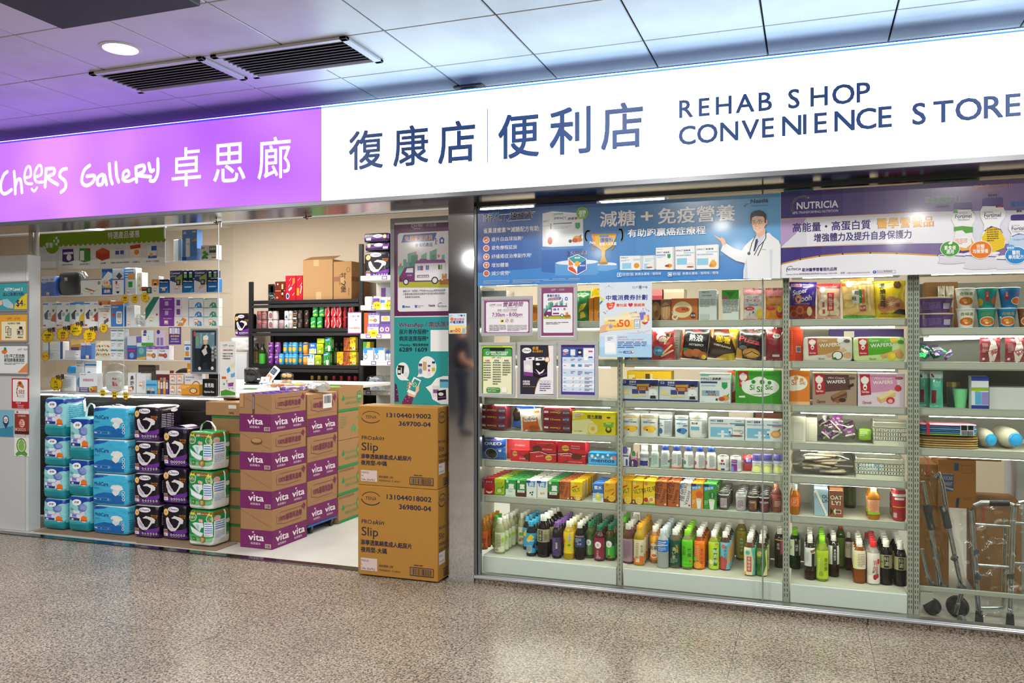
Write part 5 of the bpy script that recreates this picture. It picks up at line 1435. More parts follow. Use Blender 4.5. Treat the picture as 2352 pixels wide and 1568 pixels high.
bagged('rice_cracker_bag','tall clear bag of biscuit fingers with an orange top','snacks',1934,2012,641,S0,.118,.06,'#d8b46a','r 0 84 100 16 #d9622a;e 24 88 11 9 #f2ece6;l #ead09a 5 46 20 42 80;l #ead09a 5 58 20 56 80;l #e3c68a 5 70 20 70 80;l #ead09a 5 84 20 82 80;e 20 36 16 8 #e6c67a;e 20 56 16 8 #e6c67a;e 30 20 16 8 #dfbb6a;r 30 38 22 34 #eceae4;r 52 38 9 34 #2f8a3a;r 61 38 9 34 #e0662a;t 旺 46 60 11 #2a2020 c b;t 旺 37 46 11 #2a2020 c b;r 54 18 18 14 #a8423a;t 仙貝 62 23 7 #f2e6d8 c;p #4a9a3a 0 0 100 0 100 5 0 10',seed=27,roll=-.05,seal_col='#c9a23a')
bagged('rice_cracker_bag','yellow bag of seaweed rice crackers at the right end of the narrow bay','snacks',2006,2082,645,S0,.135,.06,'#d9bc1e','e 54 40 22 19 #c98a5a;e 34 34 20 17 #b8764a;e 76 36 18 18 #c2825a;s 54 40 4 12 9 #e9d0a0;s 34 34 4 10 9 #8a4a3a;s 76 36 4 10 9 #8a4a3a;t 厚燒海苔 28 82 15 #1f1c18 V b;c 74 90 9 #5a3a2a;t WANT_WANT 52 12 6 #3a3420 c b f60;t SEAWEED_RICE_CRACKERS 52 6 4 #3a3420 c f66;p #2a2a2a 60 16 100 10 100 24 80 26',seed=28,seal_col='#e0c83a')
T4=1.452
for k,(lab,z)in enumerate((('purple instant noodle bowl, lower of two stacked',T4),('purple instant noodle bowl, upper of two stacked',T4+.079))):
 o=empty('noodle_bowl',(X_(2151,.16),.205,z+.0006))
 m=M()
 m.lathe([(.068,0),(.072,.003),(.086,.062),(.090,.070)],30,'#5a3a78',GL)
 m.art(dsl(.2,.06,'g 16 80 44 7 9 #8a6fae;r 66 30 20 46 #b9aecb'),lambda x,y,n:(lambda R:((R+n)*math.sin((x-.1)/R),-(R+n)*math.cos((x-.1)/R),y))(.0715+.0145*(y-.003)/.059+.0004 if y>.003 else.0725),GL,.0002,.010,n0=3)
 m.build('bowl',o)
 M().lathe([(.090,.069),(.092,.072),(.092,.075),(.084,.077),(0,.077)],30,'#c9b9b4',PP).build('lid',o)
 tag(o,lab,'noodle bowl','purple noodle bowls on the top shelf')
def noodle_cup(lab,px,z,col,art,turn=0.):
 o=empty('noodle_cup',(X_(px,.15),.175,z+.0006),turn)
 h,r0,r1=.098,.034,.0475
 rf=lambda y:r0+(r1-r0)*y/h
 m=M()
 m.lathe([(r0*.9,.004),(r0,0),(r0+.001,.004),(r1,h*.97)],28,col,PP)
 A=dsl(.10,h*.96,art)
 m.art(A,lambda x,y,n:((rf(y)+n)*math.sin((x-.05)/rf(y)),-(rf(y)+n)*math.cos((x-.05)/rf(y)),y),PP,.00015,.007,n0=3)
 m.build('cup',o)
 M().lathe([(r1,h*.955),(r1*1.045,h*.965),(r1*1.045,h*.985),(r1*.97,h),(0,h)],28,'#e4e2dc',PP).build('lid',o)
 return tag(o,lab,'noodle cup','noodle cups on the top shelf')
CUP='e 50 36 42 25 #e9dcc0;e 50 36 37 21 #c8642e;e 40 40 12 8 #e0a04a;e 58 32 12 8 #d8783a;e 66 42 8 6 #6f9a3a;e 46 28 8 5 #ecd08a;t 合味道 50 68 18 %s c b f66;r 0 92 100 8 %s'
for k in(0,1):
 z=T4+k*.0995
 pos=('lower','upper')[k]
 noodle_cup('white noodle cup, %s one of its stack'%pos,2220 if not k else 2216,z,'#e2e0da',CUP%('#7a7f1c','#cfd0cc')+(';r 0 20 14 60 #f0ede6;t 海鮮 6 60 9 #c2303a V' if k else ''))
 noodle_cup('teal noodle cup, %s one of its stack'%pos,2267+2*k,z,'#1f8a84',(CUP%('#8a8c1e','#2c9a92'))if not k else 'r 0 90 100 8 #2c9a92;r 36 34 18 50 #b3323a;t 日清 45 70 13 #f0e0dc V;e 90 36 26 22 #c8642e;e 8 30 20 20 #c9a23a;t NO 82 66 12 #b3323a b')
 noodle_cup('blue noodle cup, %s one of its stack'%pos,2318+2*k,z,'#1f6fa6',((CUP%('#a8a41e','#2a82ba'))+';r 4 20 12 40 #e6e6e6;b 5 22 10 30')if not k else 'r 0 90 100 8 #2a82ba;r 22 40 18 40 #9a2a4a;t 日清 31 70 12 #f0e0dc V;t CUP 74 74 9 #c22a34 b;t NOODLES 62 62 10 #c22a34 b;e 78 34 28 20 #e2d3b4;e 78 34 24 16 #c8642e')
noodle_cup('brown noodle cup at the right edge of the picture',2358,T4,'#7a4a34',CUP%('#8a8c1e','#8a5a40'))
for k,(p0,p1)in enumerate(((2155,2172),(2174,2192))):
 bagged('noodle_packet',('clear noodle packet standing behind the purple bowls','cream noodle packet standing behind the purple bowls')[k],'noodles',p0,p1,657,T4,.34,.03,'#c9bfae','r 20 60 60 20 #8a7a5a;r 10 20 70 30 #9a5a3a',seed=30+k)
crate('carton','plain brown carton at the back of the noodle shelf','carton',2124,2200,648,T4,.40,.10,'#8a6238','g 40 80 30 3 8 #6a4826')
rn=random.Random(5)
for k,(px,C)in enumerate(((2124,'#1f7a4a'),(2134,'#5a4a86'),(2144,'#2a8a54'),(2152,'#6a5a96'),(2158,'#2f9a5a'),(2166,'#3aa866'),(2172,'#7a5a9a'))):
 m=pouch(.055,.085,.014,C,dsl(.055,.085,'r 10 40 80 30 #c9d6d0'),'foil',seed=k,nu=8,nv=10)
 o=m.build('foil_sachet',None,(X_(px,.16),.15+(k%3)*.05,S1+.022+(k%2)*.012),rot=(-.75-.06*k,.5-.2*k,rn.uniform(-.4,.4)))
 tag(o,'%s foil sachet, %s from the left in the small heap'%(('green','lilac','green','lilac','green','green','lilac')[k],ORD[k]),'sachet','foil sachets heaped on the rightmost shelf')
PANT='p #e9ddd3 46 100 84 100 76 86 80 70 86 56 84 40 70 6 60 0 48 0 44 20 38 40 46 60 52 74;p #b0606a 40 46 86 56 86 42 62 24 58 28 42 42;g 10 74 26 7 5.5 #cf9a9a;c 16 14 5 #e9d9d6;p #b0606a 50 92 80 100 84 92 76 86 62 88;l #3a1a1c 0.8 80 70 86 56 84 40 70 6'
for lab,p0,p1 in(('dark pink pack of belly bands with a torso on it, left one',2250,2302),('dark pink pack of belly bands cut off by the right edge',2308,2362)):
 bagged('garment_pack',lab,'garment pack',p0,p1,771,S1,YF,.035,'#7f2a38',PANT,seed=33+p0%7,seal_col='#5a1c28')
o=empty('tube_light',(X_(2122,.3),.3,1.40))
tag(o,'white tube light running behind the foil sachets','light')
m=M()
m.tube([(0,0,0),(X_(2300,.3)-X_(2122,.3),0,.012)],.008,8,mat='lamp_soft')
m.build('tube',o)
M().box(-.02,-.01,.008,.6,.012,.026,'#cfd0cc',PT,.002).build('housing',o)
M().box(.1,.0,.026,.12,.01,.0295,'#9a9a98',MT).build('clip',o)
o['kind']='thing'
for lab,p0,p1,Y,c in(('mint green hanging pack, front of two',2137,2168,.12,'#5ab8a0'),('mint green hanging pack, behind at the left',2112,2136,.18,'#4fae98')):
 bagged('hanging_pack',lab,'pack',p0,p1,853,S2,Y,.04,c,'r 0 80 100 20 #cfe9e0;r 8 82 22 10 #7a1c2a;r 10 12 34 36 #7a1c2a',seed=40+p0%5,wr=.002)
y=.26
o=empty('tea_tin',(X_(2190,y),y,S2+.0006))
M().lathe([(.03,0),(.03,.105),(.027,.115)],20,'#3f5a54',GL).build('body',o)
M().lathe([(.031,.100),(.031,.125),(0,.127)],20,'#b9a86a',MT).build('lid',o)
tag(o,'dark green tin with a yellow lid behind the mint packs','tin')
o=empty('plastic_cup',(X_(2208,.18),.19,S2+.0006))
M().lathe([(.026,0),(.036,.092),(.038,.094),(.034,.092),(.025,.004),(0,.004)],24,'#7fdc9a',PL).build('cup',o)
tag(o,'pale green plastic cup left of the blue pad box','cup')
crate('pad_box','white and blue box with a green band, left of the plain white box','box',2228,2271,864,S2,YF,.08,'#dfe4ec','r 0 86 100 14 #2a3a94;r 0 0 100 12 #2a3a94;r 0 56 100 10 #8fb82a;r 20 48 30 10 #a8cc3a;r 22 14 36 38 #5ab0dc;r 60 14 40 38 #9a8ad0',left='r 0 0 100 100 #dfe4ec')
crate('white_box','plain white long box at the right end of the third shelf down','box',2272,2375,890,S2,.14,.16,'#d6d6d8',top='r 0 0 100 100 #e6e6e6')
o=M().box(-.07,-.03,0,.07,.03,.012,'#56585a',PL,.004,Matrix.Rotation(-.5,4,'Y')).build('tablet_stand',None,(X_(2318,.34),.34,S2+.06))
tag(o,'grey slanted tray behind the plain white box','tray')
for lab,z,cols_,sd in(('bagged stack of beige and brown folded towels, lower of two',.0,['#b99a62','#c2a56e','#a9854c','#bf9f66','#8a6236'],3),('bagged stack of blue, pink and lime folded towels on top of the beige ones',.062,['#8fb84a','#5f97c4','#3f6fa8','#7fb0d6','#4a7fb8','#c98aa0'],4)):
 root=empty('folded_towels',(X_(2181,.16),.21,.862+z+.0008))
 tag(root,lab,'towels','towel stacks on the lowest shelf of the rightmost bay')
 n=len(cols_)
 th=.058/n
 for k,C in enumerate(cols_):
  w,d=.27,.16
  f=softfn(w,d,th*1.05,.004,5,.002,sd*7+k)
  m=M()
  m.grid(lambda u,v:f(2*u-1,2*v-1,1),12,6,C,'cloth')
  m.grid(lambda u,v:f(2*u-1,-1,2*v-1),12,3,C,'cloth')
  m.grid(lambda u,v:f(1,2*u-1,2*v-1),6,3,C,'cloth')
  m.grid(lambda u,v:f(-1,1-2*u,2*v-1),6,3,C,'cloth')
  m.grid(lambda u,v:f(2*u-1,1-2*v,-1),12,6,C,'cloth')
  m.build('towel',root,(0,0,k*th*.97))
 if z:
  M().box(-.10,-.083,.001,-.085,.08,.060,'#c2284a',FM,.001).build('ribbon',root)
  m=M().box(.055,-.0835,.004,.12,-.0815,.056,'#b9c2c9',PP,.0005)
  m.art(dsl(.065,.052,'r 8 50 40 46 #1c1c1c;r 56 54 36 42 #1c1c1c;b 10 4 80 40'),lambda x,y,nn:(.055+x,-.0835-nn,.004+y),PP)
  m.build('paper_label',root)
for k,(px,py,lab)in enumerate(((2272,1013,'white urine bottle with a blue lid lying on its side, left one'),(2328,994,'white urine bottle with a blue lid lying on its side, right one higher up'))):
 r=.047
 cz=.862+(.048,.053)[k]
 o=empty('urine_bottle',(X_(px,.16),.16,cz),rot=(0,0,.12))
 tag(o,lab,'bottle','white bottles with blue lids on the lowest shelf')
 X90=Matrix.Rotation(-PI/2,4,'X')
 M().lathe([(.026,.004),(.030,.03),(.05,.07),(.053,.12),(.05,.22),(.03,.235),(0,.236)],22,'#d9d6c2',PL,xf=X90).build('body',o)
 M().lathe([(.0,-.012),(.030,-.011),(.034,-.006),(.034,.006),(.028,.008)],24,'#2394d6',PL,xf=X90).lathe([(.0,-.0135),(.022,-.013),(.026,-.0115)],24,'#2fa4e2',PL,xf=X90).build('lid',o)
 if k:
  o.scale=(.95,)*3
 else:
  o.scale=(.86,)*3
for lab,p0,p1,pyt,z0,Y,art,c in(('brown drink carton with a blue logo behind the walking frames',2176,2303,1060,.46,.75,'t POCARI 26 62 13 #f0e8d8 c b f26;r 11 34 30 36 #2a5a94;t POCARI 26 58 11 #c9a878 c b f24;t SWEAT 26 46 11 #c9a878 c b f22;p #c9a878 12 42 40 36 40 40 12 44;r 42 78 12 16 #2a4a7a;l #7a5630 1 62 74 90 74 90 90 62 90 62 74;t Sweat 76 18 12 #7a5630 c f22;p #2a3f62 46 2 54 2 56 22 48 20','#a06a30'),('brown carton left of the one with the blue logo',2110,2174,1068,.46,.78,'g 30 70 40 3 9 #7a5024','#98652e'),('brown carton under the one with the blue logo',2182,2330,1150,.0,.75,'r 12 78 7 16 #b3322a','#9a6832'),('brown carton standing on the floor behind the folded crutches',2108,2180,1160,.0,.80,'g 30 70 40 3 9 #7a5024','#8f5f2c')):
 crate('carton',lab,'carton',p0,p1,pyt,z0,Y,.3,c,art)
crate('carton','brown carton on top of the one with the blue logo','carton',2176,2300,1012,Z_(2240,1060,.75)+.001,.76,.28,'#8f5d2a','r 0 6 100 2 #7a4a1c')
crate('white_cabinet','plain white cabinet at the right behind the walking frame','cabinet',2306,2420,1040,0,.9,.3,'#b9bcbf','r 2 0 1 100 #8a8d90')
def rodpx(pts,Y,r,m,col='#c9ccce',mat='chrome',n=10):
 P=[at(x,y,(Y[i]if isinstance(Y,(list,tuple))else Y))for i,(x,y)in enumerate(pts)]
 m.tube(P,r,n,col,mat)
root=empty('walking_frame',(0,0,0))
tag(root,'aluminium walking frame wrapped in clear plastic, facing the glass','walking frame')
m=M()
rodpx([(2249,1420),(2243,1330),(2237,1260),(2233,1190),(2231,1172),(2238,1160),(2254,1153),(2312,1154),(2328,1160)],[.20,.20,.19,.18,.18,.18,.18,.18,.18],.0125,m)
rodpx([(2320,1420),(2323,1310),(2326,1200),(2330,1162),(2340,1154),(2358,1150),(2400,1150)],[.20,.20,.19,.18,.18,.18,.2],.0125,m)
m.build('tube_frame',root)
m=M()
rodpx([(2238,1203),(2324,1209)],.19,.0075,m)
rodpx([(2326,1200),(2420,1206)],.19,.0075,m)
rodpx([(2246,1297),(2322,1303)],.20,.0075,m)
rodpx([(2322,1292),(2420,1300)],.20,.0075,m)
rodpx([(2252,1395),(2305,1395)],.36,.0075,m)
rodpx([(2305,1395),(2306,1310),(2310,1190)],.40,.010,m,'#b9b6a6')
m.build('cross_bar',root)
m=M()
rodpx([(2272,1153),(2318,1154)],.18,.018,m,'#2a2b2c',PL)
m.build('hand_grip',root)
m=M()
for px,py in((2249,1424),(2320,1424)):
 q=at(px,py,.20)
 m.lathe([(.020,0),(.019,.02),(.016,.06)],12,'#3a3b3c',PL,(q.x,q.y,.001))
for pts in(((2241,1262),(2243,1275)),((2245,1318),(2247,1330)),((2321,1316),(2321,1328))):
 rodpx(pts,.19,.0165,m,'#4a4b4c',PL)
m.build('rubber_foot',root)
def bagsheet(pts,Y,bulge,seed,root,name=CB):
 rn=noise
 m=M()
 (xa,ya),(xb,yb),(xc,yc),(xd,yd)=pts
 def f(u,v):
  px=(xd+(xc-xd)*u)*(1-v)+(xa+(xb-xa)*u)*v
  py=(yd+(yc-yd)*u)*(1-v)+(ya+(yb-ya)*u)*v
  k=noise.noise_vector(Vector((u*9,v*11,seed)))
  k2=noise.noise_vector(Vector((u*22,v*25,seed+4)))
  return at(px+6*k.x,py+6*k.z,Y-bulge*math.sin(PI*u)**.5*.6+.018*k.y+.009*k2.y)
 m.grid(f,30,36,'#ffffff',CB)
 return m.build(name,root)
bagsheet(((2196,1170),(2420,1150),(2420,1418),(2238,1418)),.165,.03,3,root)
bagsheet(((2250,1150),(2420,1152),(2420,1400),(2255,1395)),.30,.0,8,root)
root=empty('folded_walking_frames',(0,0,0))
tag(root,'folded aluminium walking frames leaning in clear plastic sleeves at the left','walking frame')
m=M()
rodpx([(2119,1105),(2128,1150),(2140,1225),(2160,1345)],[.16,.17,.18,.22],.0115,m)
rodpx([(2148,1096),(2156,1085),(2164,1110),(2178,1200),(2196,1290),(2210,1355)],[.2,.2,.2,.2,.22,.25],.0115,m)
rodpx([(2160,1345),(2150,1290),(2140,1240)],.27,.011,m,'#a9acae')
rodpx([(2210,1355),(2196,1410)],.24,.012,m,'#a9acae')
rodpx([(2118,1260),(2128,1310),(2140,1345)],.16,.010,m)
m.build('tube_frame',root)
m=M()
rodpx([(2127,1158),(2140,1215)],[.172,.18],.019,m,'#3a3d40',PL)
rodpx([(2166,1160),(2178,1212)],[.2,.2],.019,m,'#3a3d40',PL)
for pts in(((2146,1275),(2155,1281)),((2187,1278),(2197,1284)),((2140,1340),(2150,1349)),((2160,1345),(2174,1352)),((2201,1344),(2215,1354))):
 rodpx(pts,.205,.017,m,'#4a4d50',PL)
m.build('joint',root)
for k,(px,py,rr)in enumerate(((2141,1386,.042),(2199,1386,.054))):
 q=at(px,py,.26)
 m=M()
 R90=Matrix.Rotation(PI/2,4,'Y')
 m.lathe([(.0,-.012),(rr*.6,-.014),(rr*.9,-.016),(rr,-.010),(rr,.010),(rr*.9,.016),(0,.012)],24,'#25272a',PL,xf=Matrix.Translation(Vector((q.x,q.y,rr+.001)))@Matrix.Rotation(PI/3,4,'Z')@R90)
 m.build('wheel',root)
bagsheet(((2112,1058),(2166,1090),(2238,1416),(2116,1412)),.13,.02,12,root)
o=M().tube([at(2121,1048,.105),at(2129,1052,.102),at(2134,1066,.102),at(2131,1084,.102),at(2121,1096,.105)],.0016,6,'#c22a2e',PL).build('cord_loop')
tag(o,'thin red cord looped at the slotted upright beside the folded frames','cord')
m=M()
q=at(2243,1412,.125)
m.lathe([(.0,-.008),(.026,-.010),(.030,-.006),(.030,.006),(.026,.010),(0,.008)],20,'#6a6c6e',PL,xf=Matrix.Translation(Vector((q.x,q.y,.031)))@Matrix.Rotation(.5,4,'Z')@Matrix.Rotation(PI/2,4,'Y'))
o=m.build('castor_wheel')
tag(o,'small grey castor wheel standing between the two bagged frames','wheel')
for lab,p0,p1,c,a in(('black and gold pack on top of the units above the purple banner',1885,1998,'#141626','e 42 40 22 30 #e6e6ea;t Cheers 42 30 26 #2a2a44 c b i f34;c 10 20 20 #c9a23a'),('first red box on top of the units, left of three',2016,2056,'#c2485c','p #f2dce0 40 90 60 90 64 10 44 10;p #e0902a 34 50 44 50 44 20'),('second red box on top of the units, middle of three',2057,2096,'#b03442','p #f2dce0 40 90 60 90 64 10 44 10;p #e0902a 64 50 74 30 64 20'),('third red box on top of the units, right of three',2097,2137,'#b8506c','p #f2dce0 40 90 60 90 64 10 44 10;p #e0902a 34 60 44 50 44 20')):
 Y=.16
 x0,x1=X_(p0,Y),X_(p1,Y)
 z=1.7606
 h=Z_((p0+p1)/2,404+(2137-(p0+p1)/2)*.05,Y)-z
 h=min(h,.415)
 w=x1-x0
 o=boxpack(w,.2,h,c,GL,.003,).build('stock_box',None,((x0+x1)/2,Y+.1,z))
 M().art(dsl(w,.08,a),lambda x,y,n:(x-w/2,-.1-n,h-.10+y),GL).build('print',o)
 tag(o,lab,'box')
crate('stock_box','dark green wrapped stack on top of the units behind the red boxes','box',2120,2250,408,1.7606,.38,.11,'#4a5e42','p #38492f 0 60 40 80 100 66 100 60 0 40')
crate('stock_box','dark teal box on top of the units at the joint of the banners','box',1800,1868,424,1.7606,.2,.2,'#12424a')
crate('stock_box','dark navy box on top of the units above the left part of the blue banner','box',1228,1370,462,1.7606,.2,.2,'#1a2a5a')
class Poster:
 def __init__(s,x0,x1,z0,z1,Y):
  s.x0,s.z0,s.Y=x0,z0,Y
  s.w,s.h=x1-x0,z1-z0
  s.A=Art(s.w,s.h)
  s.view(0,0,1)
 def view(s,ox,oy,sc):
  s.ox,s.oy,s.sc=ox,oy,sc
  return s
 def q(s,a,b):
  p=at(s.ox+a/s.sc,s.oy+b/s.sc,s.Y)
  return min(max(p.x-s.x0,0),s.w),min(max(p.z-s.z0,0),s.h)
 def L(s,a,b,d):
  p0,p1=at(s.ox+a/s.sc,s.oy+b/s.sc,s.Y),at(s.ox+a/s.sc,s.oy+(b-d)/s.sc,s.Y)
  return p1.z-p0.z
 def run(s,src):
  A=s.A
  for op in src.split(';'):
   op=op.strip()
   if not op:
    continue
   c,k=op[0],op[1:].replace('#',' #').split()
   F=float
   if c=='@':
    s.view(F(k[0]),F(k[1]),F(k[2]))
   elif c=='r':
    x,y=s.q(F(k[0]),F(k[3]))
    x2,y2=s.q(F(k[2]),F(k[1]))
    A.r(x,y,x2-x,y2-y,k[4],s.L(F(k[0]),F(k[1]),F(k[5]))if len(k)>5 else 0)
   elif c=='e':
    x,y=s.q(F(k[0]),F(k[1]))
    u=s.L(F(k[0]),F(k[1]),1)
    A.e(x,y,F(k[2])*u,F(k[3])*u,k[4],24,math.radians(F(k[5]))if len(k)>5 else 0)
   elif c=='p':
    A.p([s.q(F(k[i]),F(k[i+1]))for i in range(1,len(k),2)],k[0])
   elif c=='l':
    P=[s.q(F(k[i]),F(k[i+1]))for i in range(2,len(k),2)]
    A.ln(P,s.L(F(k[2]),F(k[3]),F(k[1])),k[0])
   elif c=='o':
    x,y=s.q(F(k[0]),F(k[1]))
    u=s.L(F(k[0]),F(k[1]),1)
    A.arc(x,y,F(k[2])*u,F(k[3])*u,F(k[6])if len(k)>6 else 0,F(k[7])if len(k)>7 else 360,F(k[4])*u,k[5],20)
   elif c=='s':
    x,y=s.q(F(k[0]),F(k[1]))
    u=s.L(F(k[0]),F(k[1]),1)
    A.star(x,y,F(k[2])*u,F(k[3])*u,int(k[4]),k[5])
   elif c=='g':
    x,y=s.q(F(k[0]),F(k[1]))
    x2,_=s.q(F(k[2]),F(k[1]))
    A.greek(x,y,x2-x,int(k[3]),s.L(F(k[0]),F(k[1]),F(k[4])),k[5])
   elif c=='t':
    x,y=s.q(F(k[1]),F(k[2]))
    u=s.L(F(k[1]),F(k[2]),1)
    o=dict(al='l')
    for z in k[5:]:
     if z in 'lcr':
      o['al']=z
     elif z=='b':
      o['bold']=.016
     elif z=='i':
      o['shear']=.25
     elif z[0]=='f':
      x2,_=s.q(F(k[1])+F(z[1:]),F(k[2]))
      o['fit']=x2-x
     elif z[0]=='R':
      o['rot']=math.radians(F(z[1:]))
    if 'V' in k[5:]:
     A.vt(k[0],x,y,F(k[3])*u,k[4],o.get('bold',0))
    else:
     A.t(k[0].replace('_',' '),x,y,F(k[3])*u,k[4],**o)
  return s
 def fade(s,c0,c1,n=14,x0=0.,x1=1.,y0=0.,y1=1.,vert=False):
  a,b=lin(c0),lin(c1)
  for i in range(n):
   t=i/(n-1)
   c=tuple(a[j]+(b[j]-a[j])*t for j in range(3))
   if vert:
    s.A.r(s.w*x0,s.h*(y0+(y1-y0)*i/n),s.w*(x1-x0),s.h*(y1-y0)/n,c)
   else:
    s.A.r(s.w*(x0+(x1-x0)*i/n),s.h*y0,s.w*(x1-x0)/n,s.h*(y1-y0),c)
  return s
def poster(name,label,cat,px0,px1,pyt,pyb,Y,src,bg='#f2f2f2',frame=None,fade=None,group=None,mat=GL,thick=.003,rect=None,tape=False):
 if rect:
  x0,x1,z0,z1=rect
 else:
  x0,x1=X_(px0,Y),X_(px1,Y)
  z1,z0=Z_((px0+px1)/2,pyt,Y),Z_((px0+px1)/2,pyb,Y)
 o=empty(name,((x0+x1)/2,Y,(z0+z1)/2))
 tag(o,label,cat,group)
 cx,cz=(x0+x1)/2,(z0+z1)/2
 f=frame[0]if frame else 0
 P=Poster(x0,x1,z0,z1,Y)
 if fade:
  P.fade(*fade[0],**fade[1])
 P.run(src)
 m=M()
 m.box(x0+f-cx,.0,z0+f-cz,x1-f-cx,thick,z1-f-cz,bg,mat,.0003)
 m.art(P.A,lambda x,y,n:(x0+x-cx,-n,z0+y-cz),mat,.00005,n0=4)
 m.build('sheet',o)
 if frame:
  m=M()
  a,b,c,d=x0-cx,x1-cx,z0-cz,z1-cz
  for q in((a,c,b,c+f),(a,d-f,b,d),(a,c+f,a+f,d-f),(b-f,c+f,b,d-f)):
   m.box(q[0],-.004,q[1],q[2],thick,q[3],frame[1],PL,.001)
  m.build('frame',o)
 return o
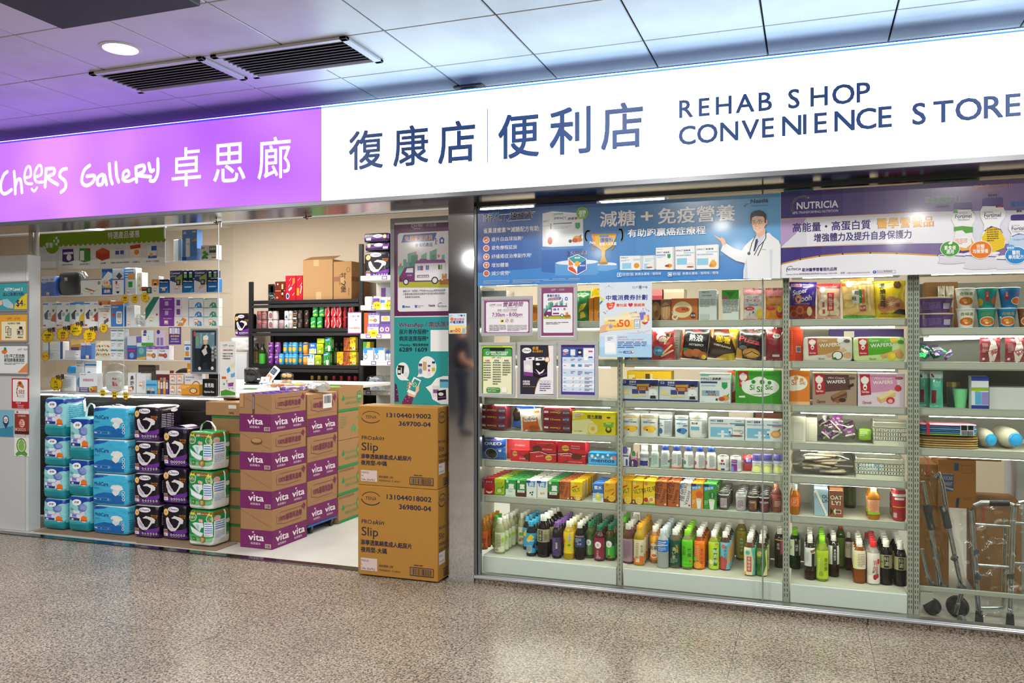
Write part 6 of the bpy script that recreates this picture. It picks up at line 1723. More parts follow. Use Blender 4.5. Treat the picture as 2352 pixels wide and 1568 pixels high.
B1='''@ 1080 440 4.61;
p #3f86cc 80 860 1100 780 2200 700 3200 640 3200 960 80 1000;
e 975 745 230 34 #8fb8e0;p #2c66b4 755 590 1200 570 1200 760 1200 880 755 850;p #4a86c8 755 590 1200 570 1200 600 755 618;
p #5a9ad6 898 750 1360 740 1360 860 1330 880 900 888;e 1129 748 231 26 #dce9f4;
e 1450 772 105 22 #e6eef6;p #6aa6dc 1345 778 1555 778 1560 815 1440 842 1360 836;
p #e9edf0 765 232 872 208 876 586 766 580;p #dfe6ea 872 208 1194 230 1198 572 876 586;p #f0f3f4 765 232 872 208 1194 230 1090 240;
r 884 226 985 246 #6fc2b0;t IMPACT 890 296 34 #26305a b f130;t 速癒素 1028 298 30 #26305a b f112 i;r 880 326 1078 346 #2a3a6a 8;r 890 360 1066 372 #6ab0dc;g 890 386 1060 2 10 #7a86a0;p #2f9a5a 1112 330 1165 328 1165 380 1140 398 1112 382;e 1130 500 44 34 #d9902a;e 1112 516 34 22 #b8402e;e 1160 510 30 22 #c86a3a;p #5a8a3a 1152 470 1180 450 1176 500;e 1060 524 18 18 #3a3a3a;
t IMPACT 776 330 26 #4a5480 f68 R14;r 848 336 862 398 #3f9a5a;e 846 520 26 40 #c0602e;r 768 360 838 368 #8ab8dc;
p #5fae3a 1120 230 1145 168 1225 166 1253 226 1225 288 1150 290;o 1187 228 62 60 5 #d9c86a;t 減糖 1187 234 44 #f4f8ec c b f78;t 配方 1187 268 36 #f4f8ec c b f56;
t oral 200 246 56 #58a6e0 b f104;l #e9edf4 6 130 246 200 246;l #1b2038 7 140 246 180 246;l #e9edf4 8 318 246 690 212;l #1b2038 4 316 240 690 206;
t IMPACT, 142 318 92 #f4f6fa b f250;t IMPACT, 146 318 88 #1b2038 f244;t 速癒素 408 290 84 #f4f6fa b f262 i;t 速癒素 412 290 80 #1b2038 b f254 i;l #e9edf4 5 400 312 640 294;
t 雀巢速癒素™減糖配方有助: 142 438 58 #f2f5fa b f594;
e 172 512 38 36 #f2e9dc;e 172 512 30 29 #d05a3a;e 172 600 36 34 #f2e9dc;e 172 600 28 27 #d05a3a;e 174 690 36 34 #f2e9dc;e 174 690 28 27 #d05a3a;e 173 778 36 34 #f2e9dc;e 173 778 28 27 #d05a3a;e 173 866 36 34 #f2e9dc;e 173 866 28 27 #d05a3a;
l #f2e9dc 6 140 530 200 494;l #f2e9dc 5 156 520 190 520;o 172 600 14 14 4 #f2e9dc;l #f2e9dc 5 172 600 182 590;p #f2e9dc 160 684 174 676 188 684 174 706;l #f2e9dc 6 173 762 173 796;l #f2e9dc 5 160 772 186 772;o 173 864 14 12 4 #f2e9dc;
t 提升白血球指數 228 524 48 #eef2f8 f318;t 2 548 494 30 #eef2f8;t 避免療程延誤 228 614 48 #eef2f8 f270;t 紓緩癌症治療副作用 228 706 48 #eef2f8 f410;t 3 642 674 30 #eef2f8;t 增加體重 228 798 48 #eef2f8 f182;t 減少疲勞 228 884 48 #eef2f8 f182;t 4 412 862 30 #eef2f8;
g 140 950 1160 3 14 #9fbfe6;
p #e6eef6 1036 704 1136 660 1236 712 1236 826 1136 884 1036 832;p #e0762a 1044 710 1090 760 1090 800 1136 874 1044 826;p #d9421e 1044 780 1044 826 1136 874 1110 820;p #2f9aa0 1044 706 1136 668 1228 712 1180 752 1100 756;p #2f5ab0 1228 716 1228 824 1136 874 1136 800 1180 752;e 1134 764 26 30 #e9b02a;t 精胺酸 1136 708 20 #f4f6fa c b;t 核苷酸 1074 796 20 #f4f6fa c b;t 奧米加3 1190 790 18 #f4f6fa c b;
t 3 1040 680 66 #24346a c b;t 大免疫營養 1150 662 42 #e9eef6 c b f170;t 大免疫營養 1150 660 40 #24346a c b f162;
o 1252 470 34 56 16 #c9a040 60 250;o 1590 460 26 62 16 #c9a040 -70 120;p #d9b24a 1282 450 1552 444 1540 500 1500 580 1440 620 1390 618 1320 570;p #b98a2a 1282 450 1552 444 1548 462 1284 470;l #c09030 12 1290 580 1312 622;l #c09030 12 1530 570 1500 616;p #c9a040 1392 620 1436 618 1428 680 1450 740 1460 764 1364 768 1380 730 1396 690;e 1412 756 48 12 #a87a20;
t 1 1306 572 150 #e98a2a b;t No. 1270 556 46 #f6f2e6 b;t 腫瘤科 1376 534 52 #f4f6fa b f146;t 腫瘤科 1378 533 50 #2a4aa0 b f140;r 1372 462 1470 484 #3a8ac8 8;t 醫護人員推薦 1370 572 36 #f6f0dc b f180;
@ 1360 440 5.227;
t 減糖 100 410 196 #f4f6fa b f420;t + 590 376 220 #f2e2c0 b f140;t + 598 374 206 #f6f6f4 b f124;t 免疫營養 796 374 200 #f4f6fa b f920;
t 有助跑贏癌症療程 432 540 100 #f0f4fa b f932;
p #e6ebee 336 774 578 768 580 944 338 942;p #c9d2d8 578 768 612 770 614 936 580 944;r 362 856 472 930 #8fcae6;t IMPACT 350 804 22 #3a4a7a b f84;r 496 808 578 816 #6ac0e0;r 496 820 578 826 #c06a4a;e 536 888 34 32 #e3962a;g 350 826 450 2 10 #7a98b8;
p #e3e8ea 614 770 742 764 744 940 614 938;r 626 862 690 930 #9fd0e8;e 696 890 36 26 #e9e6e0;e 690 910 40 8 #a0504a;r 640 804 742 812 #6ac0e0;g 640 830 710 2 10 #7a98b8;p #c6ced4 742 764 768 766 768 930 744 940;
p #eef1f2 768 676 968 664 972 940 770 938;p #c9d2d6 968 664 996 668 996 932 972 940;t IMPACT 778 742 26 #3a4a7a b f70;t 速癒素 856 740 22 #3a4a7a b f74;r 772 756 886 768 #2a4a8a;r 772 690 850 698 #6fc2b0;p #3f9a5a 906 750 944 748 944 790 926 804 906 792;e 930 890 34 24 #d99a2a;e 902 892 26 14 #b03a3a;g 780 786 880 2 10 #7ab0d8;
p #eef1f2 1000 662 1226 650 1232 940 1002 936;p #c9d2d6 1226 650 1248 654 1248 928 1232 940;t IMPACT 1010 720 26 #3a4a7a b f84;t 速癒素 1100 716 22 #3a4a7a b f82;r 1020 798 1140 880 #8fcae6;e 1184 884 44 30 #e6e2dc;e 1180 904 44 9 #a0504a;r 1102 730 1224 742 #6ac0e0;t 癌症病專用營養品 1012 776 20 #5a9ac8 f180;
p #eef1f2 1250 648 1508 634 1514 930 1252 932;p #c9d2d6 1508 634 1526 640 1526 918 1514 930;t IMPACT 1262 706 28 #3a4a7a b f94;t 速癒素 1362 700 24 #3a4a7a b f98;r 1262 800 1396 884 #8fcae6;e 1456 870 40 40 #e9a02a;r 1438 818 1474 868 #e9b03a;e 1430 888 24 20 #d98a2a;r 1370 718 1506 730 #6ac0e0;t 癌症病專用營養品 1262 766 20 #5a9ac8 f196;
r 304 974 356 1026 #e9f0f8 8;r 310 980 350 1020 #2a8ad0 6;r 324 986 338 1012 #f2f6fa 4;t 即飲裝 366 1012 44 #dfe9f6 f138;t 熱帶水果味_/_咖啡味 520 1006 38 #eef3fa f312;r 912 968 964 1020 #e9f0f8 8;r 918 974 958 1014 #2a8ad0 6;e 938 994 14 12 #f2f6fa;t 粉裝 974 1006 44 #dfe9f6 f94;t 熱帶水果味_/_咖啡味_/_橙味 1088 1000 38 #eef3fa f432;
t Nestlé 1906 138 64 #20305a b f206;t HealthScience 1906 180 30 #4a8ab8 f206;e 1880 132 14 16 #5ac0e6;l #6a8aa0 5 1820 176 1870 140;e 1836 172 10 8 #5a6a7a;
p #e9edf2 1816 1046 1820 940 1836 860 1730 832 1640 780 1546 712 1570 640 1612 622 1700 680 1800 712 1836 650 1900 590 1960 540 2100 500 2130 496 2160 530 2240 590 2266 640 2266 1046;
p #d3dae4 2130 700 2170 690 2160 1040 2140 1040;p #cfd8e6 1836 860 1860 800 1870 1046 1830 1046;
p #c9d6ee 1962 546 2080 504 2090 520 2010 640 1960 700 1950 620;p #1c2030 1966 574 1986 566 1994 600 1956 716 1936 718 1952 640;
p #e3b394 1966 470 2080 440 2082 500 2010 560 1972 530;
p #ecc3a6 1908 360 1914 300 1960 280 2050 276 2084 330 2084 400 2060 450 2010 500 1978 502 1940 460;e 2094 366 14 34 #e3b394;
p #1d1614 1898 300 1910 260 1950 234 2010 224 2060 240 2090 276 2092 330 2086 380 2074 380 2070 320 2050 300 1960 296 1924 316 1912 380 1904 384;
o 1942 376 22 20 3 #5a4a3c;o 2010 370 26 20 3 #5a4a3c;l #5a4a3c 3 2036 364 2084 352;l #2a1c16 5 1926 352 1958 346;l #2a1c16 5 1994 344 2030 344;e 1944 374 7 5 #2a1c16;e 2010 368 7 5 #2a1c16;l #c98a6a 5 1972 384 1964 420 1980 424;p #f4eeea 1958 446 2016 436 1990 458;l #a85a4a 4 1954 446 1990 452 2020 434;
p #eab898 1612 630 1570 650 1548 600 1500 560 1462 526 1480 530 1540 560 1560 548 1590 574 1606 604;l #d9a084 4 1500 552 1560 590;
l #262a30 9 1960 540 1920 620 1890 730;e 1884 744 18 20 #3a3e44;l #262a30 9 2088 490 2086 560 2060 600 2000 660 1950 760;l #262a30 9 2060 600 2040 660 1990 770;l #8a92a0 5 2040 694 2090 700;
'''
poster('window_banner','wide blue nutrition banner with a doctor, across the top of the window','banner',1098,1793,0,0,-.016,B1,bg='#3a78c2',rect=(-1.797,-.143,1.7075,2.141),fade=(('#2c52a4','#63a9dc'),dict(n=18)))
B2='''@ 1780 390 4.112;
p #d6d9e6 54 460 1400 396 2400 380 2400 700 1400 690 54 734;p #e4e6f0 300 470 1300 430 1700 400 1700 690 900 700 300 720;
p #b39cc8 54 466 300 452 200 600 54 730;
l #d9a85a 6 54 464 700 432 1300 404;l #d9a85a 5 54 736 700 706 1300 684;
p #e6e8f0 54 890 400 812 800 786 1150 788 1560 812 2400 820 2400 1060 54 1030;l #c9963a 14 60 890 240 846 420 814 640 794 900 784 1150 788 1540 808;
o 262 345 98 92 14 #eef0f6 60 215;t NUTRICIA 206 372 92 #f2f2f8 b f390;t LIFE-TRANSFORMING_NUTRITION 168 418 34 #e6e4f0 f428;
t 高能量・高蛋白質 168 582 92 #33266e b f734;t 醫學營養品 962 548 106 #2e2668 b f536;t 醫學營養品 966 546 102 #eab04a b f528;
t 增強體力及提升自身保護力 368 674 84 #33266e b f920;
o 146 944 36 34 4 #33266e 60 215;t NUTRICIA 116 950 30 #33266e b f130;t 歐洲醫學營養領先品牌 258 958 36 #33266e b f326;t Nutricia_Clinical_醫學營養產品查詢熱線WhatsApp:_3460_5498 106 994 19 #5a5480 f478;t 電郵_:_cs@nutriciaclinical.com.hk 620 980 19 #5a5480 f276;e 940 964 15 15 #2a5ab8;t f 936 972 24 #f4f6fa b;t Nutricia_醫學營養品 968 968 18 #4a4470 f138;l #8a88a8 2 962 948 1140 948 1140 974 962 974 962 948;
t 能全素純素1.5 1418 304 54 #f0f2f4 b f328;t 能全素純素1.5 1420 303 51 #2f8a4a b f324;t (1.5kcal/ml) 1510 334 26 #5a9a6a f146;t 芒果熱情果味 1518 358 22 #3a2a5a b f128;
t 能全素EX_2千卡 1876 190 54 #f0ece8 b f360;t 能全素EX_2千卡 1878 189 51 #b05a30 b f356;t (2kcal/ml) 1990 222 26 #b87a5a f130;t 雲呢拿味 2012 250 22 #3a2a5a b f86;
t 營保健 2226 344 54 #2f7fc0 b f150;t (2.45kcal/ml) 2220 378 26 #3f8fc8 f160;t 原味 2280 400 22 #3a2a5a b;
e 1670 870 122 20 #c9cbd6;r 1552 800 1800 880 #d6d8e2;e 1676 806 124 20 #e4e6ee;l #5a3a86 8 1556 808 1800 816;
r 1796 800 2110 920 #d6d8e2;e 1950 918 156 22 #d2d4de;e 1950 790 154 22 #e6e8f0;l #5a3a86 8 1800 810 2100 822;
r 2094 830 2400 940 #d6d8e2;e 2240 826 146 26 #e8eaf0;l #5a3a86 8 2096 846 2400 856;
r 1690 304 1862 374 #4a2f86 16;r 1690 360 1862 376 #3a2470;p #e6eaee 1690 376 1864 376 1892 440 1890 480 1862 520 1850 560 1866 620 1890 680 1880 740 1830 772 1740 772 1690 750 1686 680 1700 600 1708 560 1690 520 1664 470 1668 420;p #4a9a3a 1690 376 1720 380 1730 410 1680 408;p #4a9a3a 1864 376 1840 372 1888 420;
t NUTRICIA 1738 416 22 #3a2a6a f80;t Fortimel 1702 458 50 #2f2460 b f152;t PlantBased 1728 482 26 #2f2460 f106;p #4f9a32 1690 540 1770 530 1868 540 1868 590 1800 600 1770 570 1690 580;e 1780 690 84 62 #e8ecee;p #e6a84a 1700 720 1760 768 1850 760 1878 700 1850 640 1856 700 1800 740;p #5a3a8a 1690 700 1720 770 1800 780 1880 750 1886 700 1850 756 1760 766;g 1700 660 1820 4 14 #d98a6a;
r 1960 258 2152 344 #4a2f86 18;p #e9ebf0 1960 344 2150 344 2176 400 2170 450 2130 500 2120 540 2150 600 2180 680 2160 740 2060 776 1990 776 1950 740 1940 660 1966 580 1974 520 1940 450 1936 390;t NUTRICIA 1972 410 22 #3a2a6a f84;t Fortimel 1976 450 52 #2f2460 b f156;t Extra_2_kcal 1984 468 22 #2f2460 f110;p #4a2f86 1966 580 2040 530 2130 560 2150 600 2060 580;p #e3c21e 1950 640 2000 560 2060 540 2130 570 2172 660 2160 740 2060 776 1980 760;g 2000 574 2110 6 20 #6a4a20;t Extra_2_kcal 2000 560 22 #5a3a10 f90;l #c22a3a 14 2090 350 2150 346;
r 2226 418 2400 478 #3a2470 16;p #e6e8ee 2230 480 2400 480 2400 790 2200 790 2220 680 2230 600 2204 560 2206 520;t NUTRICIA 2232 536 20 #3a2a6a f76;t Fortisip 2234 572 48 #2f2460 b f140;t Compact_Protein 2240 592 24 #2f2460 f140;p #4a3a86 2226 630 2300 600 2400 620 2400 650 2300 640;e 2310 690 92 80 #b9d0ea;t Compact_Protein 2250 668 26 #2f2460 f140;
e 1652 746 84 76 #f2f4f4;e 1652 746 79 71 #3f9a32;t 素食者 1652 752 44 #f4f8f0 c b f110;t 適用 1652 790 42 #f4f8f0 c b f70;p #e9f4e0 1636 690 1680 664 1670 700 1640 706;
e 1942 756 94 86 #f2f4f4;e 1942 756 89 81 #e07a22;t 完整 1940 742 46 #fbf2e6 c b f76;t 均衡營養 1940 784 42 #fbf2e6 c b f146;
e 2274 808 92 84 #eef4fa;e 2274 808 87 79 #2f86c8;e 2222 736 36 30 #5aa6dc;t 醫院 2274 798 44 #eef6fc c b f74;t 專用配方 2274 838 40 #eef6fc c b f144;t 易吸收 2222 744 20 #eef6fc c b;
'''
poster('window_banner','wide purple nutrition banner with white bottles, right of the blue one','banner',0,0,0,0,-.016,B2,bg='#5a4696',rect=(-.1415,1.42,1.7095,2.145),fade=(('#3a2f7c','#9a84b8'),dict(n=16)))
WIN=-.022
VAN='''p #6fae9c 86 430 130 430 130 376 156 376 156 400 166 400 166 330 210 318 236 310 236 560 86 560;p #4a8f7a 196 346 248 336 248 560 180 560 180 400 196 400;p #7ab8a6 276 344 320 320 320 400 276 400;p #6fae9c 346 312 376 300 404 288 404 400 346 400;p #4a9080 362 340 396 334 396 400 362 400;p #7ab8a6 444 340 468 336 468 470 444 470;
p #b2b23a 88 508 530 560 530 606 92 606;
p #8a3a86 226 410 236 388 262 382 268 372 318 372 330 380 462 376 474 392 474 410;p #eceaf0 226 410 474 404 474 548 226 548;p #74306e 96 520 110 498 140 446 152 438 222 434 222 560 100 560;p #dfe3ea 148 484 160 450 210 446 210 484;r 222 545 474 560 #4a2a5a;p #5a2458 96 530 120 530 120 558 98 558;
e 152 560 27 27 #2c2a3a;e 152 560 18 18 #d9dbe0;e 388 548 31 31 #2c2a3a;e 388 548 21 21 #d9dbe0;r 242 502 340 528 #6a2a66 4;t 免費家居送貨 291 523 18 #f4eef4 c b f90;t 卓思廊 180 512 15 #d9b9d6 c;
r 246 430 266 466 #5a9ac8;r 268 428 292 466 #8a4a86;r 314 424 326 462 #4a7ab8;r 328 424 340 462 #4a7ab8;r 366 420 378 458 #e6e6ea;r 380 420 392 458 #e6e6ea;r 416 420 430 458 #3a3a4a;r 434 420 448 458 #7ab03a;
r 446 492 486 536 #c98a3a;r 428 538 478 582 #a8652a;r 480 536 520 580 #a8652a;r 460 492 470 506 #ead9b0;r 444 538 454 550 #ead9b0;
'''
POSTER2='''r -10 60 700 842 #632a58;r 84 132 700 804 #e9e8ee 22;
l #e6d9e6 6 206 88 198 96 200 112 212 114;l #e6d9e6 5 218 86 220 112;l #e6d9e6 5 220 100 228 98 229 112;l #e6d9e6 4 234 104 244 98 240 90 234 100 242 110;l #e6d9e6 4 250 102 258 94 254 88 248 100 258 108;l #e6d9e6 5 264 88 264 110;l #e6d9e6 4 264 90 274 92 268 98 276 108;l #e6d9e6 5 286 86 278 92 286 102 280 110;t Gallery 210 130 18 #e6d9e6 f60;l #a884a2 2 299 76 299 122;t 卓思廊 314 108 30 #c9b0c6 f86;
p #2f5ab0 132 176 404 156 384 222 114 240;t 免費家居送貨 142 224 46 #f0a832 b f228;t 營養奶產品 228 272 32 #2f4f9a b f140;
p #2f5ab0 420 214 446 190 470 212 464 214 464 246 426 246 426 214;e 446 222 10 12 #f2f2f4;p #f2f2f4 438 226 454 226 446 240;l #2f5ab0 7 396 214 396 234;e 396 206 6 6 #2f5ab0;l #2f5ab0 5 396 234 390 254;l #2f5ab0 5 396 234 404 254;e 408 224 6 6 #e08a3a;
%s
e 108 418 9 10 #e0662a;p #e0662a 100 422 116 422 108 436;e 108 417 4 4 #f4e6dc;e 229 322 9 10 #e0662a;p #e0662a 221 326 237 326 229 340;e 419 346 9 10 #e0662a;p #e0662a 411 350 427 350 419 364;
t 顧客凡於「卓思廊」門市或WhatsApps購買指定品牌 128 644 20 #5a5a66 f346;t 之營養奶產品滿指定金額,即可享同區免費送貨服務* 128 668 20 #5a5a66 f346;t ,詳情請向店員查詢。 140 692 18 #5a5a66 f130;
r 122 752 142 772 #3a6ab0 3;t Abbott 146 770 20 #3a4a7a b f40;p #5a6ab0 222 750 246 750 240 772 228 772;t FRESENIUS 250 760 11 #4a5a9a f48;t KABI 250 770 10 #4a5a9a;t Nestlé 338 762 26 #4a5060 b f52;o 436 752 24 20 3 #6a4a9a 60 200;t NUTRICIA 416 766 18 #5a5068 f70;
r 40 842 700 1600 #2f9a9a;
t WhatsApp_/_電話落單 90 930 46 #f2dce8 b f440;t WhatsApp_/_電話落單 91 929 45 #6a2050 b f438;t 尿片寄存服務* 98 986 44 #1f2430 b f238;t 病房送貨服務* 98 1040 44 #1f2430 b f238;t WhatsApp_/_電話落單查詢 98 1084 24 #1f2430 b f238;t 6289_1609 98 1130 48 #1f2430 b f230;
r 354 952 700 1128 #f2f4f4;
e 126 1292 60 74 #eef2f2;p #eef2f2 150 1340 182 1368 130 1364;r 84 1262 112 1320 #2a2c30 4;r 88 1282 108 1306 #dfe6ea;p #2a2c30 88 1240 140 1246 134 1312 118 1310 118 1262 88 1260;e 152 1316 24 18 #e0e4e4 -14;
e 328 1258 82 90 #eef2f2;p #eef2f2 262 1300 244 1338 300 1336;r 256 1246 288 1316 #c9d0da 6;r 258 1228 286 1250 #5a3a7a 4;e 272 1290 16 22 #7a8ab0;r 292 1210 322 1286 #c9a87a 8;r 298 1196 318 1214 #f2f2f2;r 328 1250 356 1328 #e9e2e8 6;r 332 1240 354 1254 #2a3a7a 3;e 342 1284 8 10 #c22a5a;r 364 1222 394 1306 #e6e6da 6;r 366 1210 392 1228 #2a3a8a 4;r 366 1262 392 1290 #c9b83a;
p #eef2f2 330 1416 314 1420 356 1470 370 1520 440 1560 700 1560 700 1330 460 1330 400 1350 360 1400;
r 430 1358 500 1426 #6ab8d0;r 430 1358 500 1376 #2a6a9a;r 370 1410 426 1500 #dcd9e0;r 376 1440 420 1470 #7a5a8a;p #1c1a22 408 1452 480 1440 484 1520 412 1530;e 440 1478 24 14 #e6e6e6;l #8a4a9a 8 410 1508 482 1500;
p #5a2048 62 1390 78 1400 96 1540 62 1540;p #7a2a5a 122 1540 156 1484 214 1500 200 1560 122 1560;e 150 1514 3 3 #f2e2ea;e 180 1506 3 3 #f2e2ea;e 168 1534 3 3 #f2e2ea;e 76 1440 3 3 #f2e2ea;e 82 1480 3 3 #f2e2ea;
p #eec0a0 170 1470 182 1380 200 1376 240 1390 260 1440 226 1506 170 1490;p #f4f6f6 218 1336 278 1364 226 1488 162 1460;p #2f9a92 224 1352 268 1372 228 1462 180 1440;p #eec0a0 236 1420 262 1400 260 1450 232 1480;e 224 1402 18 18 #eef2ee;e 224 1402 14 14 #3a8a4a;l #eec0a0 13 172 1388 200 1384;l #eec0a0 13 168 1412 194 1406;l #eec0a0 13 166 1436 188 1432;l #eef2ee 4 218 1396 222 1404 230 1408;
'''%VAN
PV='@ 890 490 3.5636;'
YP=.172
_x0,_z1=X_(897,YP),Z_(897,502,YP)
o=poster('standing_poster','tall purple and teal standing poster with a delivery van, left of the steel pillar','poster',0,0,0,0,YP,PV+POSTER2,bg='#e9e8ee',rect=(_x0,-1.915,.62,_z1),frame=(.028,'#a4a6aa'),thick=.02)
_cx,_cz=(_x0-1.915)/2,(.62+_z1)/2
M().box(_x0+.08-_cx,.004,.001-_cz,_x0+.10-_cx,.02,.63-_cz,'#a4a6aa',MT).build('post',o)
M().box(-1.96-_cx,.004,.001-_cz,-1.94-_cx,.02,.63-_cz,'#a4a6aa',MT).build('post',o)
FR=(.018,'#a9abad')
def cheers(x,y,s,col):
 u=s/80.
 f=lambda*p:' '.join('%g'%(x+v*u if i%2==0 else y+v*u)for i,v in enumerate(p))
 w=4.5*u
 out=''
 for p in((10,6,2,14,4,28,16,30),(22,4,24,28),(24,17,32,14,33,28),(38,20,48,14,44,6,38,16,46,26),(54,18,62,10,58,4,52,16,62,24),(68,4,68,26),(68,6,78,8,72,14,80,24),(90,2,82,8,90,18,84,26)):
  out+='l %s %g %s;'%(col,w,f(*p))
 return out+'t Gallery %g %g %g %s f%g;'%(x+12*u,y+46*u,18*u,col,62*u)
HOURS='@ 1080 440 4.61;r 150 1144 634 1500 #8a4a86;r 168 1162 616 1488 #e9e6ec 20;'+cheers(202,1186,56,'#8a6a86')+'l #b9a8b8 2 268 1186 268 1216;t 卓思廊 280 1212 26 #8a7a88 f54;t 營業時間 350 1214 54 #7a3a76 b i f212;t Business_Hours 388 1234 22 #8a6a88 i f124;t 星期一至日及公眾假期 290 1262 22 #5a4a5a f204;t Monday_to_Sunday_&_Public_Holidays 290 1276 12 #7a6a7a f204;t 7:30am_-_8:00pm 234 1322 56 #8a3a86 b f318;l #b9b0b9 2 200 1336 580 1330;r 320 1352 356 1384 #d9cc3a;p #2a2a20 326 1376 338 1358 352 1364 350 1378;o 390 1366 18 18 3 #c05a5a;l #c05a5a 3 378 1378 402 1354;o 442 1366 18 18 3 #c05a5a;l #c05a5a 3 430 1378 454 1354;l #4a4a4a 3 382 1366 398 1366;l #4a4a4a 4 440 1358 444 1374;g 202 1416 380 6 11 #7a727a;g 392 1416 600 6 11 #a8a2a8;'
poster('notice','grey framed white and purple opening hours notice, upper left on the window','notice',1105.6,1223.6,680.5,771.5,WIN,HOURS,bg='#f0eef2',frame=FR)
def vanmini():
 out=''
 for op in VAN.split(';'):
  op=op.strip()
  if not op:
   continue
  k=[op[0]]+op[1:].replace('#',' #').split()
  fx=lambda v:775+(float(v)-88)*.66
  fy=lambda v:1005+(float(v)-60)*.625
  c=k[0]
  if c=='p':
   out+='p %s '%k[1]+' '.join('%g'%(fx(v)if i%2==0 else fy(v))for i,v in enumerate(k[2:]))+';'
  elif c=='r':
   out+='r %g %g %g %g %s;'%(fx(k[1]),fy(k[2]),fx(k[3]),fy(k[4]),k[5])
  elif c=='e':
   out+='e %g %g %g %g %s;'%(fx(k[1]),fy(k[2]),float(k[3])*.64,float(k[4])*.64,k[5])
 return out
VP='@ 1080 440 4.61;r 752 1012 1096 1526 #86456f;r 774 1070 1084 1494 #e6e6ee 14;'+cheers(854,1026,46,'#dcc6d6')+'l #b48aa8 2 928 1026 928 1054;t 卓思廊 942 1046 22 #cdb2c8 f56;t 營養奶產品 814 1114 30 #2f4f9a b f134;p #2f6ac0 828 1126 966 1116 954 1146 820 1152;t 免費家居送貨 832 1146 22 #f0a832 b f114;p #2f6ac0 1000 1128 1018 1110 1036 1126 1032 1126 1032 1150 1004 1150 1004 1128;e 1018 1134 7 8 #f2f2f4;l #2f6ac0 6 976 1128 974 1156;'+vanmini()+'g 802 1388 1040 2 14 #6a6a74;'
poster('notice','grey framed purple notice with the delivery van, right of the opening hours','notice',1234.7,1326.2,652,780.5,WIN,VP,bg='#f0eef2',frame=FR)
PHN='@ 1080 760 4.61;p #a8d83a 116 152 450 146 450 400 116 640;p #d9e84a 330 146 450 146 450 300;r 128 174 448 700 #1f2422 22;r 136 186 440 700 #e9ecc4 16;r 136 186 440 266 #3f9a52 16;r 136 240 440 268 #3f9a52;r 204 174 370 210 #1f2422 16;e 182 236 19 19 #e9f2ea;e 182 236 15 15 #3f9a52;l #e9f2ea 4 176 230 180 240 190 244;t 「卓思廊」以下分店提供 206 236 24 #eef6ee b f196;t WhatsApp訂購服務! 222 256 20 #eef6ee b f166;'+cheers(226,272,34,'#a84a4a')+'t 卓思廊 282 288 16 #5a5a5a f44;t 九龍區 154 320 20 #c8502e b f52;t 新界區 256 320 20 #5a4a9a b f50;t 香港區 360 320 20 #3a5aa8 b f50;g 142 340 218 8 26 #6a6c58;g 240 338 326 10 25 #6a6c58;g 344 340 428 6 25 #6a6c58;r 174 598 320 650 #3f8a3a 20;t 請於分店選擇WhatsApp 186 616 16 #eef6e6 f122;t 或致電上述電話 186 638 15 #eef6e6 f90;r 336 596 388 650 #f2f2ea;'
poster('notice','grey framed pale green notice shaped like a phone, lower left of the row of three','notice',1100,1184,786,911,WIN,PHN,bg='#f0f2ea',frame=FR)
DP='@ 1080 760 4.61;r 526 148 884 668 #2d2838;p #e9e6ea 826 148 884 148 884 668 684 668 706 560 800 420 836 300;l #d9a83a 5 826 148 834 260 820 360 780 440 720 530 690 620 684 668;e 598 206 52 30 #e9e9ee;e 598 206 47 25 #f4f4f8;t Cheers 598 214 30 #4a2a6a c b i f76;t 卓適 658 196 38 #e0a02a b f64;t 成人紙尿片 658 224 26 #e0a02a b f112;p #d6d2dc 566 312 660 306 664 478 568 470;p #eceaf0 590 282 680 274 682 306 590 312;r 618 284 650 296 #2a2a36;p #7a3a86 568 430 664 440 664 478 568 470;e 610 384 34 30 #e9e6ec;p #15131c 666 316 720 308 818 326 816 480 726 500 668 478;p #eceaf0 692 282 786 278 788 310 692 314;r 720 286 762 298 #2a2a36;e 718 350 22 12 #e6e6ec;p #e6e6ea 690 400 740 440 790 400 770 440 730 460;l #7a3a9a 6 670 430 750 470 816 440;e 816 302 30 28 #c9a06a;e 816 302 22 20 #f0e6d6;t 抗菌消臭 558 542 24 #f0eef4 b f74;t 卓然舒適 558 568 24 #f0eef4 b f74;t Cheers_for_Good_Health 558 590 14 #d9a83a i f130;o 746 538 14 14 2 #6a5a8a;o 778 538 14 14 2 #6a5a8a;o 808 538 14 14 2 #6a5a8a;o 840 538 14 14 2 #6a5a8a;g 736 566 850 4 22 #5a5a8a;'
poster('notice','grey framed dark notice picturing two diaper packs, middle of the lower row','notice',1188.5,1278.5,785,914,WIN,DP,bg='#f0eef2',frame=FR)
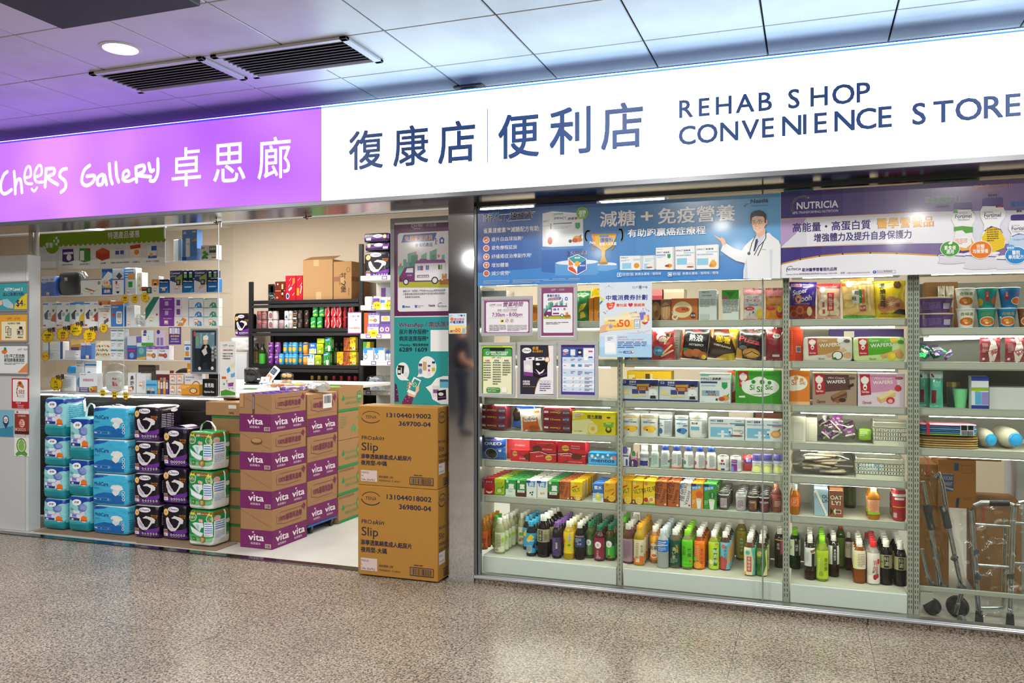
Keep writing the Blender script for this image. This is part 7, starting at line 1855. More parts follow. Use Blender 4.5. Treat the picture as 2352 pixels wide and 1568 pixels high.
TB='@ 1080 760 4.61;r 958 142 1320 674 #4a3a86;r 960 144 1318 170 #3a2c70;r 976 180 1314 640 #e9edf4;r 976 180 1198 276 #2f5aa8;r 976 284 1314 340 #c9dcf0;r 976 402 1314 480 #c9dcf0;r 976 518 1314 556 #c9dcf0;r 976 596 1314 640 #c9dcf0;e 1012 208 32 17 #eef2f8;t Cheers 1012 214 18 #4a2a6a c b i f48;r 1062 194 1112 258 #e6e9f0 4;r 1136 192 1186 256 #2a2634 4;e 1160 226 16 12 #e6e6ea;t 日用型 1086 272 11 #eef2f8 c;t 夜用型 1160 272 11 #eef2f8 c;g 982 238 1040 2 16 #e9b0b0;r 1206 208 1246 250 #f4f6f8;r 1206 270 1246 310 #f4f6f8;r 1252 208 1296 222 #c03a6a;r 1252 270 1296 284 #2f5aa8;'+''.join('g 990 %d 1030 1 12 #4a5a8a;'%y for y in(310,368,444,502,540,582,622))+''.join('l #e0802a 4 %d %d %d %d %d %d;'%(x-7,y,x-2,y+6,x+8,y-8)for x in(1090,1164)for y in(498,538,578,618))+'g 1066 300 1110 2 14 #5a6a9a;g 1140 300 1184 2 14 #5a6a9a;g 1066 430 1110 2 16 #5a6a9a;g 1140 430 1190 3 16 #5a6a9a;'+''.join('g 1212 %d 1292 2 14 #6a7090;'%y for y in(360,438,496,536,576,616))+'r 1070 352 1108 374 #3a8ac0;r 1144 352 1182 374 #3a8ac0;'
poster('notice','grey framed blue and white comparison table, right end of the lower row','notice',1282,1374.5,784.5,914,WIN,TB,bg='#f0eef2',frame=FR)
CLP='@ 1370 640 8.25;e 235 130 12 10 #c98a8a;l #8a9ac8 5 160 180 200 150 235 140 270 150 310 180;t CLP 676 182 56 #3a4a8a f104;o 830 160 30 30 8 #3a3a9a;l #3a3a9a 6 830 130 830 190;r 814 146 846 172 #3a3a9a;t 中電 876 178 48 #3a4a8a f92;t 中電消費券計劃 182 402 106 #2f2a8a b f780;p #d9d83a 64 330 140 380 148 400 120 430 64 370;p #2f8ad0 62 450 100 408 122 436 62 496;p #e0523a 188 470 220 450 260 466 310 442 352 448 344 500 310 560 240 592 200 540;t 一心 238 500 40 #f6e6da b;t 為你 234 544 36 #f6e6da b;t 惠社區 376 524 62 #e0603a b f200;p #d23242 600 480 624 456 646 474 670 454 690 476 684 506 646 534 610 512;t 惠經濟 710 520 62 #e0603a b f204;p #e6dcb8 440 650 780 610 800 690 460 740;p #ece2c0 152 730 820 676 836 930 160 984;p #f0cf7a 156 800 836 770 836 938 162 984;t 中電消費券 218 806 32 #2f3a8a b f142;t CLP_中電 670 736 34 #5a64a8 f140;t CLP_中電 630 668 34 #5a64a8 f140 R8;t 50 420 910 196 #f4e2b0 b f220;t 50 424 908 188 #e0562a b f208;t HK 312 918 54 #e0562a b f74;t $ 386 906 90 #e0562a b f42;e 640 888 20 20 #e9c02a;r 240 880 300 934 #8a9ad8 8;e 272 868 24 14 #c9a8b0;r 716 764 826 936 #5a6ab8 16;r 724 772 818 936 #dfe9f4 12;r 736 844 810 920 #a8c8e0;g 736 788 808 3 14 #7a8ab8;p #7a74c8 812 640 930 632 924 760 840 780;l #9a94d8 5 846 640 850 612 896 610 900 636;p #e9c88a 900 686 990 680 1000 786 890 770;p #e08a3a 960 684 990 680 1002 786 978 786;p #d23a3a 856 786 980 772 970 830 920 868 870 840;e 916 796 56 26 #f0e2b8;e 940 800 20 14 #f6f2e6;e 900 800 16 10 #d98a4a;p #e3b08c 62 930 110 880 240 850 246 872 180 910 170 950 200 984 224 976 210 996 160 1000 62 1020;l #c22a3a 8 136 630 156 640;l #c22a3a 8 160 660 180 650;e 200 614 8 8 #3a8ad0;e 884 572 9 9 #c23a4a;e 992 606 9 9 #c23a4a;l #6a8ac8 6 930 556 944 578;l #6ab09a 6 944 600 968 580;l #8ab4dc 4 600 1028 784 1028 788 980 830 1026 870 990 900 1030 950 986 1020 976;p #b9d8ee 60 1090 1054 1040 1054 1240 60 1300;p #a4cce8 60 1300 1054 1240 1054 1488 60 1488;r 160 1062 384 1430 #dbe6f0 20;g 212 1114 314 3 26 #5a6a9a;r 166 1206 356 1400 #eef2f6;t #即電即去用 402 1118 28 #e0603a f180;t #2025年10月31日或之前使用 402 1164 30 #e0603a f482;g 402 1206 954 4 33 #3a4aa0;t 了解更多 412 1398 26 #3a4aa0 f84;r 512 1368 700 1410 #3a3a9a 18;t 中電消費券 536 1400 28 #e9eef8 b f122;e 690 1382 24 22 #e0a02a;e 690 1380 14 12 #f2f2f2;'
poster('paper_poster','pale blue voucher poster with an orange 50 taped to the glass','poster',1377,1497.5,647.5,820,WIN,CLP,bg='#d3dde8',mat=PP,thick=.001)
ST='@ 1030 700 4.9;r 0 250 206 320 #e9b85a;p #f0d48a 0 232 180 228 206 300 0 300;g 12 122 50 2 10 #4a6ab8;t CLP 104 126 24 #3a4a8a f34;e 148 120 11 11 #3a3a9a;t 中電 162 128 22 #3a4a8a f26;e 40 160 22 20 #e0762a;t 歡迎使用 66 174 30 #e0562a b f108;t 中電消費券 20 208 34 #2a3a9a b f156;t 50 80 302 56 #e0421e b f54;t HK$ 44 298 24 #e0421e b f36;r 156 262 190 312 #8ab8d8;p #e3a884 0 290 30 284 40 304 0 316;e 34 296 14 12 #4a6ab0;'
poster('pillar_sticker','small pale blue voucher sticker on the steel pillar','sticker',1031,1071.5,719.5,766,-.007,ST,bg='#cfe2f0',mat=PP,thick=.001)
PY=.094
N1='@ 0 620 3.41;p #d9c02a 110 306 212 306 212 180 170 210 120 260;t ASTM_Level_3 34 164 34 #e9eef0 b f142;t 成人口罩(獨立包裝) 24 202 30 #2a3a5a b f164;t $4 128 282 70 #2a2a6a b f52;t /片 182 280 22 #2a2a6a;p #9ac4d0 20 230 60 226 104 268 70 300 26 280;p #e3b49a -10 240 20 236 18 270 -10 280;p #e3b49a 74 278 104 268 104 300 80 300;'
poster('wall_notice','grey framed teal mask notice with a yellow corner, top one on the white post','notice',-14,66.5,646,715.5,PY,N1,bg='#3a98a0',frame=(.012,'#808285'))
N2='@ 0 620 3.41;r 12 402 202 548 #e6dfc0;'+cheers(54,370,34,'#b85a2a')+'t 卓思廊 112 386 18 #b86a3a f46;t 本店提供以下服務 60 424 16 #3a3428 b f98;r 44 440 72 490 #2c2a26;r 48 444 68 486 #e6dfc0;r 58 456 88 512 #2c2a26;r 62 460 84 508 #e6dfc0;g 64 470 82 4 10 #2c2a26;r 134 462 182 508 #2c2a26 6;r 138 466 178 504 #e6dfc0;r 150 442 176 466 #2c2a26;r 142 474 156 500 #2c2a26;g 160 476 176 3 9 #2c2a26;t 影印$2.5 44 532 14 #3a3428 b f44;t 傳真$5 140 532 14 #3a3428 b f40;'
poster('wall_notice','grey framed yellow notice of copy and fax services, middle one on the white post','notice',-14,66,718,787,PY,N2,bg='#dba236',frame=(.012,'#808285'))
N3='@ 0 620 3.41;p #e08a4a 140 800 220 720 220 804 140 804;p #d9763a 12 632 50 616 58 640 40 660 16 652;e 40 618 14 14 #3f8a4a;'+cheers(138,614,30,'#8a5a7a')+'t 卓思廊 184 628 16 #7a7a7a f32;t 6合1甲乙型流感/ 34 684 32 #2a3a44 b f162;t 新冠病毒檢測試 34 716 32 #2a3a44 b f158;g 34 730 190 2 9 #5a6a74;'
poster('wall_notice','grey framed white flu test notice, lowest of the three on the white post','notice',-14,67,790,861,PY,N3,bg='#dfe4e4',frame=(.012,'#808285'))
N4='@ 0 620 3.41;r 92 850 224 1082 #b5202c 8;r 100 858 216 1028 #eceaea 6;l #c9a07a 12 146 900 134 930 132 960 140 990;e 156 890 26 20 #b87a4a;p #b87a4a 128 912 170 880 188 910 186 930 150 910;e 156 886 12 14 #a82a2a;p #b87a4a 128 906 150 896 150 908;t SEE 146 966 40 #b5202c b f48;t 社企_創新 148 984 14 #8a8a8a f42;t 好好生意 148 998 14 #8a8a8a f42;t 社會企業 144 1046 16 #f2e0e0 c f40;t Advanced 160 1064 15 #f2e0e0 c f50;t 2025-2026 160 1078 13 #f2d0d0 c f44;'
poster('wall_sticker','red and white sticker with a bird on the white post','sticker',26.8,66.8,868.5,937.5,PY+.004,N4,bg='#b5202c',thick=.001)
N5='@ 0 620 3.41;p #3a8aa8 0 1240 104 1220 104 1306 0 1306;e 46 1172 32 34 #22405a;p #22405a 20 1190 72 1190 46 1244;e 46 1172 24 26 #dfe9ee;t SE 32 1186 30 #c24a5a b f28;'
poster('wall_sticker','pale blue sticker with a map pin, cut by the left edge','sticker',-4,31,941,1003,PY+.004,N5,bg='#7ab4cc',thick=.001)
N6='@ 0 620 3.41;r 116 1102 228 1124 #e6ddd8;e 136 1112 11 9 #c03a3a;t 商界展關懷 140 1146 16 #e9d6cc f60;e 172 1200 36 38 #c22a34;e 172 1200 29 31 #d9c8b0;t 正 152 1216 48 #b5202c b;t 2025 140 1258 32 #d9a8a0 b f62;r 120 1236 136 1256 #c9a8a0;p #4a1c14 116 1262 228 1262 228 1284 116 1284;'
poster('wall_sticker','brown and red award sticker right of the pin sticker','sticker',33.5,66.8,943,997,PY+.004,N6,bg='#8a3a2c',thick=.001)
N7='@ 0 620 3.41;p #e9ece6 112 1458 112 1310 226 1310 226 1458;o 168 1374 48 54 9 #8a9a3a;e 168 1374 42 48 #b9d8a0;e 168 1382 30 34 #7fb85a;p #7fb85a 140 1360 168 1322 196 1360;p #5a9a4a 120 1440 140 1420 168 1428 198 1420 216 1440 206 1460 168 1446 130 1460;'
poster('wall_sticker','green round rosette sticker, lowest on the white post','sticker',32.8,66.5,1004.5,1047.5,PY+.004,N7,bg='#d3d8d0',thick=.001)
noisy('cardboard_sheet','#8a7460','#957f6a',5,.8,.1)
for k,(pts,lab)in enumerate((((-5.36,.118,-4.39,.47),'flat sheet of cardboard under the blue nappy packs'),((-4.385,.098,-3.72,.325),'flat sheet of cardboard under the black and green nappy packs'))):
 o=M().box(pts[0],pts[1],.0005,pts[2],pts[3],.005,mat='cardboard_sheet',ch=.0008).build('cardboard_sheet')
 tag(o,lab,'cardboard')
ZF=.0058
def stack(name,px0,px1,Y,d,pys,col,front,right,labs,cat,group,topcol=None,b=.012,wr=.003,top=.6,mat=FM,gap=.0015,strap=None,top_art=None,dx=()):
 x0,x1=X_(px0,Y),X_(px1,Y)
 zs=[Z_((px0+px1)/2,p,Y)for p in pys]
 zs[-1]=ZF
 n=len(zs)-1
 for i in range(n):
  w,h=x1-x0,zs[i]-zs[i+1]-gap
  m=softpack(w-2*b,d-2*b,h,col,mat,b,10,wr,i*3+int(px0)%7,12,front=dsl(w,h,front),right=dsl(d,h,right)if right else None,topcol=topcol,top=0.,thr=.014)
  o=empty(name,((x0+x1)/2+(dx[i]if i<len(dx)else 0),Y+d/2,zs[i+1]+.0008),random.uniform(-.02,.02))
  tag(o,labs[i],cat,group)
  m.build('pack',o)
  if strap and i in strap:
   strap[i](o,w,d,h)
def handle(c='#e9eef0',z=.05,x=.0,yy=.0,span=.07,wid=.02):
 def f(o,w,d,h):
  m=M()
  P=[(-span,0,-.004),(-span*.8,0,z*.6),(-span*.2,0,z),(span*.4,0,z*.9),(span*.9,0,z*.35),(span,0,-.004)]
  P=[Vector((x+p[0],yy,h+p[2]))for p in P]
  for a,b in zip(P,P[1:]):
   m.quad((a.x,a.y-wid/2,a.z),(b.x,b.y-wid/2,b.z),(b.x,b.y+wid/2,b.z),(a.x,a.y+wid/2,a.z),c,FM)
  m.build('handle',o)
 return f
TENA='p #1b3f96 0 100 100 100 100 90 72 84 50 70 28 84 0 90;p #8fd4da 0 92 28 82 50 70 72 82 100 92 100 30 0 30;p #dff0f2 24 60 74 60 80 34 60 30 40 34;e 40 82 20 9 #eef2f4;e 40 82 16 6 #f6f8fa;t 添寧 40 80 7 #2a3a6a c b f20;e 66 68 17 11 #5a7ab8;e 70 70 13 9 #8a9ad0;t Slip 12 60 9 #3a6a8a f16;p #e3d9ee 40 52 76 56 78 46 50 42;r 10 38 46 13 #9a9ad8;r 12 40 9 9 #e9ecf4;r 24 45 16 2 #4a4a9a;e 50 44 7 6 #dfe3f4;r 10 32 46 7 #1f3a86;e 24 35 6 2.4 #e9ecf4;p #e07a22 62 30 62 42 72 47 84 42 84 30;r 60 30 26 3 #e23a3a;p #f4f4f4 64 30 82 30 73 24;r 0 0 100 22 #138a98;p #2fa3ae 0 22 100 22 100 26 50 29 0 26;t 54 58 53 5 #2a2a2a b'
TENAR='r 0 86 100 14 #1b3f96;r 0 0 100 24 #138a98;g 14 78 70 9 5 #3a8ab8;r 70 60 14 30 #e9f0f4'
tl=['teal nappy pack with a blue top, %s of the far left stack'%p for p in('topmost','second from top','third from top','bottom one')]
stack('nappy_pack',93,147,.19,.23,(913,1001.6,1070,1145,1217),'#7ccbd3',TENA,TENAR,tl,'nappy pack','teal nappy packs',strap={0:handle(x=.05,span=.08,z=.02)},dx=(.012,.006))
tl=['teal nappy pack with a blue top, %s of the second stack from the left'%p for p in('topmost','middle one','bottom one')]
stack('nappy_pack',152,206,.20,.21,(959,1055,1139,1223),'#7ccbd3',TENA,TENAR,tl,'nappy pack','teal nappy packs',strap={0:handle('#dfe8ec',.10,.02,0,.055)})
MOLI='r 0 0 100 100 #3fb2dc;p #1f5aa8 0 100 46 100 34 90 18 86 0 84;e 12 91 8 3 #2a3a86;t MoliCare 7 62 17 #1b3a7c b f40;t Elastic 7 51 9 #2a6a9a f16;p #1668b4 0 26 16 36 36 42 60 40 76 34 88 38 88 6 0 4;p #e4e8ea 52 58 58 66 72 68 82 64 86 54 78 50 74 38 66 32 58 40 56 50;p #6ab8dc 54 54 60 54 60 48 56 46;e 86 44 3.6 4.6 #e9f0f4;e 86 33 3.6 4.6 #e9f0f4;e 86 22 3.6 4.6 #e9f0f4;e 86 44 2.2 2.8 #2a5a8a;e 86 33 2.2 2.8 #2a5a8a;e 86 22 2.2 2.8 #2a5a8a;l #5ab0e0 1 4 16 50 16 54 20 50 24 4 24;t M 24 17 7 #d0e8f6;t 30 44 17 8 #d0e8f6;r 4 18 10 3 #e9f4fa'
tl=['sky blue pull up nappy pack, %s of its stack'%p for p in('topmost','second from top','third from top','bottom one')]
stack('nappy_pack',207,292,.215,.16,(934,1009,1088.5,1161.5,1233),'#4fbde0',MOLI,'t MoliCare 6 74 14 #1b3a7c f80;g 10 50 60 6 6 #2a7ab8',tl,'nappy pack','sky blue nappy packs',topcol='#dfe8ee',b=.006,strap={0:handle('#dfe9ee',.014,0,0,.06)})
CHR='p #5a2a86 0 0 100 0 100 12 60 10 30 22 0 26;p #6a2f94 40 24 100 34 100 20 60 14;e 46 86 22 8 #e6e2ea;e 46 86 19 6 #f4f0f6;t Cheers 46 83 10 #4a2a6a c b i f34;c 17 77 10 #c99a3a;c 17 77 7.4 #f0e2c0;c 17 77 5 #d9a04a;t 強抗菌 82 68 5.5 #d98a2a c f24;t 全新升級_舒適 70 62 5 #d98a2a c f44;p #e4e2e2 18 60 26 64 34 54 42 42 48 34 58 34 66 44 70 54 56 60 44 64 40 60 52 68 76 64 86 58 84 48 74 46 68 38 56 26 38 24 26 32 20 46;p #18121f 30 56 36 60 44 46 40 42;p #b9a8d4 22 56 32 48 44 36 40 32 28 40;t 日夜用 8 26 4 #e9e6ec f16;t 強吸型 8 21 5 #e0902a b f18;r 8 9 17 10 #e6e2ea 2;t M 12 11 7 #5a2a86 b;'+''.join('c %d 14 3.4 #e9e6ec;c %d 14 2 #3a3a44;'%(x,x)for x in(40,50,60,70,80,90))+'g 36 7 60 1 3 #b9b2c2'
CHRR='e 62 86 14 5 #e6e2ea;'+''.join('g 12 %d 76 1 4 #c9c4d0;'%y for y in range(40,76,5))+'r 0 0 100 10 #4a2470'
tl=['black and purple nappy pack, %s of the four high stack'%p for p in('topmost','second from top','third from top','bottom one')]
stack('nappy_pack',303,365,.215,.25,(932,1013,1086.5,1160,1238),'#17111f',CHR,CHRR,tl,'nappy pack','black nappy packs at the entrance',topcol='#d8d2d8',b=.005,wr=.0025)
tl=['black and purple nappy pack, %s of the three high stack'%p for p in('topmost','middle one','bottom one')]
stack('nappy_pack',368,428,.235,.22,(982,1073.5,1158,1244),'#17111f',CHR,CHRR,tl,'nappy pack','black nappy packs at the entrance',topcol='#3a1f52',b=.005,wr=.0025,strap={0:handle('#e9e4ec',.012,.01,0,.05,.12)})
GRN='r 0 0 100 12 #e6e8e4;r 0 12 100 14 #7fc08a;r 0 22 100 12 #4aa868;r 0 32 100 56 #128a4a;p #7a5a20 0 100 100 100 100 86 60 84 30 92 0 94;e 17 80 17 12 #c9d0a0;e 17 80 14 10 #4a8a5a;t 包大人 17 77 7 #f2e6b0 c b f26;p #e3d22e 4 90 12 96 18 90 24 98 24 88;e 84 78 14 11 #c9d0a0;e 84 78 11 9 #4a8a5a;p #e3d22e 74 88 82 96 86 90 94 94 92 86;t 金裝 34 88 7 #f0e4c0 b f14;t Deluxe_Type 50 89 5 #f0e4c0 f26;c 48 72 4.4 #e0a0a0;c 55 71 4.4 #e9b0a8;p #dfe9ec 20 62 30 66 60 66 62 54 54 52 48 42 36 48;p #a8d0e4 34 62 46 60 44 46 38 48;p #cfe4ee 10 56 22 50 40 44 62 38 56 26 38 30 16 38;p #f2f6f6 14 52 24 47 40 41 58 36 54 29 38 33 18 40;r 64 28 32 40 #e9ecf0 2;'+''.join('r 66 %d 28 2.6 #3a7ac8;'%y for y in(62,56,50,44,38))+'g 66 34 28 2 3 #d9a0a0;t L 6 18 9 #3a5a3a b;r 18 16 14 11 #2f8a3a 1;t 10 25 19 6 #f0e69a c b;c 58 20 9 #8a6a2a;c 58 20 7 #a8823a;g 53 22 10 3 4 #f0e2b8;r 4 5 60 1.2 #3a9a5a'
GRNR='r 0 0 100 24 #e6e8e4;r 0 24 100 8 #7fc08a;r 0 32 100 56 #128a4a;r 0 88 100 12 #7a5a20;e 22 78 16 8 #e0b0a8;r 6 18 60 54 #e9ecf0 2;'+''.join('r 10 %d 46 2.4 #3a7ac8;'%y for y in(66,60,54,48))+'g 10 40 50 5 4 #9ab0c8;e 76 64 14 6 #cfe4d8;r 56 0 7 100 #eef2f0'
tl=['green and white nappy pack, %s of its stack'%p for p in('topmost','middle one','bottom one')]
stack('nappy_pack',428.5,488,.145,.21,(991,1081.5,1171.5,1260),'#178a4c',GRN,GRNR,tl,'nappy pack','green nappy packs',topcol='#1f9a50',b=.008,strap={0:handle('#e9eef0',.065,-.01,0,.065)})
KR='#a07a55'
PUR='#722560'
def vita_words(x,y,s,wd):
 return 't vita %g %g %g #ece4ea b f%g;l #ece4ea 1.2 %g %g %g %g;l #ece4ea 1.2 %g %g %g %g;t 純蒸餾水 %g %g %g #e2d4de f%g;'%(x,y,s,wd,x+wd*.24,y+s*.78,x+wd*.36,y+s*.95,x+wd*.24,y+s*.95,x+wd*.36,y+s*.78,x+wd*.14,y-s*.42,s*.27,wd*.66)
VF='r 0 0 100 47 %s;'%PUR+vita_words(26,20,24,48)+'r 78 3 18 10 #d8c8c0;b 79 4 16 8 #5a3a4a;l #7a4a5a .5 0 98 96 56'
VR='r 0 0 100 47 %s;'%PUR+vita_words(10,17,25,36)+vita_words(57,17,25,36)+'t 100%%循環再造樽 18 66 17 #7c2a55 b f66;l #7c2a55 1 12 82 12 62 30 58;l #7c2a55 1 20 88 90 88 92 74;p #7c2a55 84 84 90 96 96 88 92 78;l #7c2a55 1 30 56 82 58'.replace('%%','%')
def carton(name,label,cat,x0,x1,Y,d,z0,z1,col,front,right,group=None,open_top=None,rz=0.,left=None):
 w,h=x1-x0,z1-z0-.0012
 o=empty(name,((x0+x1)/2,Y+d/2,z0+.0006),rz)
 tag(o,label,cat,group)
 m=M()
 a,b=w/2,d/2
 if open_top is None:
  m.box(-a,-b,0,a,b,h,col,'card',.004)
 else:
  t=.004
  for q in((-a,-b,a,-b+t),(-a,b-t,a,b),(-a,-b+t,-a+t,b-t),(a-t,-b+t,a,b-t)):
   m.box(q[0],q[1],0,q[2],q[3],h-(open_top if q[2]-q[0]<.1 else 0),col,'card',.0008)
  m.box(-a+t,-b+t,0,a-t,b-t,.004,col,'card',.0005)
 for fc,s in(('front',front),('right',right),('left',left)):
  if s:
   m.art(dsl(w if fc=='front' else d,h,s),fmap(w,d,h,fc),'card')
 m.build('box',o)
 if open_top is None:
  M().box(-a+.001,-.001,h-.0004,a-.001,.001,h+.0006,'#8f6a44','card',.0002).build('top_seam',o)
 return o
VX0,VX1=-3.642,-3.386
zz=(1.04,.784,.527,.2665,.0)
nm=('open topmost','second','third','bottom')
for i in range(4):
 f=VF if i else VF+';r 42 46 6 54 #5f4530;r 43 60 4 40 #8a8a96;r 43.5 92 3 8 #5a3a9a;r 2 64 12 36 #b58a5e'
 if i==1:
  f+=';e 54 76 18 9 #6a4a30;e 54 78 16 6 #b08a5e'
 o=carton('water_carton','%s purple and brown water carton in the front stack'%nm[i],'carton',VX0+(-.006,-.004,.0,.002)[i],VX1+(-.006,-.004,.0,.002)[i],.252,.405,zz[i+1],zz[i],KR,f,VR,'purple water cartons',open_top=.0 if i==0 else None)
 if i==0:
  top_carton=o
pb=bottle('water_bottle',.255,.0375,'ribbed','#dfe6ea','#5b3aa0','#e3dff0',.35,.6,capr=.42)
k=0
for iy in range(5):
 for ix in range(3):
  o=pb if k==0 else copy_tree(pb)
  o.location=(VX0+.047+ix*.0785,.252+.050+iy*.0765,zz[1]+.0065)
  tag(o,'purple capped water bottle in the open top carton of the front stack','bottle','water bottles in the open purple carton')
  k+=1
for i,(z0,z1)in enumerate(((.709,1.015),(.391,.709),(.075,.391))):
 x=VX1-.004
 VR2='r 0 0 100 42 %s;'%PUR+vita_words(14,16,20,34)+vita_words(58,16,20,34)+VR[VR.index('t 100'):]+';l #8a6a48 .6 0 50 100 52'
 if i==0:
  VR2+=';r 50 62 30 34 #e6e6e6;b 53 74 24 18'
 o=carton('water_carton','%s purple and brown water carton on the blue dolly'%('topmost','middle','lowest')[i],'carton',VX0+.01,x,.674,.40,z0,z1,KR,None,VR2,'purple water cartons')
d=empty('dolly',((VX0+VX1)/2,.88,0))
tag(d,'low blue wheeled dolly under the second stack of water cartons','dolly')
M().box(-.115,-.19,.052,.118,.20,.0735,'#2a62b4',PL,.004).build('deck',d)
for wx in(-.09,.095):
 for wy in(-.12,.15):
  m=M()
  m.lathe([(.0,-.011),(.018,-.012),(.0235,-.009),(.0235,.009),(.018,.012),(0,.011)],18,'#1d1e20',PL,xf=Matrix.Translation(Vector((wx,wy,.024)))@Matrix.Rotation(PI/2,4,'Y'))
  m.box(wx-.014,wy-.012,.030,wx+.014,wy+.012,.052,'#5a5c60',MT,.002)
  m.build('wheel',d)
for k,(px,py,w,h,col,lab)in enumerate(((676,892,.15,.05,'#b9a8c8','purple and white shrink wrapped bundle lying on the water cartons'),(722,890,.15,.075,'#c4c6ca','crumpled silver film bundle beside the purple one'),(760,896,.10,.05,'#b4b6ba','small crumpled silver film bundle at the right'))):
 q=at(px,py,.80+.09*k)
 f=softfn(w,.16,h,.006,4,.018,11+k)
 m=M()
 for fn in(lambda u,v:f(2*u-1,2*v-1,1),lambda u,v:f(2*u-1,-1,2*v-1),lambda u,v:f(1,2*u-1,2*v-1),lambda u,v:f(-1,1-2*u,2*v-1)):
  m.grid(fn,14,10,col,'foil')
 if k==0:
  m.art(dsl(w,h,'r 4 30 40 50 #6a3a8a;r 52 20 40 30 #7a4a96'),SOFT['front'](f,w,.16,h),FM,.001,.02,n0=2)
 o=m.build('film_bundle',None,(-3.545+.02*k,.79+.10*k,1.016+.004))
 tag(o,lab,'bundle')
bz=(1.045,.852,.633,.418,.212,.0)
GB='#2f8a50'
BR='r 0 0 100 11 %s;p %s 12 50 18 68 24 50 22 44 14 44;t bonaqua_water 26 50 17 #5a9a5c f52;t 礦物質化蒸餾水 26 28 13 #5a9a5c f52;e 84 54 12 26 %s;e 84 54 9 21 #a67c52;e 84 54 7 16 %s;t 環保 84 50 13 #d9e0c4 c'%(GB,GB,GB,GB)
BR2='t mineralised 70 70 20 #5a9a5c f26;e 60 40 6 12 #5a9a5c;e 54 34 5 10 #5a9a5c;e 66 34 5 10 #5a9a5c;g 6 80 24 5 9 #7a8a5a'
for i in range(5):
 o=carton('water_carton','brown water carton with green print, %s of its stack'%('open topmost one','second from top','third from top','fourth from top','bottom one')[i],'carton',-3.69,-3.388,1.09,.37,bz[i+1],bz[i],'#a98256',None,BR2 if i==1 else BR+(';r 2 88 60 8 #8a6a44' if i>2 else ''),'green printed water cartons',open_top=.0 if i==0 else None)
 if i==0:
  M().box(-.12,-.14,.16,-.02,.13,.183,'#4ad24a',PL,.006).build('bottle_caps',o)
gz=[0,.125,.25,.374,.500,.624,.749,.874]
for i in range(7):
 carton('drink_carton_box','plain brown carton with a green top stripe, %s from the floor'%ORD[i],'carton',-3.955,-3.66,.345,.30,gz[i],gz[i+1],'#8f6e48','r 0 86 100 14 #2f6a3a',None,'green striped brown cartons')
carton('flat_carton','flat light brown carton lying on top of the green striped stack','carton',-4.01,-3.70,.335,.22,.875,.975,'#a07a54','r 66 54 22 26 #d8d4cc;b 68 14 14 14 #6a4e34',None)
TC='#a87a34'
TN='#26233f'
def tena_art(n1,n2,size,sz):
 return('t TENA 10 84 5.6 %s f14;'%TN+'o 17 86.5 11.5 6.5 .7 %s 20 165;o 17 86 12.5 7.5 .9 %s 190 330;'%(TN,TN)+'t %s 37 86.5 7.6 %s b f55;t %s 52.5 76.5 7.6 %s b f39;'%(n1,TN,n2,TN)+'t PRO 5 57.5 6.6 %s f13;t skin 18.6 57.5 7.4 %s i f15;t Slip 5 44 14 %s f21;'%(TN,TN,TN)+'t 添寧透氣綿柔成人紙尿片 4 34 6.4 %s b f64;t 夜用型-%s 4 26 6.4 %s b f33;'%(TN,size,TN)+'r 4 5 21 14 #cdb8b4;t MAXI 5 14.8 3.6 %s f9;t %s 5 10.6 3.6 %s;t 54s_(6x9s) 5 6 3.8 %s f17;'%(TN,sz,TN,TN)+'t 保存期限:_3年 27 10.6 3.2 %s f18;t Validation:_3_years 27 6.4 3 %s f27;r 66 4.6 29 9.4 %s;r 66.8 5.4 27.4 7.8 %s;b 68 5.8 25 7 %s;g 71 16 18 1 2 %s'%(TN,TN,TN,TC,TN,TN))
TR='t TENA 8 86 5.4 %s f40;o 30 88 24 6 .8 %s 20 165;o 30 87.5 26 7 .9 %s 190 330;t PROskin 6 56 5 %s f50;t Slip 6 46 9 %s f40;t 添寧透氣綿柔 6 38 4.6 %s f60;t 夜用型-中碼 6 32 4.6 %s f56;r 6 18 44 13 #d9d2d8;t MAXI 10 26 3 %s f20;t 54s_(6x9s) 10 20 3 %s f34;r 40 3 30 9 %s;r 42 4 26 7 %s;b 44 4.4 22 6 %s'%(TN,TN,TN,TN,TN,TN,TN,TN,TN,TN,TC,TN)
tx0,tx1=X_(822,-.085),X_(1006,-.085)
tzm,tzt=Z_(914,1119,-.085),Z_(914,933,-.085)
for lab,z0,z1,a in(('big mustard brown carton by the steel pillar, lower of two, large size',.0065,tzm,('131044018002','369800-04','大碼','L')),('big mustard brown carton by the steel pillar, upper of two, medium size',tzm,tzt,('131044019002','369700-04','中碼','M'))):
 o=carton('nappy_carton',lab,'carton',tx0,tx1,-.085,.19,z0,z1,TC,tena_art(*a),TR,'mustard brown cartons at the pillar',rz=-.01 if z0>.1 else 0)
 if z0>.1:
  M().box(-(tx1-tx0)/2+.002,-.02,z1-z0-.001,(tx1-tx0)/2-.002,.02,z1-z0+.0004,'#c9a24a',GL,.0002).build('tape',o)
m=M()
rn=random.Random(2)
CT=empty('counter',(-4.9,.52,0))
tag(CT,'long white topped shop counter with a dark striped wood front','counter')
m.box(-.90,0,.02,.87,.03,.985,'#241f1f',PT,.001)
for k in range(220):
 z=rn.uniform(.1,.97)
 x=rn.uniform(-.9,.7)
 m.quad((x,-.0008,z),(min(.87,x+rn.uniform(.1,.5)),-.0008,z),(min(.87,x+rn.uniform(.1,.5)),-.0008,z+rn.uniform(.002,.006)),(x,-.0008,z+.004),rn.choice(['#3c3430','#4a403a','#2f2927','#574b44']),PT)
m.box(.85,.03,.02,.87,2.05,.985,'#241f1f',PT,.001)
m.build('front_panel',CT)
M().box(-.93,-.03,.985,1.04,.30,1.0,'#d3d3d0',PT,.003).build('ledge',CT)
M().box(-.7,.30,.985,1.18,2.1,1.012,'#dcdbd8',PT,.003).build('counter_top',CT)
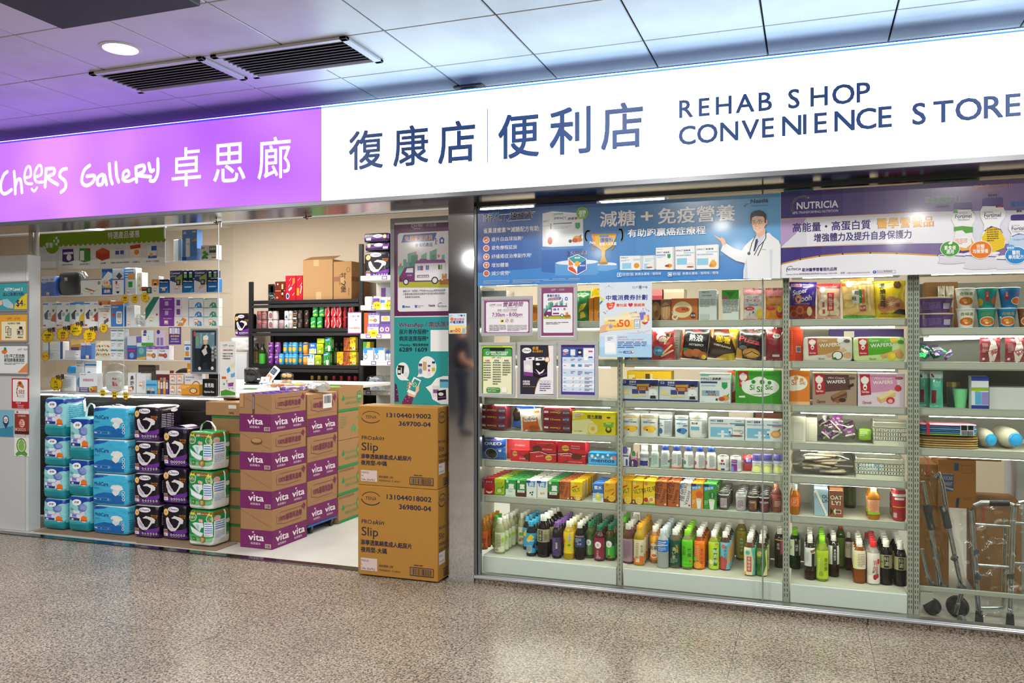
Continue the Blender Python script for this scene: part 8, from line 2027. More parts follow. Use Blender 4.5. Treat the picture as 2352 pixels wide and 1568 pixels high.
M().tube([(-.85,.0,.975),(.9,.0,.975)],.006,6,mat='shelf_tube').build('under_light',CT)
AY=.50
ax=lambda c:X_(c/3.564,AY)
az=lambda c,y:Z_(c/3.564,480+y/3.564,AY)
AX0,AXM,AX1=ax(318),ax(1012),ax(1787)
AZ=[1.0005,az(1000,1232),az(1000,962),az(1000,697),az(1600,418),az(1000,168)]
ac=empty('acrylic_display',((AX0+AX1)/2,AY,0))
tag(ac,'clear acrylic shelving full of medical boxes, standing on the white ledge','display')
c=-(AX0+AX1)/2
for k,z in enumerate(AZ[1:]):
 m=M()
 xa=AX0 if k in(0,1,2,4)else ax(1352)
 m.box(xa+c,.004,z-.006,AX1+c,.158,z,mat='acrylic',ch=0)
 m.box(xa+c,.0,z-.0065,AX1+c,.004,z+.0005,'#dfe5e6',GL,.0005)
 m.build('shelf',ac)
for x,z1 in((AX0,AZ[5]),(AXM,AZ[3]),(ax(1352),AZ[5]),(AX1,AZ[5])):
 m=M()
 z0=1.0005 if x!=ax(1352)else AZ[4]
 m.box(x+c-.002,.004,z0,x+c+.002,.160,z1,mat='acrylic',ch=0)
 m.box(x+c-.0022,.0,z0,x+c+.0022,.004,z1,'#d5dcde',GL,.0005)
 m.build('upright_panel',ac)
TAG='r 0 0 100 100 #f6f4f0;l #e8862e 8 3 4 97 4 97 96 3 96 3 4;r 6 70 88 22 #f2c9a0;b 14 14 66 26'
def price_tag(o,x,z,y,s=.030):
 m=M()
 h=s*.92
 m.box(-s/2,-.0008,-h/2,s/2,0,h/2,'#f4f2ee',PP,.0002)
 m.art(dsl(s,h,TAG),lambda a,b,n:(a-s/2,-.0008-n,b-h/2),PP)
 m.build('price_tag',o,(x,y-.0006,z))
BP='r 0 90 40 5 #3a7ac8;t AND 84 88 8 #4a6ab0 c b;p #3a4048 8 50 40 70 62 52 30 40;p #4a525a 10 48 36 60 40 30 16 32;r 38 34 40 28 #dfe4e8 3;r 44 44 20 14 #aab6b0;c 80 66 6 #8a6a3a;p %s 70 44 100 60 100 20 62 24;r 4 4 18 6 #c23a3a'
CON='t Contour 8 84 13 #dfe3ee b f76;t plus 8 72 13 #c9d8ea f44;r 0 0 100 0.1 #3a3f6a;p #8a9a4a 40 66 100 84 100 40 60 30;p #d3d6de 0 0 100 0 100 34 0 56;p #e0b090 40 10 90 30 96 44 70 40 40 24;r 52 34 34 24 #1d2228 3;r 58 40 20 14 #8a9a94'
MIC='r 0 70 100 30 #16243f;t Microlet 50 76 15 #f2f4f8 c b f88;r 0 0 100 70 #1f6fb8;l #e9f2fa 8 16 40 84 40;p #3a9ad8 60 0 100 0 100 30'
SIX='g 6 88 44 1 10 #7aa0c8;p %s 40 0 44 30 58 54 72 56 86 44 92 0;t %s 70 14 46 #eef2f4 c;r 0 95 100 5 %s;p #dfe4e8 40 0 60 24 54 0'
items=[(4,1420,1486,250,.06,.10,'#d5dbe0','r 60 0 40 100 #7d98a4','small_box','white and grey box at the left',None),(4,1490,1612,168,.01,.08,'#5a86c4','t 6S 10 86 12 #e9eef6 b;r 70 90 24 5 #c9d84a;r 26 12 28 60 #dfe6ee 3;r 30 40 20 26 #e9efea;t 52 40 50 10 #3a4048 c;p #c9a23a 60 62 100 74 100 62;r 0 0 30 12 #2a4a94','test_box','tall blue thermometer box',None),(4,1636,1776,284,.004,.07,'#dbdcd8','r 54 46 44 44 #3f5a48;t 抗菌茶 76 66 22 #e9ece2 c b f38;e 20 20 16 12 #3f8a3a 30;e 36 40 14 10 #4a9a42 -30;e 22 52 12 9 #5aaa4a 20;e 34 16 13 9 #3f8a3a -20;l #4a7a3a 3 10 0 26 60;t 精選 14 76 13 #b04a3a c b;r 70 10 26 8 #b9583a','tea_box','white herbal tea box with green leaves',None),(3,336,448,552,.01,.06,'#4a6ac0','r 0 72 100 28 #e6e9f2;t MODEL_1707 50 76 17 #4a6ac0 c b f88;r 8 66 30 3 #dfe6f4','medical_box','blue and white box at the far left',(52,12)),(3,652,829,576,.004,.06,'#e4e4de','r 0 96 100 4 #3a5a8a;c 88 76 12 #8a8f94;o 46 36 34 16 2 #8a8a86 150 350;p #8a7a5a 20 40 60 20 70 26 26 48;r 4 4 4 10 #3a5aa8','medical_box','wide white box with a thermometer pictured on it',(54,16)),(3,834,920,490,.01,.05,'#3f7fc6','r 0 88 100 12 #1f3f8a;p #dfe9f4 0 60 60 90 100 80 100 64 40 50 0 40;e 40 44 40 14 #e9d6c0;t 日本 40 42 12 #c23a3a c b;r 0 0 100 26 #24489a;t 小林製藥 50 26 14 #e9d23a c b f84;t 退熱 50 8 14 #f4f4f4 c b f60','patch_box','tall blue cooling patch box',None),(3,922,1016,488,.012,.05,'#2f5aa0','r 0 60 100 40 #c9d4e0;p #4a5058 30 70 60 86 90 70 60 58;r 0 0 100 56 #e9eaee;r 26 40 16 12 #b5304a;p #1d1d22 30 12 64 12 54 4 40 4','medical_box','white and blue box beside the cooling patches',(44,30)),(3,1020,1116,482,.03,.06,'#cfd8de','r 0 62 80 34 #4a90d0;r 0 66 80 4 #e6eef4;r 0 76 80 4 #e6eef4;r 0 86 80 4 #e6eef4;r 30 56 60 24 #c8a06a;r 30 22 66 32 #e6ece6;r 32 26 38 22 #2f9a4a','medical_box','stacked white, blue and green boxes at the divider',(34,12)),(3,1118,1162,520,.05,.06,'#e9e7da','s 50 70 4 12 5 #d9c23a;s 40 40 4 11 5 #d9c23a;s 66 20 4 10 5 #d9c23a','small_box','pale box with yellow petals',None),(3,1158,1200,636,.006,.04,'#2a2c34','r 0 60 100 30 #c85a2a;r 0 0 100 40 #e6e2dc','small_box','tiny black and orange box',None),(3,1204,1236,636,.006,.04,'#2b4f8a','r 20 20 60 60 #6ab04a','small_box','tiny blue and green box',None),(3,1242,1300,552,.02,.05,'#e4e2dd','r 0 46 100 38 #d98a3a;r 0 84 100 16 #eceae4;e 50 58 24 12 #f0d9b0;r 30 48 40 14 #2a2a2a;r 0 0 100 40 #ece9e4','small_box','amber and white small box',(50,22)),(3,1303,1380,576,.006,.05,'#1f6fb8',MIC,'lancet_box','blue lancet box at the left',(50,30)),(3,1390,1493,503,.004,.05,'#3a3f6a',CON,'meter_box','dark violet glucose meter box, left of two',(60,24)),(3,1498,1581,570,.006,.05,'#1f6fb8',MIC,'lancet_box','blue lancet box in the middle',None),(3,1589,1692,500,.004,.05,'#3a3f6a',CON,'meter_box','dark violet glucose meter box, right of two',None),(3,1699,1781,568,.006,.05,'#1f6fb8',MIC,'lancet_box','blue lancet box at the right end',None),(2,352,459,762,.006,.05,'#e6e8ea',BP%'#b8603a','monitor_box','white and blue blood pressure monitor box, first from the left',(50,36)),(2,461,571,762,.006,.05,'#e6e8ea',BP%'#3a9a8a','monitor_box','white and blue blood pressure monitor box, second from the left',(36,12)),(2,573,689,762,.006,.05,'#dfe4ea','r 0 92 100 8 #4a8ad0;'+BP%'#d9b03a','monitor_box','white and blue blood pressure monitor box, third from the left',None),(2,691,801,758,.006,.05,'#e6e8ea',BP%'#9a4a3a','monitor_box','white and grey blood pressure monitor box, fourth from the left',(66,30)),(2,804,906,750,.008,.05,'#e9e6e2','r 0 84 100 16 #c8843a;c 20 88 7 #5a3a1c;c 84 90 6 #8a5a2a;t OMRON 72 74 8 #2a2a2a c b f50;t BLOOD_PRESSURE 50 66 6 #4a4a4a c b f84;t MONITOR 40 58 6 #4a4a4a c b f50;r 66 57 20 6 #d9762e;r 6 12 50 30 #dfe2e4 4;p #5a5f66 50 10 86 22 80 34 46 22','monitor_box','white and orange blood pressure monitor box',(56,40)),(2,909,1016,755,.008,.05,'#3f7fc8','r 0 86 100 14 #d98a3a;t OMRON 30 74 9 #dfe9f6 c b f50;r 40 10 44 50 #e2e6ea 6;r 46 34 32 20 #9aa8a8;e 20 46 12 7 #c22a2a;c 62 22 6 #8a8f94','monitor_box','blue monitor box before the divider',(62,24)),(2,1036,1110,790,.02,.06,'#dcdfe2','g 10 86 60 3 6 #b4bac0','small_box','plain white box right of the divider',(34,16)),(2,1190,1302,720,.02,.07,'#dfe3e2','p #2f7a6a 0 60 60 100 100 100 100 96 30 40 0 20;c 84 40 4 #c83a4a','teal_box','white box with a slanting teal stripe',(44,24)),(2,1306,1424,725,.006,.05,'#7a3a9a','r 0 66 100 1 #5a2a78;r 0 33 100 1 #5a2a78;t Vocaflex 56 92 6 #e9dff0 c f60;t Vocaflex 56 58 6 #e9dff0 c f60;t Vocaflex 56 25 6 #e9dff0 c f60;r 38 72 24 15 #b9a0d0;r 38 39 24 15 #b9a0d0;r 38 6 24 14 #b9a0d0','purple_box','three purple boxes wrapped together',(46,14)),(2,1427,1541,724,.012,.05,'#dcd8e2','r 0 66 60 1 #b0a8bc;r 0 33 100 1 #b0a8bc;r 16 72 26 20 #7a4a9a;r 16 40 26 20 #7a4a9a;r 56 34 44 66 #e4e4e2;r 0 0 100 32 #e6e2da;p #e08a3a 20 0 60 0 90 22 60 30;t 4 16 8 16 #6ab08a b','purple_box','white and purple boxes beside the purple ones',(54,14)),(2,1546,1664,730,.006,.05,'#dfe5ea',SIX%('#4a8ac0','6','#3a7ab8'),'lens_box','x',None),(2,1668,1783,730,.006,.05,'#dfe6e2',SIX%('#4a9a7a','4','#3a9a6a'),'lens_box','x',None),(1,348,406,1088,.03,.06,'#dfe3e8','r 0 48 100 2 #b0b8c0;r 84 0 16 100 #4a78b8','mask_box','two white boxes with a blue edge, leftmost',None),(1,410,514,1085,.025,.06,'#e2e6ea','r 0 48 100 2 #b0b8c0;o 40 74 24 8 1.5 #b0b8c0;o 40 24 24 8 1.5 #b0b8c0;r 80 0 20 100 #3f5a98','mask_box','two white boxes with a navy edge',None),(1,535,659,1156,.006,.05,'#dfe1ea','r 0 0 100 20 #cfd0e4;e 80 46 16 26 #f2f4f6;c 76 52 6 #2a2a30;c 86 52 6 #2a2a30','mask_box','pale lilac sheet mask box',None),(1,572,682,1066,.06,.07,'#d9a23a','r 0 0 60 60 #5a4a86;p #f0d08a 0 70 100 80 100 100 0 100','small_box','gold and purple box behind the mask box',None),(1,662,746,1097,.012,.05,'#4a74b8','r 0 86 100 14 #c9d6ea;r 48 0 3 100 #2f5596;r 6 80 26 5 #b5304a;r 54 80 26 5 #b5304a;r 0 0 100 22 #3a5fa4','small_box','pair of blue plaster packs',(66,14)),(1,904,1016,985,.010,.05,'#dde3e4','r 0 66 100 1.2 #aab4b8;r 0 33 100 1.2 #aab4b8;r 49 0 1.2 100 #aab4b8;'+''.join('r %d %d 44 4 %s;g %d %d 30 2 7 #a8b4b8;'%(x,y,cc,x+4,y-10)for x,cc in((3,'#3a7ab8'),(53,'#3a9a7a'))for y in(94,61,28)),'lens_box','stack of white boxes with blue and green bands',None),(1,1042,1116,1040,.03,.06,'#5a4a9a','r 0 60 100 40 #c9d0de;r 0 50 100 6 #3a8ad0;p #c03a6a 10 40 90 40 80 34 20 34;e 50 18 24 12 #6ab0d8','nutrition_box','purple and white box right of the divider',None),(1,1119,1196,1095,.02,.06,'#4f8a9a','r 0 78 100 22 #d5dee0;e 50 52 30 20 #7ab0ba;p #d9b04a 0 10 100 20 100 4 0 0','nutrition_box','teal and white box beside the purple one',None),(1,1197,1290,1120,.008,.05,'#e6e4ea','r 0 76 100 24 #7a60b0;r 0 76 24 18 #9a86c4;r 52 76 24 18 #9a86c4;t Fresubin 30 60 13 #3a3a7a c b f50;p #e0a23a 4 26 50 22 60 40 10 46;c 66 30 17 #5a3a86;c 66 30 12 #d98a3a','nutrition_pack','white and purple drink four pack, left one',None),(1,1294,1384,1120,.008,.05,'#e6e4ea','r 0 76 100 24 #7a60b0;r 0 76 24 18 #9a86c4;r 52 76 24 18 #9a86c4;t Fresubin 40 60 13 #3a3a7a c b f50;p #b8622e 4 26 50 22 60 40 10 46;c 66 30 17 #5a3a86;c 66 30 12 #c2662e','nutrition_pack','white and purple drink four pack, right one',None),(1,1509,1560,1080,.01,.05,'#e2e6ee','r 0 0 100 14 #3a5ab0;r 14 20 60 26 #d98a3a;e 50 60 30 10 #4a86c8;r 0 76 100 6 #3a78c8','nutrition_box','narrow white and blue box behind the dark calendar',None),(0,650,797,1342,.006,.06,'#e3e1e6','g 6 90 50 1 8 #7a7a9a;t 美腸胺胺風 50 58 15 #c07a9a c b f60;r 0 0 56 26 #5a3a78;p #8a7a4a 56 0 100 0 100 34 60 30;e 66 18 12 12 #c9c84a;e 66 16 6 6 #8a5a2a;e 86 22 10 9 #d9762e;e 78 8 12 6 #c23a2a;t 幫助排便 26 16 9 #e9dff0 c f40;t 營養補充 26 5 9 #e9dff0 c f40','fibre_box','white and purple fibre powder box',None),(0,620,686,1240,.09,.06,'#d9e2ea','g 10 90 70 2 8 #d98a4a;e 50 30 34 16 #6aa8d8','mask_box','pale box behind, left of the goggles box',None),(0,690,784,1242,.09,.06,'#dfe8ee','e 36 46 26 20 #3a86d0;e 66 44 22 16 #5aa0dc;r 0 84 100 6 #3a7ab8','goggles_box','white goggles box behind the fibre box',None),(0,1122,1262,1276,.12,.05,'#3a322c','r 4 6 92 88 #4a4038','dark_box','dark glossy box at the back',None),(0,1270,1382,1322,.07,.05,'#6a2a2c','r 0 84 100 16 #e2d9d4;t 血藥 50 56 17 #e9d0c0 c;c 56 24 16 #d8402e','herb_box','maroon box with a red disc',None),(0,1198,1286,1402,.012,.05,'#6ab8dc','r 0 60 100 14 #2f86c0;e 26 30 16 18 #e0b090;e 62 28 16 18 #e3b898;r 8 2 36 22 #3a3a4a;r 50 2 36 20 #2f5a8a','photo_box','sky blue box with two faces',None),(0,1501,1584,1264,.05,.07,'#e09a3a','g 10 76 60 2 12 #f6e0b0;r 0 0 100 20 #d98a2a','soap_box','orange soap box on top at the back',None),(0,1504,1645,1348,.03,.07,'#dfe2e6','g 6 80 50 2 14 #8a94a8;e 66 40 22 24 #e3d39a;o 66 40 22 24 4 #4a6ab0;r 0 0 100 14 #4a86b8','soap_box','white soap box with a yellow bar, in the middle',None),(0,1500,1648,1434,.008,.07,'#e09a34','g 6 78 40 2 14 #f6e0b0;e 68 42 22 26 #3a4a7a;e 68 42 17 20 #f0c96a;r 0 0 100 10 #c87a20','soap_box','orange soap box with a blue ring, lowest',None),]
ROWT=['on the ledge','on the lowest acrylic shelf','on the second acrylic shelf','on the third acrylic shelf','in the top acrylic compartment']
for r_,x0,x1,yt,yo,d,colr,art,name,lab,tg in items:
 Y,d=AY+.002+yo*.6,min(d,.06)
 px0,px1=x0/3.564,x1/3.564
 z=AZ[r_]+.0006
 if name=='lens_box' and lab=='x':
  zt=Z_((px0+px1)/2,480+yt/3.564,Y)
  hh=(zt-z)/3
  w=X_(px1,Y)-X_(px0,Y)
  for k in range(3):
   o=boxpack(w,d,hh-.0008,colr,GL,.0012,front=dsl(w,hh,art)).build(name,None,((X_(px0,Y)+X_(px1,Y))/2,Y+d/2,z+k*hh))
   g=x0<1600
   tag(o,'white lens box with a %s, %s of its stack of three'%('blue six' if g else 'green four',('lowest','middle one','top one')[k]),'box','contact lens boxes')
   if k==0:
    price_tag(o,0,hh*.5,-d/2,.034)
  continue
 o=crate(name,'%s, %s'%(lab,ROWT[r_]),'box',px0,px1,480+yt/3.564,z-.0004,Y,d,colr,art,mat=GL)
 if tg:
  w=X_(px1,Y)-X_(px0,Y)
  h=Z_((px0+px1)/2,480+yt/3.564,Y)-z
  price_tag(o,(tg[0]/100-.5)*w,max(.017,tg[1]/100*h),-d/2-.0012)
for k,(x0,x1,lab)in enumerate(((1498,1536,'tiny navy vial box, left of the pair on the middle lancet box'),(1541,1579,'tiny navy vial box, right of the pair on the middle lancet box'),(1701,1736,'tiny navy vial box, left of the pair on the right lancet box'),(1743,1779,'tiny navy vial box, right of the pair on the right lancet box'))):
 Y=AY+.012
 zb=Z_(1540/3.564,480+570/3.564,AY+.008)+.0008
 crate('vial_box',lab,'box',x0/3.564,x1/3.564,480+(502 if k<2 else 499)/3.564,zb,Y,.035,'#22335f','r 20 10 60 44 #7ac04a;r 20 60 60 20 #e6eaf2',mat=GL,group='vial boxes on the lancet boxes')
Y=AY+.02
x0,x1=X_(463/3.564,Y),X_(650/3.564,Y)
h=Z_(150,480+517/3.564,Y)-AZ[3]
root=empty('case_in_bag',((x0+x1)/2,Y+.04,AZ[3]+.006))
tag(root,'black zipped carrying case in a clear bag on the third acrylic shelf','case')
softpack(x1-x0-.01,.05,h-.004,'#1b1c1f',PL,.006,7,.001,2,10,top=0).build('case',root)
price_tag(root,-.02,h*.68,-.034)
softpack(x1-x0+.03,.075,h+.012,'#ffffff',CB,.002,4,.012,5,10,top=0).build(CB,root,(.02,0,0))
root=empty('cotton_ball_bag',(X_(1140/3.564,Y),Y+.03,AZ[2]+.005))
tag(root,'clear bag of white cotton balls right of the acrylic divider','bag')
rn=random.Random(4)
m=M()
for k in range(26):
 a=Vector((rn.uniform(-.035,.035),rn.uniform(-.02,.02),.016+rn.uniform(0,.055)))
 m.lathe([(0,-.013),(.009,-.009),(.013,0),(.009,.009),(0,.013)],8,'#e9ebec','cloth',tuple(a))
o=m.build('cotton_balls',root)
o['kind']='stuff'
softpack(.105,.065,.10,'#ffffff',CB,.002,4,.008,3,8,top=0).build(CB,root)
bagged('floral_pouch','cream pouch printed with small red and green flowers, on the lowest acrylic shelf','pouch',762/3.564,905/3.564,480+1080/3.564,AZ[1],AY+.008,.03,'#e6dfcc',';'.join('c %d %d 4.4 %s'%(12+(k*37)%80,22+(k*23)%68,('#b8383a','#6a9a4a','#c8504a','#e0b07a','#4a8a4a')[k%5])for k in range(26))+'',seed=50)
root=empty('carrier_bag',(X_(903/3.564,Y),Y+.045,AZ[0]+.005))
tag(root,'crumpled clear plastic carrier bag with red print on the ledge','bag')
softpack(.20,.085,.225,'#ffffff',CB,.004,3.2,.022,6,14,top=0).build('outer_film',root)
m=softpack(.15,.05,.16,'#d9d6d4',FM,.004,4,.012,7,10,top=0,front=dsl(.15,.16,'r 50 60 10 10 #c8403a;r 64 60 20 6 #c8403a;r 50 30 14 20 #c8504a;r 70 30 14 18 #c8504a'))
m.build('contents',root)
root=empty('cloth_bag',(X_(1412/3.564,Y),Y+.14,AZ[0]+.001))
tag(root,'rounded black cloth bag at the back of the ledge','bag')
m=M()
f=softfn(.20,.09,.19,.0,2.4,.004,2)
for fn in(lambda u,v:f(2*u-1,-1,2*v-1),lambda u,v:f(2*u-1,2*v-1,1),lambda u,v:f(1,2*u-1,2*v-1),lambda u,v:f(-1,1-2*u,2*v-1),lambda u,v:f(1-2*u,1,2*v-1)):
 m.grid(fn,12,12,'#1c1b1d','cloth')
m.build('body',root)
M().tube([(.045,-.052,.05),(.04,-.056,.09),(.036,-.054,.13)],.003,6,'#b9b6b0',PL).build('cord',root)
root=empty('white_tub',(X_(500/3.564,Y),Y+.075,AZ[0]+.001))
tag(root,'big white lidded tub behind the yellow price cloud on the ledge','tub')
m=M()
m.lathe([(.058,0),(.062,.004),(.064,.105),(.066,.115)],30,'#e2e4e6',PL)
m.art(dsl(.15,.09,'g 60 86 34 7 11 #8a98a8;r 10 30 40 40 #b9c9dc'),lambda x,yy,n:(lambda q:(q[0],q[1],q[2]+.01))(cyl(.0655)(x-.075,yy,n)),GL,.0002,.012)
m.build('body',root)
M().lathe([(.069,.108),(.070,.122),(.066,.128),(0,.128)],30,'#d5dce6',PL).build('lid',root)
o=empty('goggles_pack',(X_(522/3.564,Y),AY+.11,AZ[0]+.133))
tag(o,'blue ice pack bag lying on the white tub','pack')
M().box(-.052,-.03,-.002,.052,.03,.0,'#d9e2e6',FM,.0005).build('card',o)
f=softfn(.10,.05,.07,.004,3,.006,9)
m=M()
for fn in(lambda u,v:f(2*u-1,-1,2*v-1),lambda u,v:f(2*u-1,2*v-1,1),lambda u,v:f(1,2*u-1,2*v-1),lambda u,v:f(-1,1-2*u,2*v-1)):
 m.grid(fn,10,8,'#2a9ad8',FM)
m.build('pouch',o)
for k,(x0,x1,lab,c2)in enumerate(((1048,1112,'white box with black writing on its side, left of the pair on the ledge',1340),(1116,1196,'white box with a price tag, right of the pair on the ledge',1345))):
 o=crate('white_pack',lab,'box',x0/3.564,x1/3.564,480+c2/3.564,AZ[0],AY+.03,.06,'#dcdde0','r 4 4 92 92 #e6e7e9;'+('t 鼻舒樂 56 66 24 #2a2a2a V b' if not k else 'g 60 60 30 6 8 #b0b4b8'),mat=GL)
 price_tag(o,-.01 if not k else.0,.03 if not k else.07,-.031,.036)
for k,x in enumerate((1300,1322,1345,1366)):
 o=crate('small_vial_box','small orange and purple supplement box, %s from the left beside the faces box'%ORD[k],'box',(x-11)/3.564,(x+10)/3.564,480+(1400+6*(k%2))/3.564,AZ[0],AY+.02+.004*(k%2),.03,('#d9943a','#5a4a8a')[k%2],'r 10 40 80 30 #e9dcc0;c 50 80 10 #e9dcc0',mat=GL)
for i in range(2):
 for k in range(2):
  o=crate('vitamin_box','white vitamin box with an orange price tag, %s %s of four by the soap boxes'%(('lower','upper')[k],('left','right')[i]),'box',(1386,1446)[i]/3.564,(1442,1500)[i]/3.564,480+(1425,1345)[k]/3.564,AZ[0]+k*.082+.0006*k,AY+.03,.05,'#e0dcd6','r 0 84 100 12 #c98a5a;c 50 60 16 #d9b080',mat=GL,group=None)
  price_tag(o,0,.03,-.027,.034)
for k,(x0,x1,y0,y1,art,colr,lab)in enumerate(((1103,1201,965,1096,'r 0 0 100 20 #4a9a3a;c 30 88 14 #5a4a9a;r 10 20 34 60 #e9eef0 4;r 14 64 26 14 #5a4a9a;c 60 60 4 #6ab04a;c 60 44 4 #6ab04a','#d2e4ea','green footed product card hanging from the second acrylic shelf'),(1216,1302,970,1112,'c 30 90 12 #4a3a8a;r 14 14 26 44 #8a7ab0;r 50 14 26 44 #8a7ab0;r 0 0 100 8 #7a60a8','#cfc0de','lilac product card hanging in the middle of the acrylic unit'),(1381,1482,968,1108,'r 6 62 20 34 #e2dfea;r 28 60 20 38 #c9c2dc;r 50 62 20 34 #e2dfea;r 72 60 18 36 #c9c2dc;t 高鈣營養 50 44 11 #f2c84a c b f70;t 增強體力 50 28 9 #f0ecf6 c f60;t 指定營養品 50 14 9 #f0ecf6 c f70','#5a3a8a','purple product card with four bottles hanging beside the calendar'))):
 Yc=AY+.012
 xa,xb=X_(x0/3.564,Yc),X_(x1/3.564,Yc)
 za,zb=Z_(x0/3.564,480+y1/3.564,Yc),AZ[2]-.0065
 m=M()
 m.box(xa,Yc,za,xb,Yc+.001,zb,colr,PP,.0002)
 m.art(dsl(xb-xa,zb-za,art),(lambda xa,za,Yc:lambda x,y,n:(xa+x,Yc-n,za+y))(xa,za,Yc),PP)
 o=m.build('product_card')
 tag(o,lab,'card')
VW='@ 0 480 3.564;'
poster('calendar_poster','grey framed dark picture of a seated person in white cap, hung on the acrylic unit','poster',438.3,500.8,754,858.5,AY-.012,VW+'p #2f3d48 1576 986 1778 986 1774 1334 1576 1334;r 1600 1010 1756 1140 #6a8a98;r 1604 1040 1626 1120 #7aa07a;r 1640 1016 1652 1100 #8ab0a8;r 1690 1016 1700 1100 #8ab0a8;r 1590 1140 1776 1310 #232c36;p #15181c 1640 1150 1660 1110 1712 1108 1730 1160 1726 1240 1740 1300 1716 1316 1690 1250 1660 1260 1650 1312 1626 1312 1640 1230;e 1682 1084 20 26 #d8b498;p #e6e6e4 1662 1070 1664 1040 1690 1030 1706 1046 1704 1070;p #c9ccd0 1650 1160 1684 1130 1698 1180 1670 1200;p #d8b498 1672 1130 1690 1112 1698 1128 1684 1146;e 1634 1304 14 14 #d9d9d8;e 1738 1302 14 14 #d9d9d8;t 107 1730 1028 26 #e9ecf0;t 重新出發 1742 1150 30 #dfe6ec V;t 與病同存 1766 1140 26 #dfe6ec V;r 1586 1000 1600 1040 #c8542e;',bg='#2f3d48',frame=(.014,'#8f9295'),thick=.004)
Yo=AY-.022
xa,xb=X_(1652/3.564,Yo),X_(1770/3.564,Yo)
hh=Z_(1720/3.564,480+1384/3.564,Yo)-1.0005
o=empty('opinion_box',((xa+xb)/2,Yo+.05,1.0008))
tag(o,'small black opinion box with white lettering on the end of the ledge','box')
w=xb-xa
m=boxpack(w,.10,hh,'#141416',PL,.002,front=dsl(w,hh,'t 意見箱 50 52 27 #eceef0 c b f66;t Opinion_Box 50 18 17 #eceef0 c b f74'))
m.build('body',o)
M().box(-w/2,.02,hh,w/2,.05,hh+.035,'#141416',PL,.002).build('back_flap',o)
SB='@ 0 480 3.564;'+cheers(1822,1106,34,'#8a5a8a')+'t 卓思廊 1872 1124 14 #8a7a8a f42;t 復康用品專賣店 1826 1160 15 #b03a6a b f82;t •_多款尿片可供選購 1818 1188 13 #3a4a3a b f88;t •_營養奶品可送上門 1818 1208 13 #3a4a3a b f88;t •_免費報價查詢 1818 1228 13 #3a4a3a b f68;r 1820 1304 1842 1332 #eceee8;p #3a9ad8 1856 1310 1880 1290 1886 1326 1862 1344;p #e9e2c0 1886 1270 1924 1250 1920 1290 1890 1306;p #6ab0d8 1888 1350 1924 1336 1922 1370 1892 1380;r 1816 1370 1852 1470 #e9e6ee 4;r 1816 1370 1852 1390 #d9622e;l #d9622e 2 1828 1370 1828 1390;e 1834 1432 9 9 #4aa84a;p #4a9a3a 1808 1526 1808 1490 1850 1476 1926 1500 1926 1522;p #8a4a9a 1866 1424 1914 1418 1908 1450 1872 1452;l #8a4a9a 3 1856 1412 1872 1464 1910 1462;e 1878 1472 4 4 #5a3a6a;e 1906 1470 4 4 #5a3a6a;r 1850 1398 1864 1412 #d9b04a;'
o=poster('standing_sign','slim white standing sign with purple trolley at the end of the ledge','sign',504.5,541.5,784,911,AY-.034,SB,bg='#eceeec',thick=.004)
zc=o.location.z
M().box(-.05,.0,1.0008-zc,.05,.05,1.004-zc,'#d9dbdc',PL,.001).build('foot',o)
GB_=VW+'p #7c9a20 322 208 1340 150 1340 256 322 300;'+''.join('e %d %d 22 16 #7c9a20;'%(340+k*40,298-k*1.75)for k in range(26))+'e 428 290 76 76 #6f9a2a;e 428 290 70 70 #7fa52c;t 營養 372 316 48 #eef2e4 b f62;t 之選 438 290 16 #eef2e4;r 456 226 472 248 #f2f4ec;r 438 250 452 270 #f2f4ec;r 458 276 472 298 #f2f4ec;e 478 262 12 15 #f2f4ec;t 特選產品優惠 886 242 62 #54661e b f262;t 特選產品優惠 884 240 61 #e9ead8 b f260;p #4a3a72 512 330 600 326 606 420 552 438 512 428;e 566 396 26 26 #e6e4ec;r 520 350 600 372 #d9d4e4;p #4a8a3a 652 322 740 320 742 424 690 436 648 420;r 656 340 690 420 #e4e6e2;r 712 322 740 336 #c23a3a;p #b0432a 786 346 842 316 898 342 898 402 836 424 786 396;p #c4553a 786 346 842 316 898 342 838 368;l #8a2e1c 3 788 370 838 396 898 372;r 944 312 978 416 #d0d0d4 14;r 946 340 976 372 #3a5a94;r 984 312 1016 414 #d0d0d4 14;r 986 338 1014 370 #3a5a94;p #e2dcd4 1066 300 1150 288 1160 404 1110 420 1064 404;p #b8432e 1066 300 1150 288 1152 316 1068 330;e 1120 352 26 22 #d98a3a;p #e0e0dc 1208 296 1280 288 1286 400 1240 414 1210 402;r 1240 300 1282 340 #3a5ab0;r 1214 380 1284 404 #3a5ab0;e 1240 372 18 16 #d9b83a;t 能全素_纖米加3 512 462 15 #4a4a4a f86;t 能全素_純素1.5 656 458 15 #4a4a4a f82;t 原用膳 822 450 15 #4a4a4a f44;t 加營素1.5高能量HMB即飲裝 906 446 14 #4a4a4a f154;t 力康氧2.0 1080 440 15 #4a4a4a f66;t 倍力康1千卡營養品 1196 434 15 #4a4a4a f108;'
Yb=AY-.012
poster('product_board','green and white product board hung on the upper left of the acrylic unit','sign',0,0,0,0,Yb,GB_,bg='#d7d6d0',rect=(X_(89.5,Yb),X_(378.5,Yb),Z_(200,616.5,Yb),Z_(200,531,Yb)),thick=.005,mat=PP)
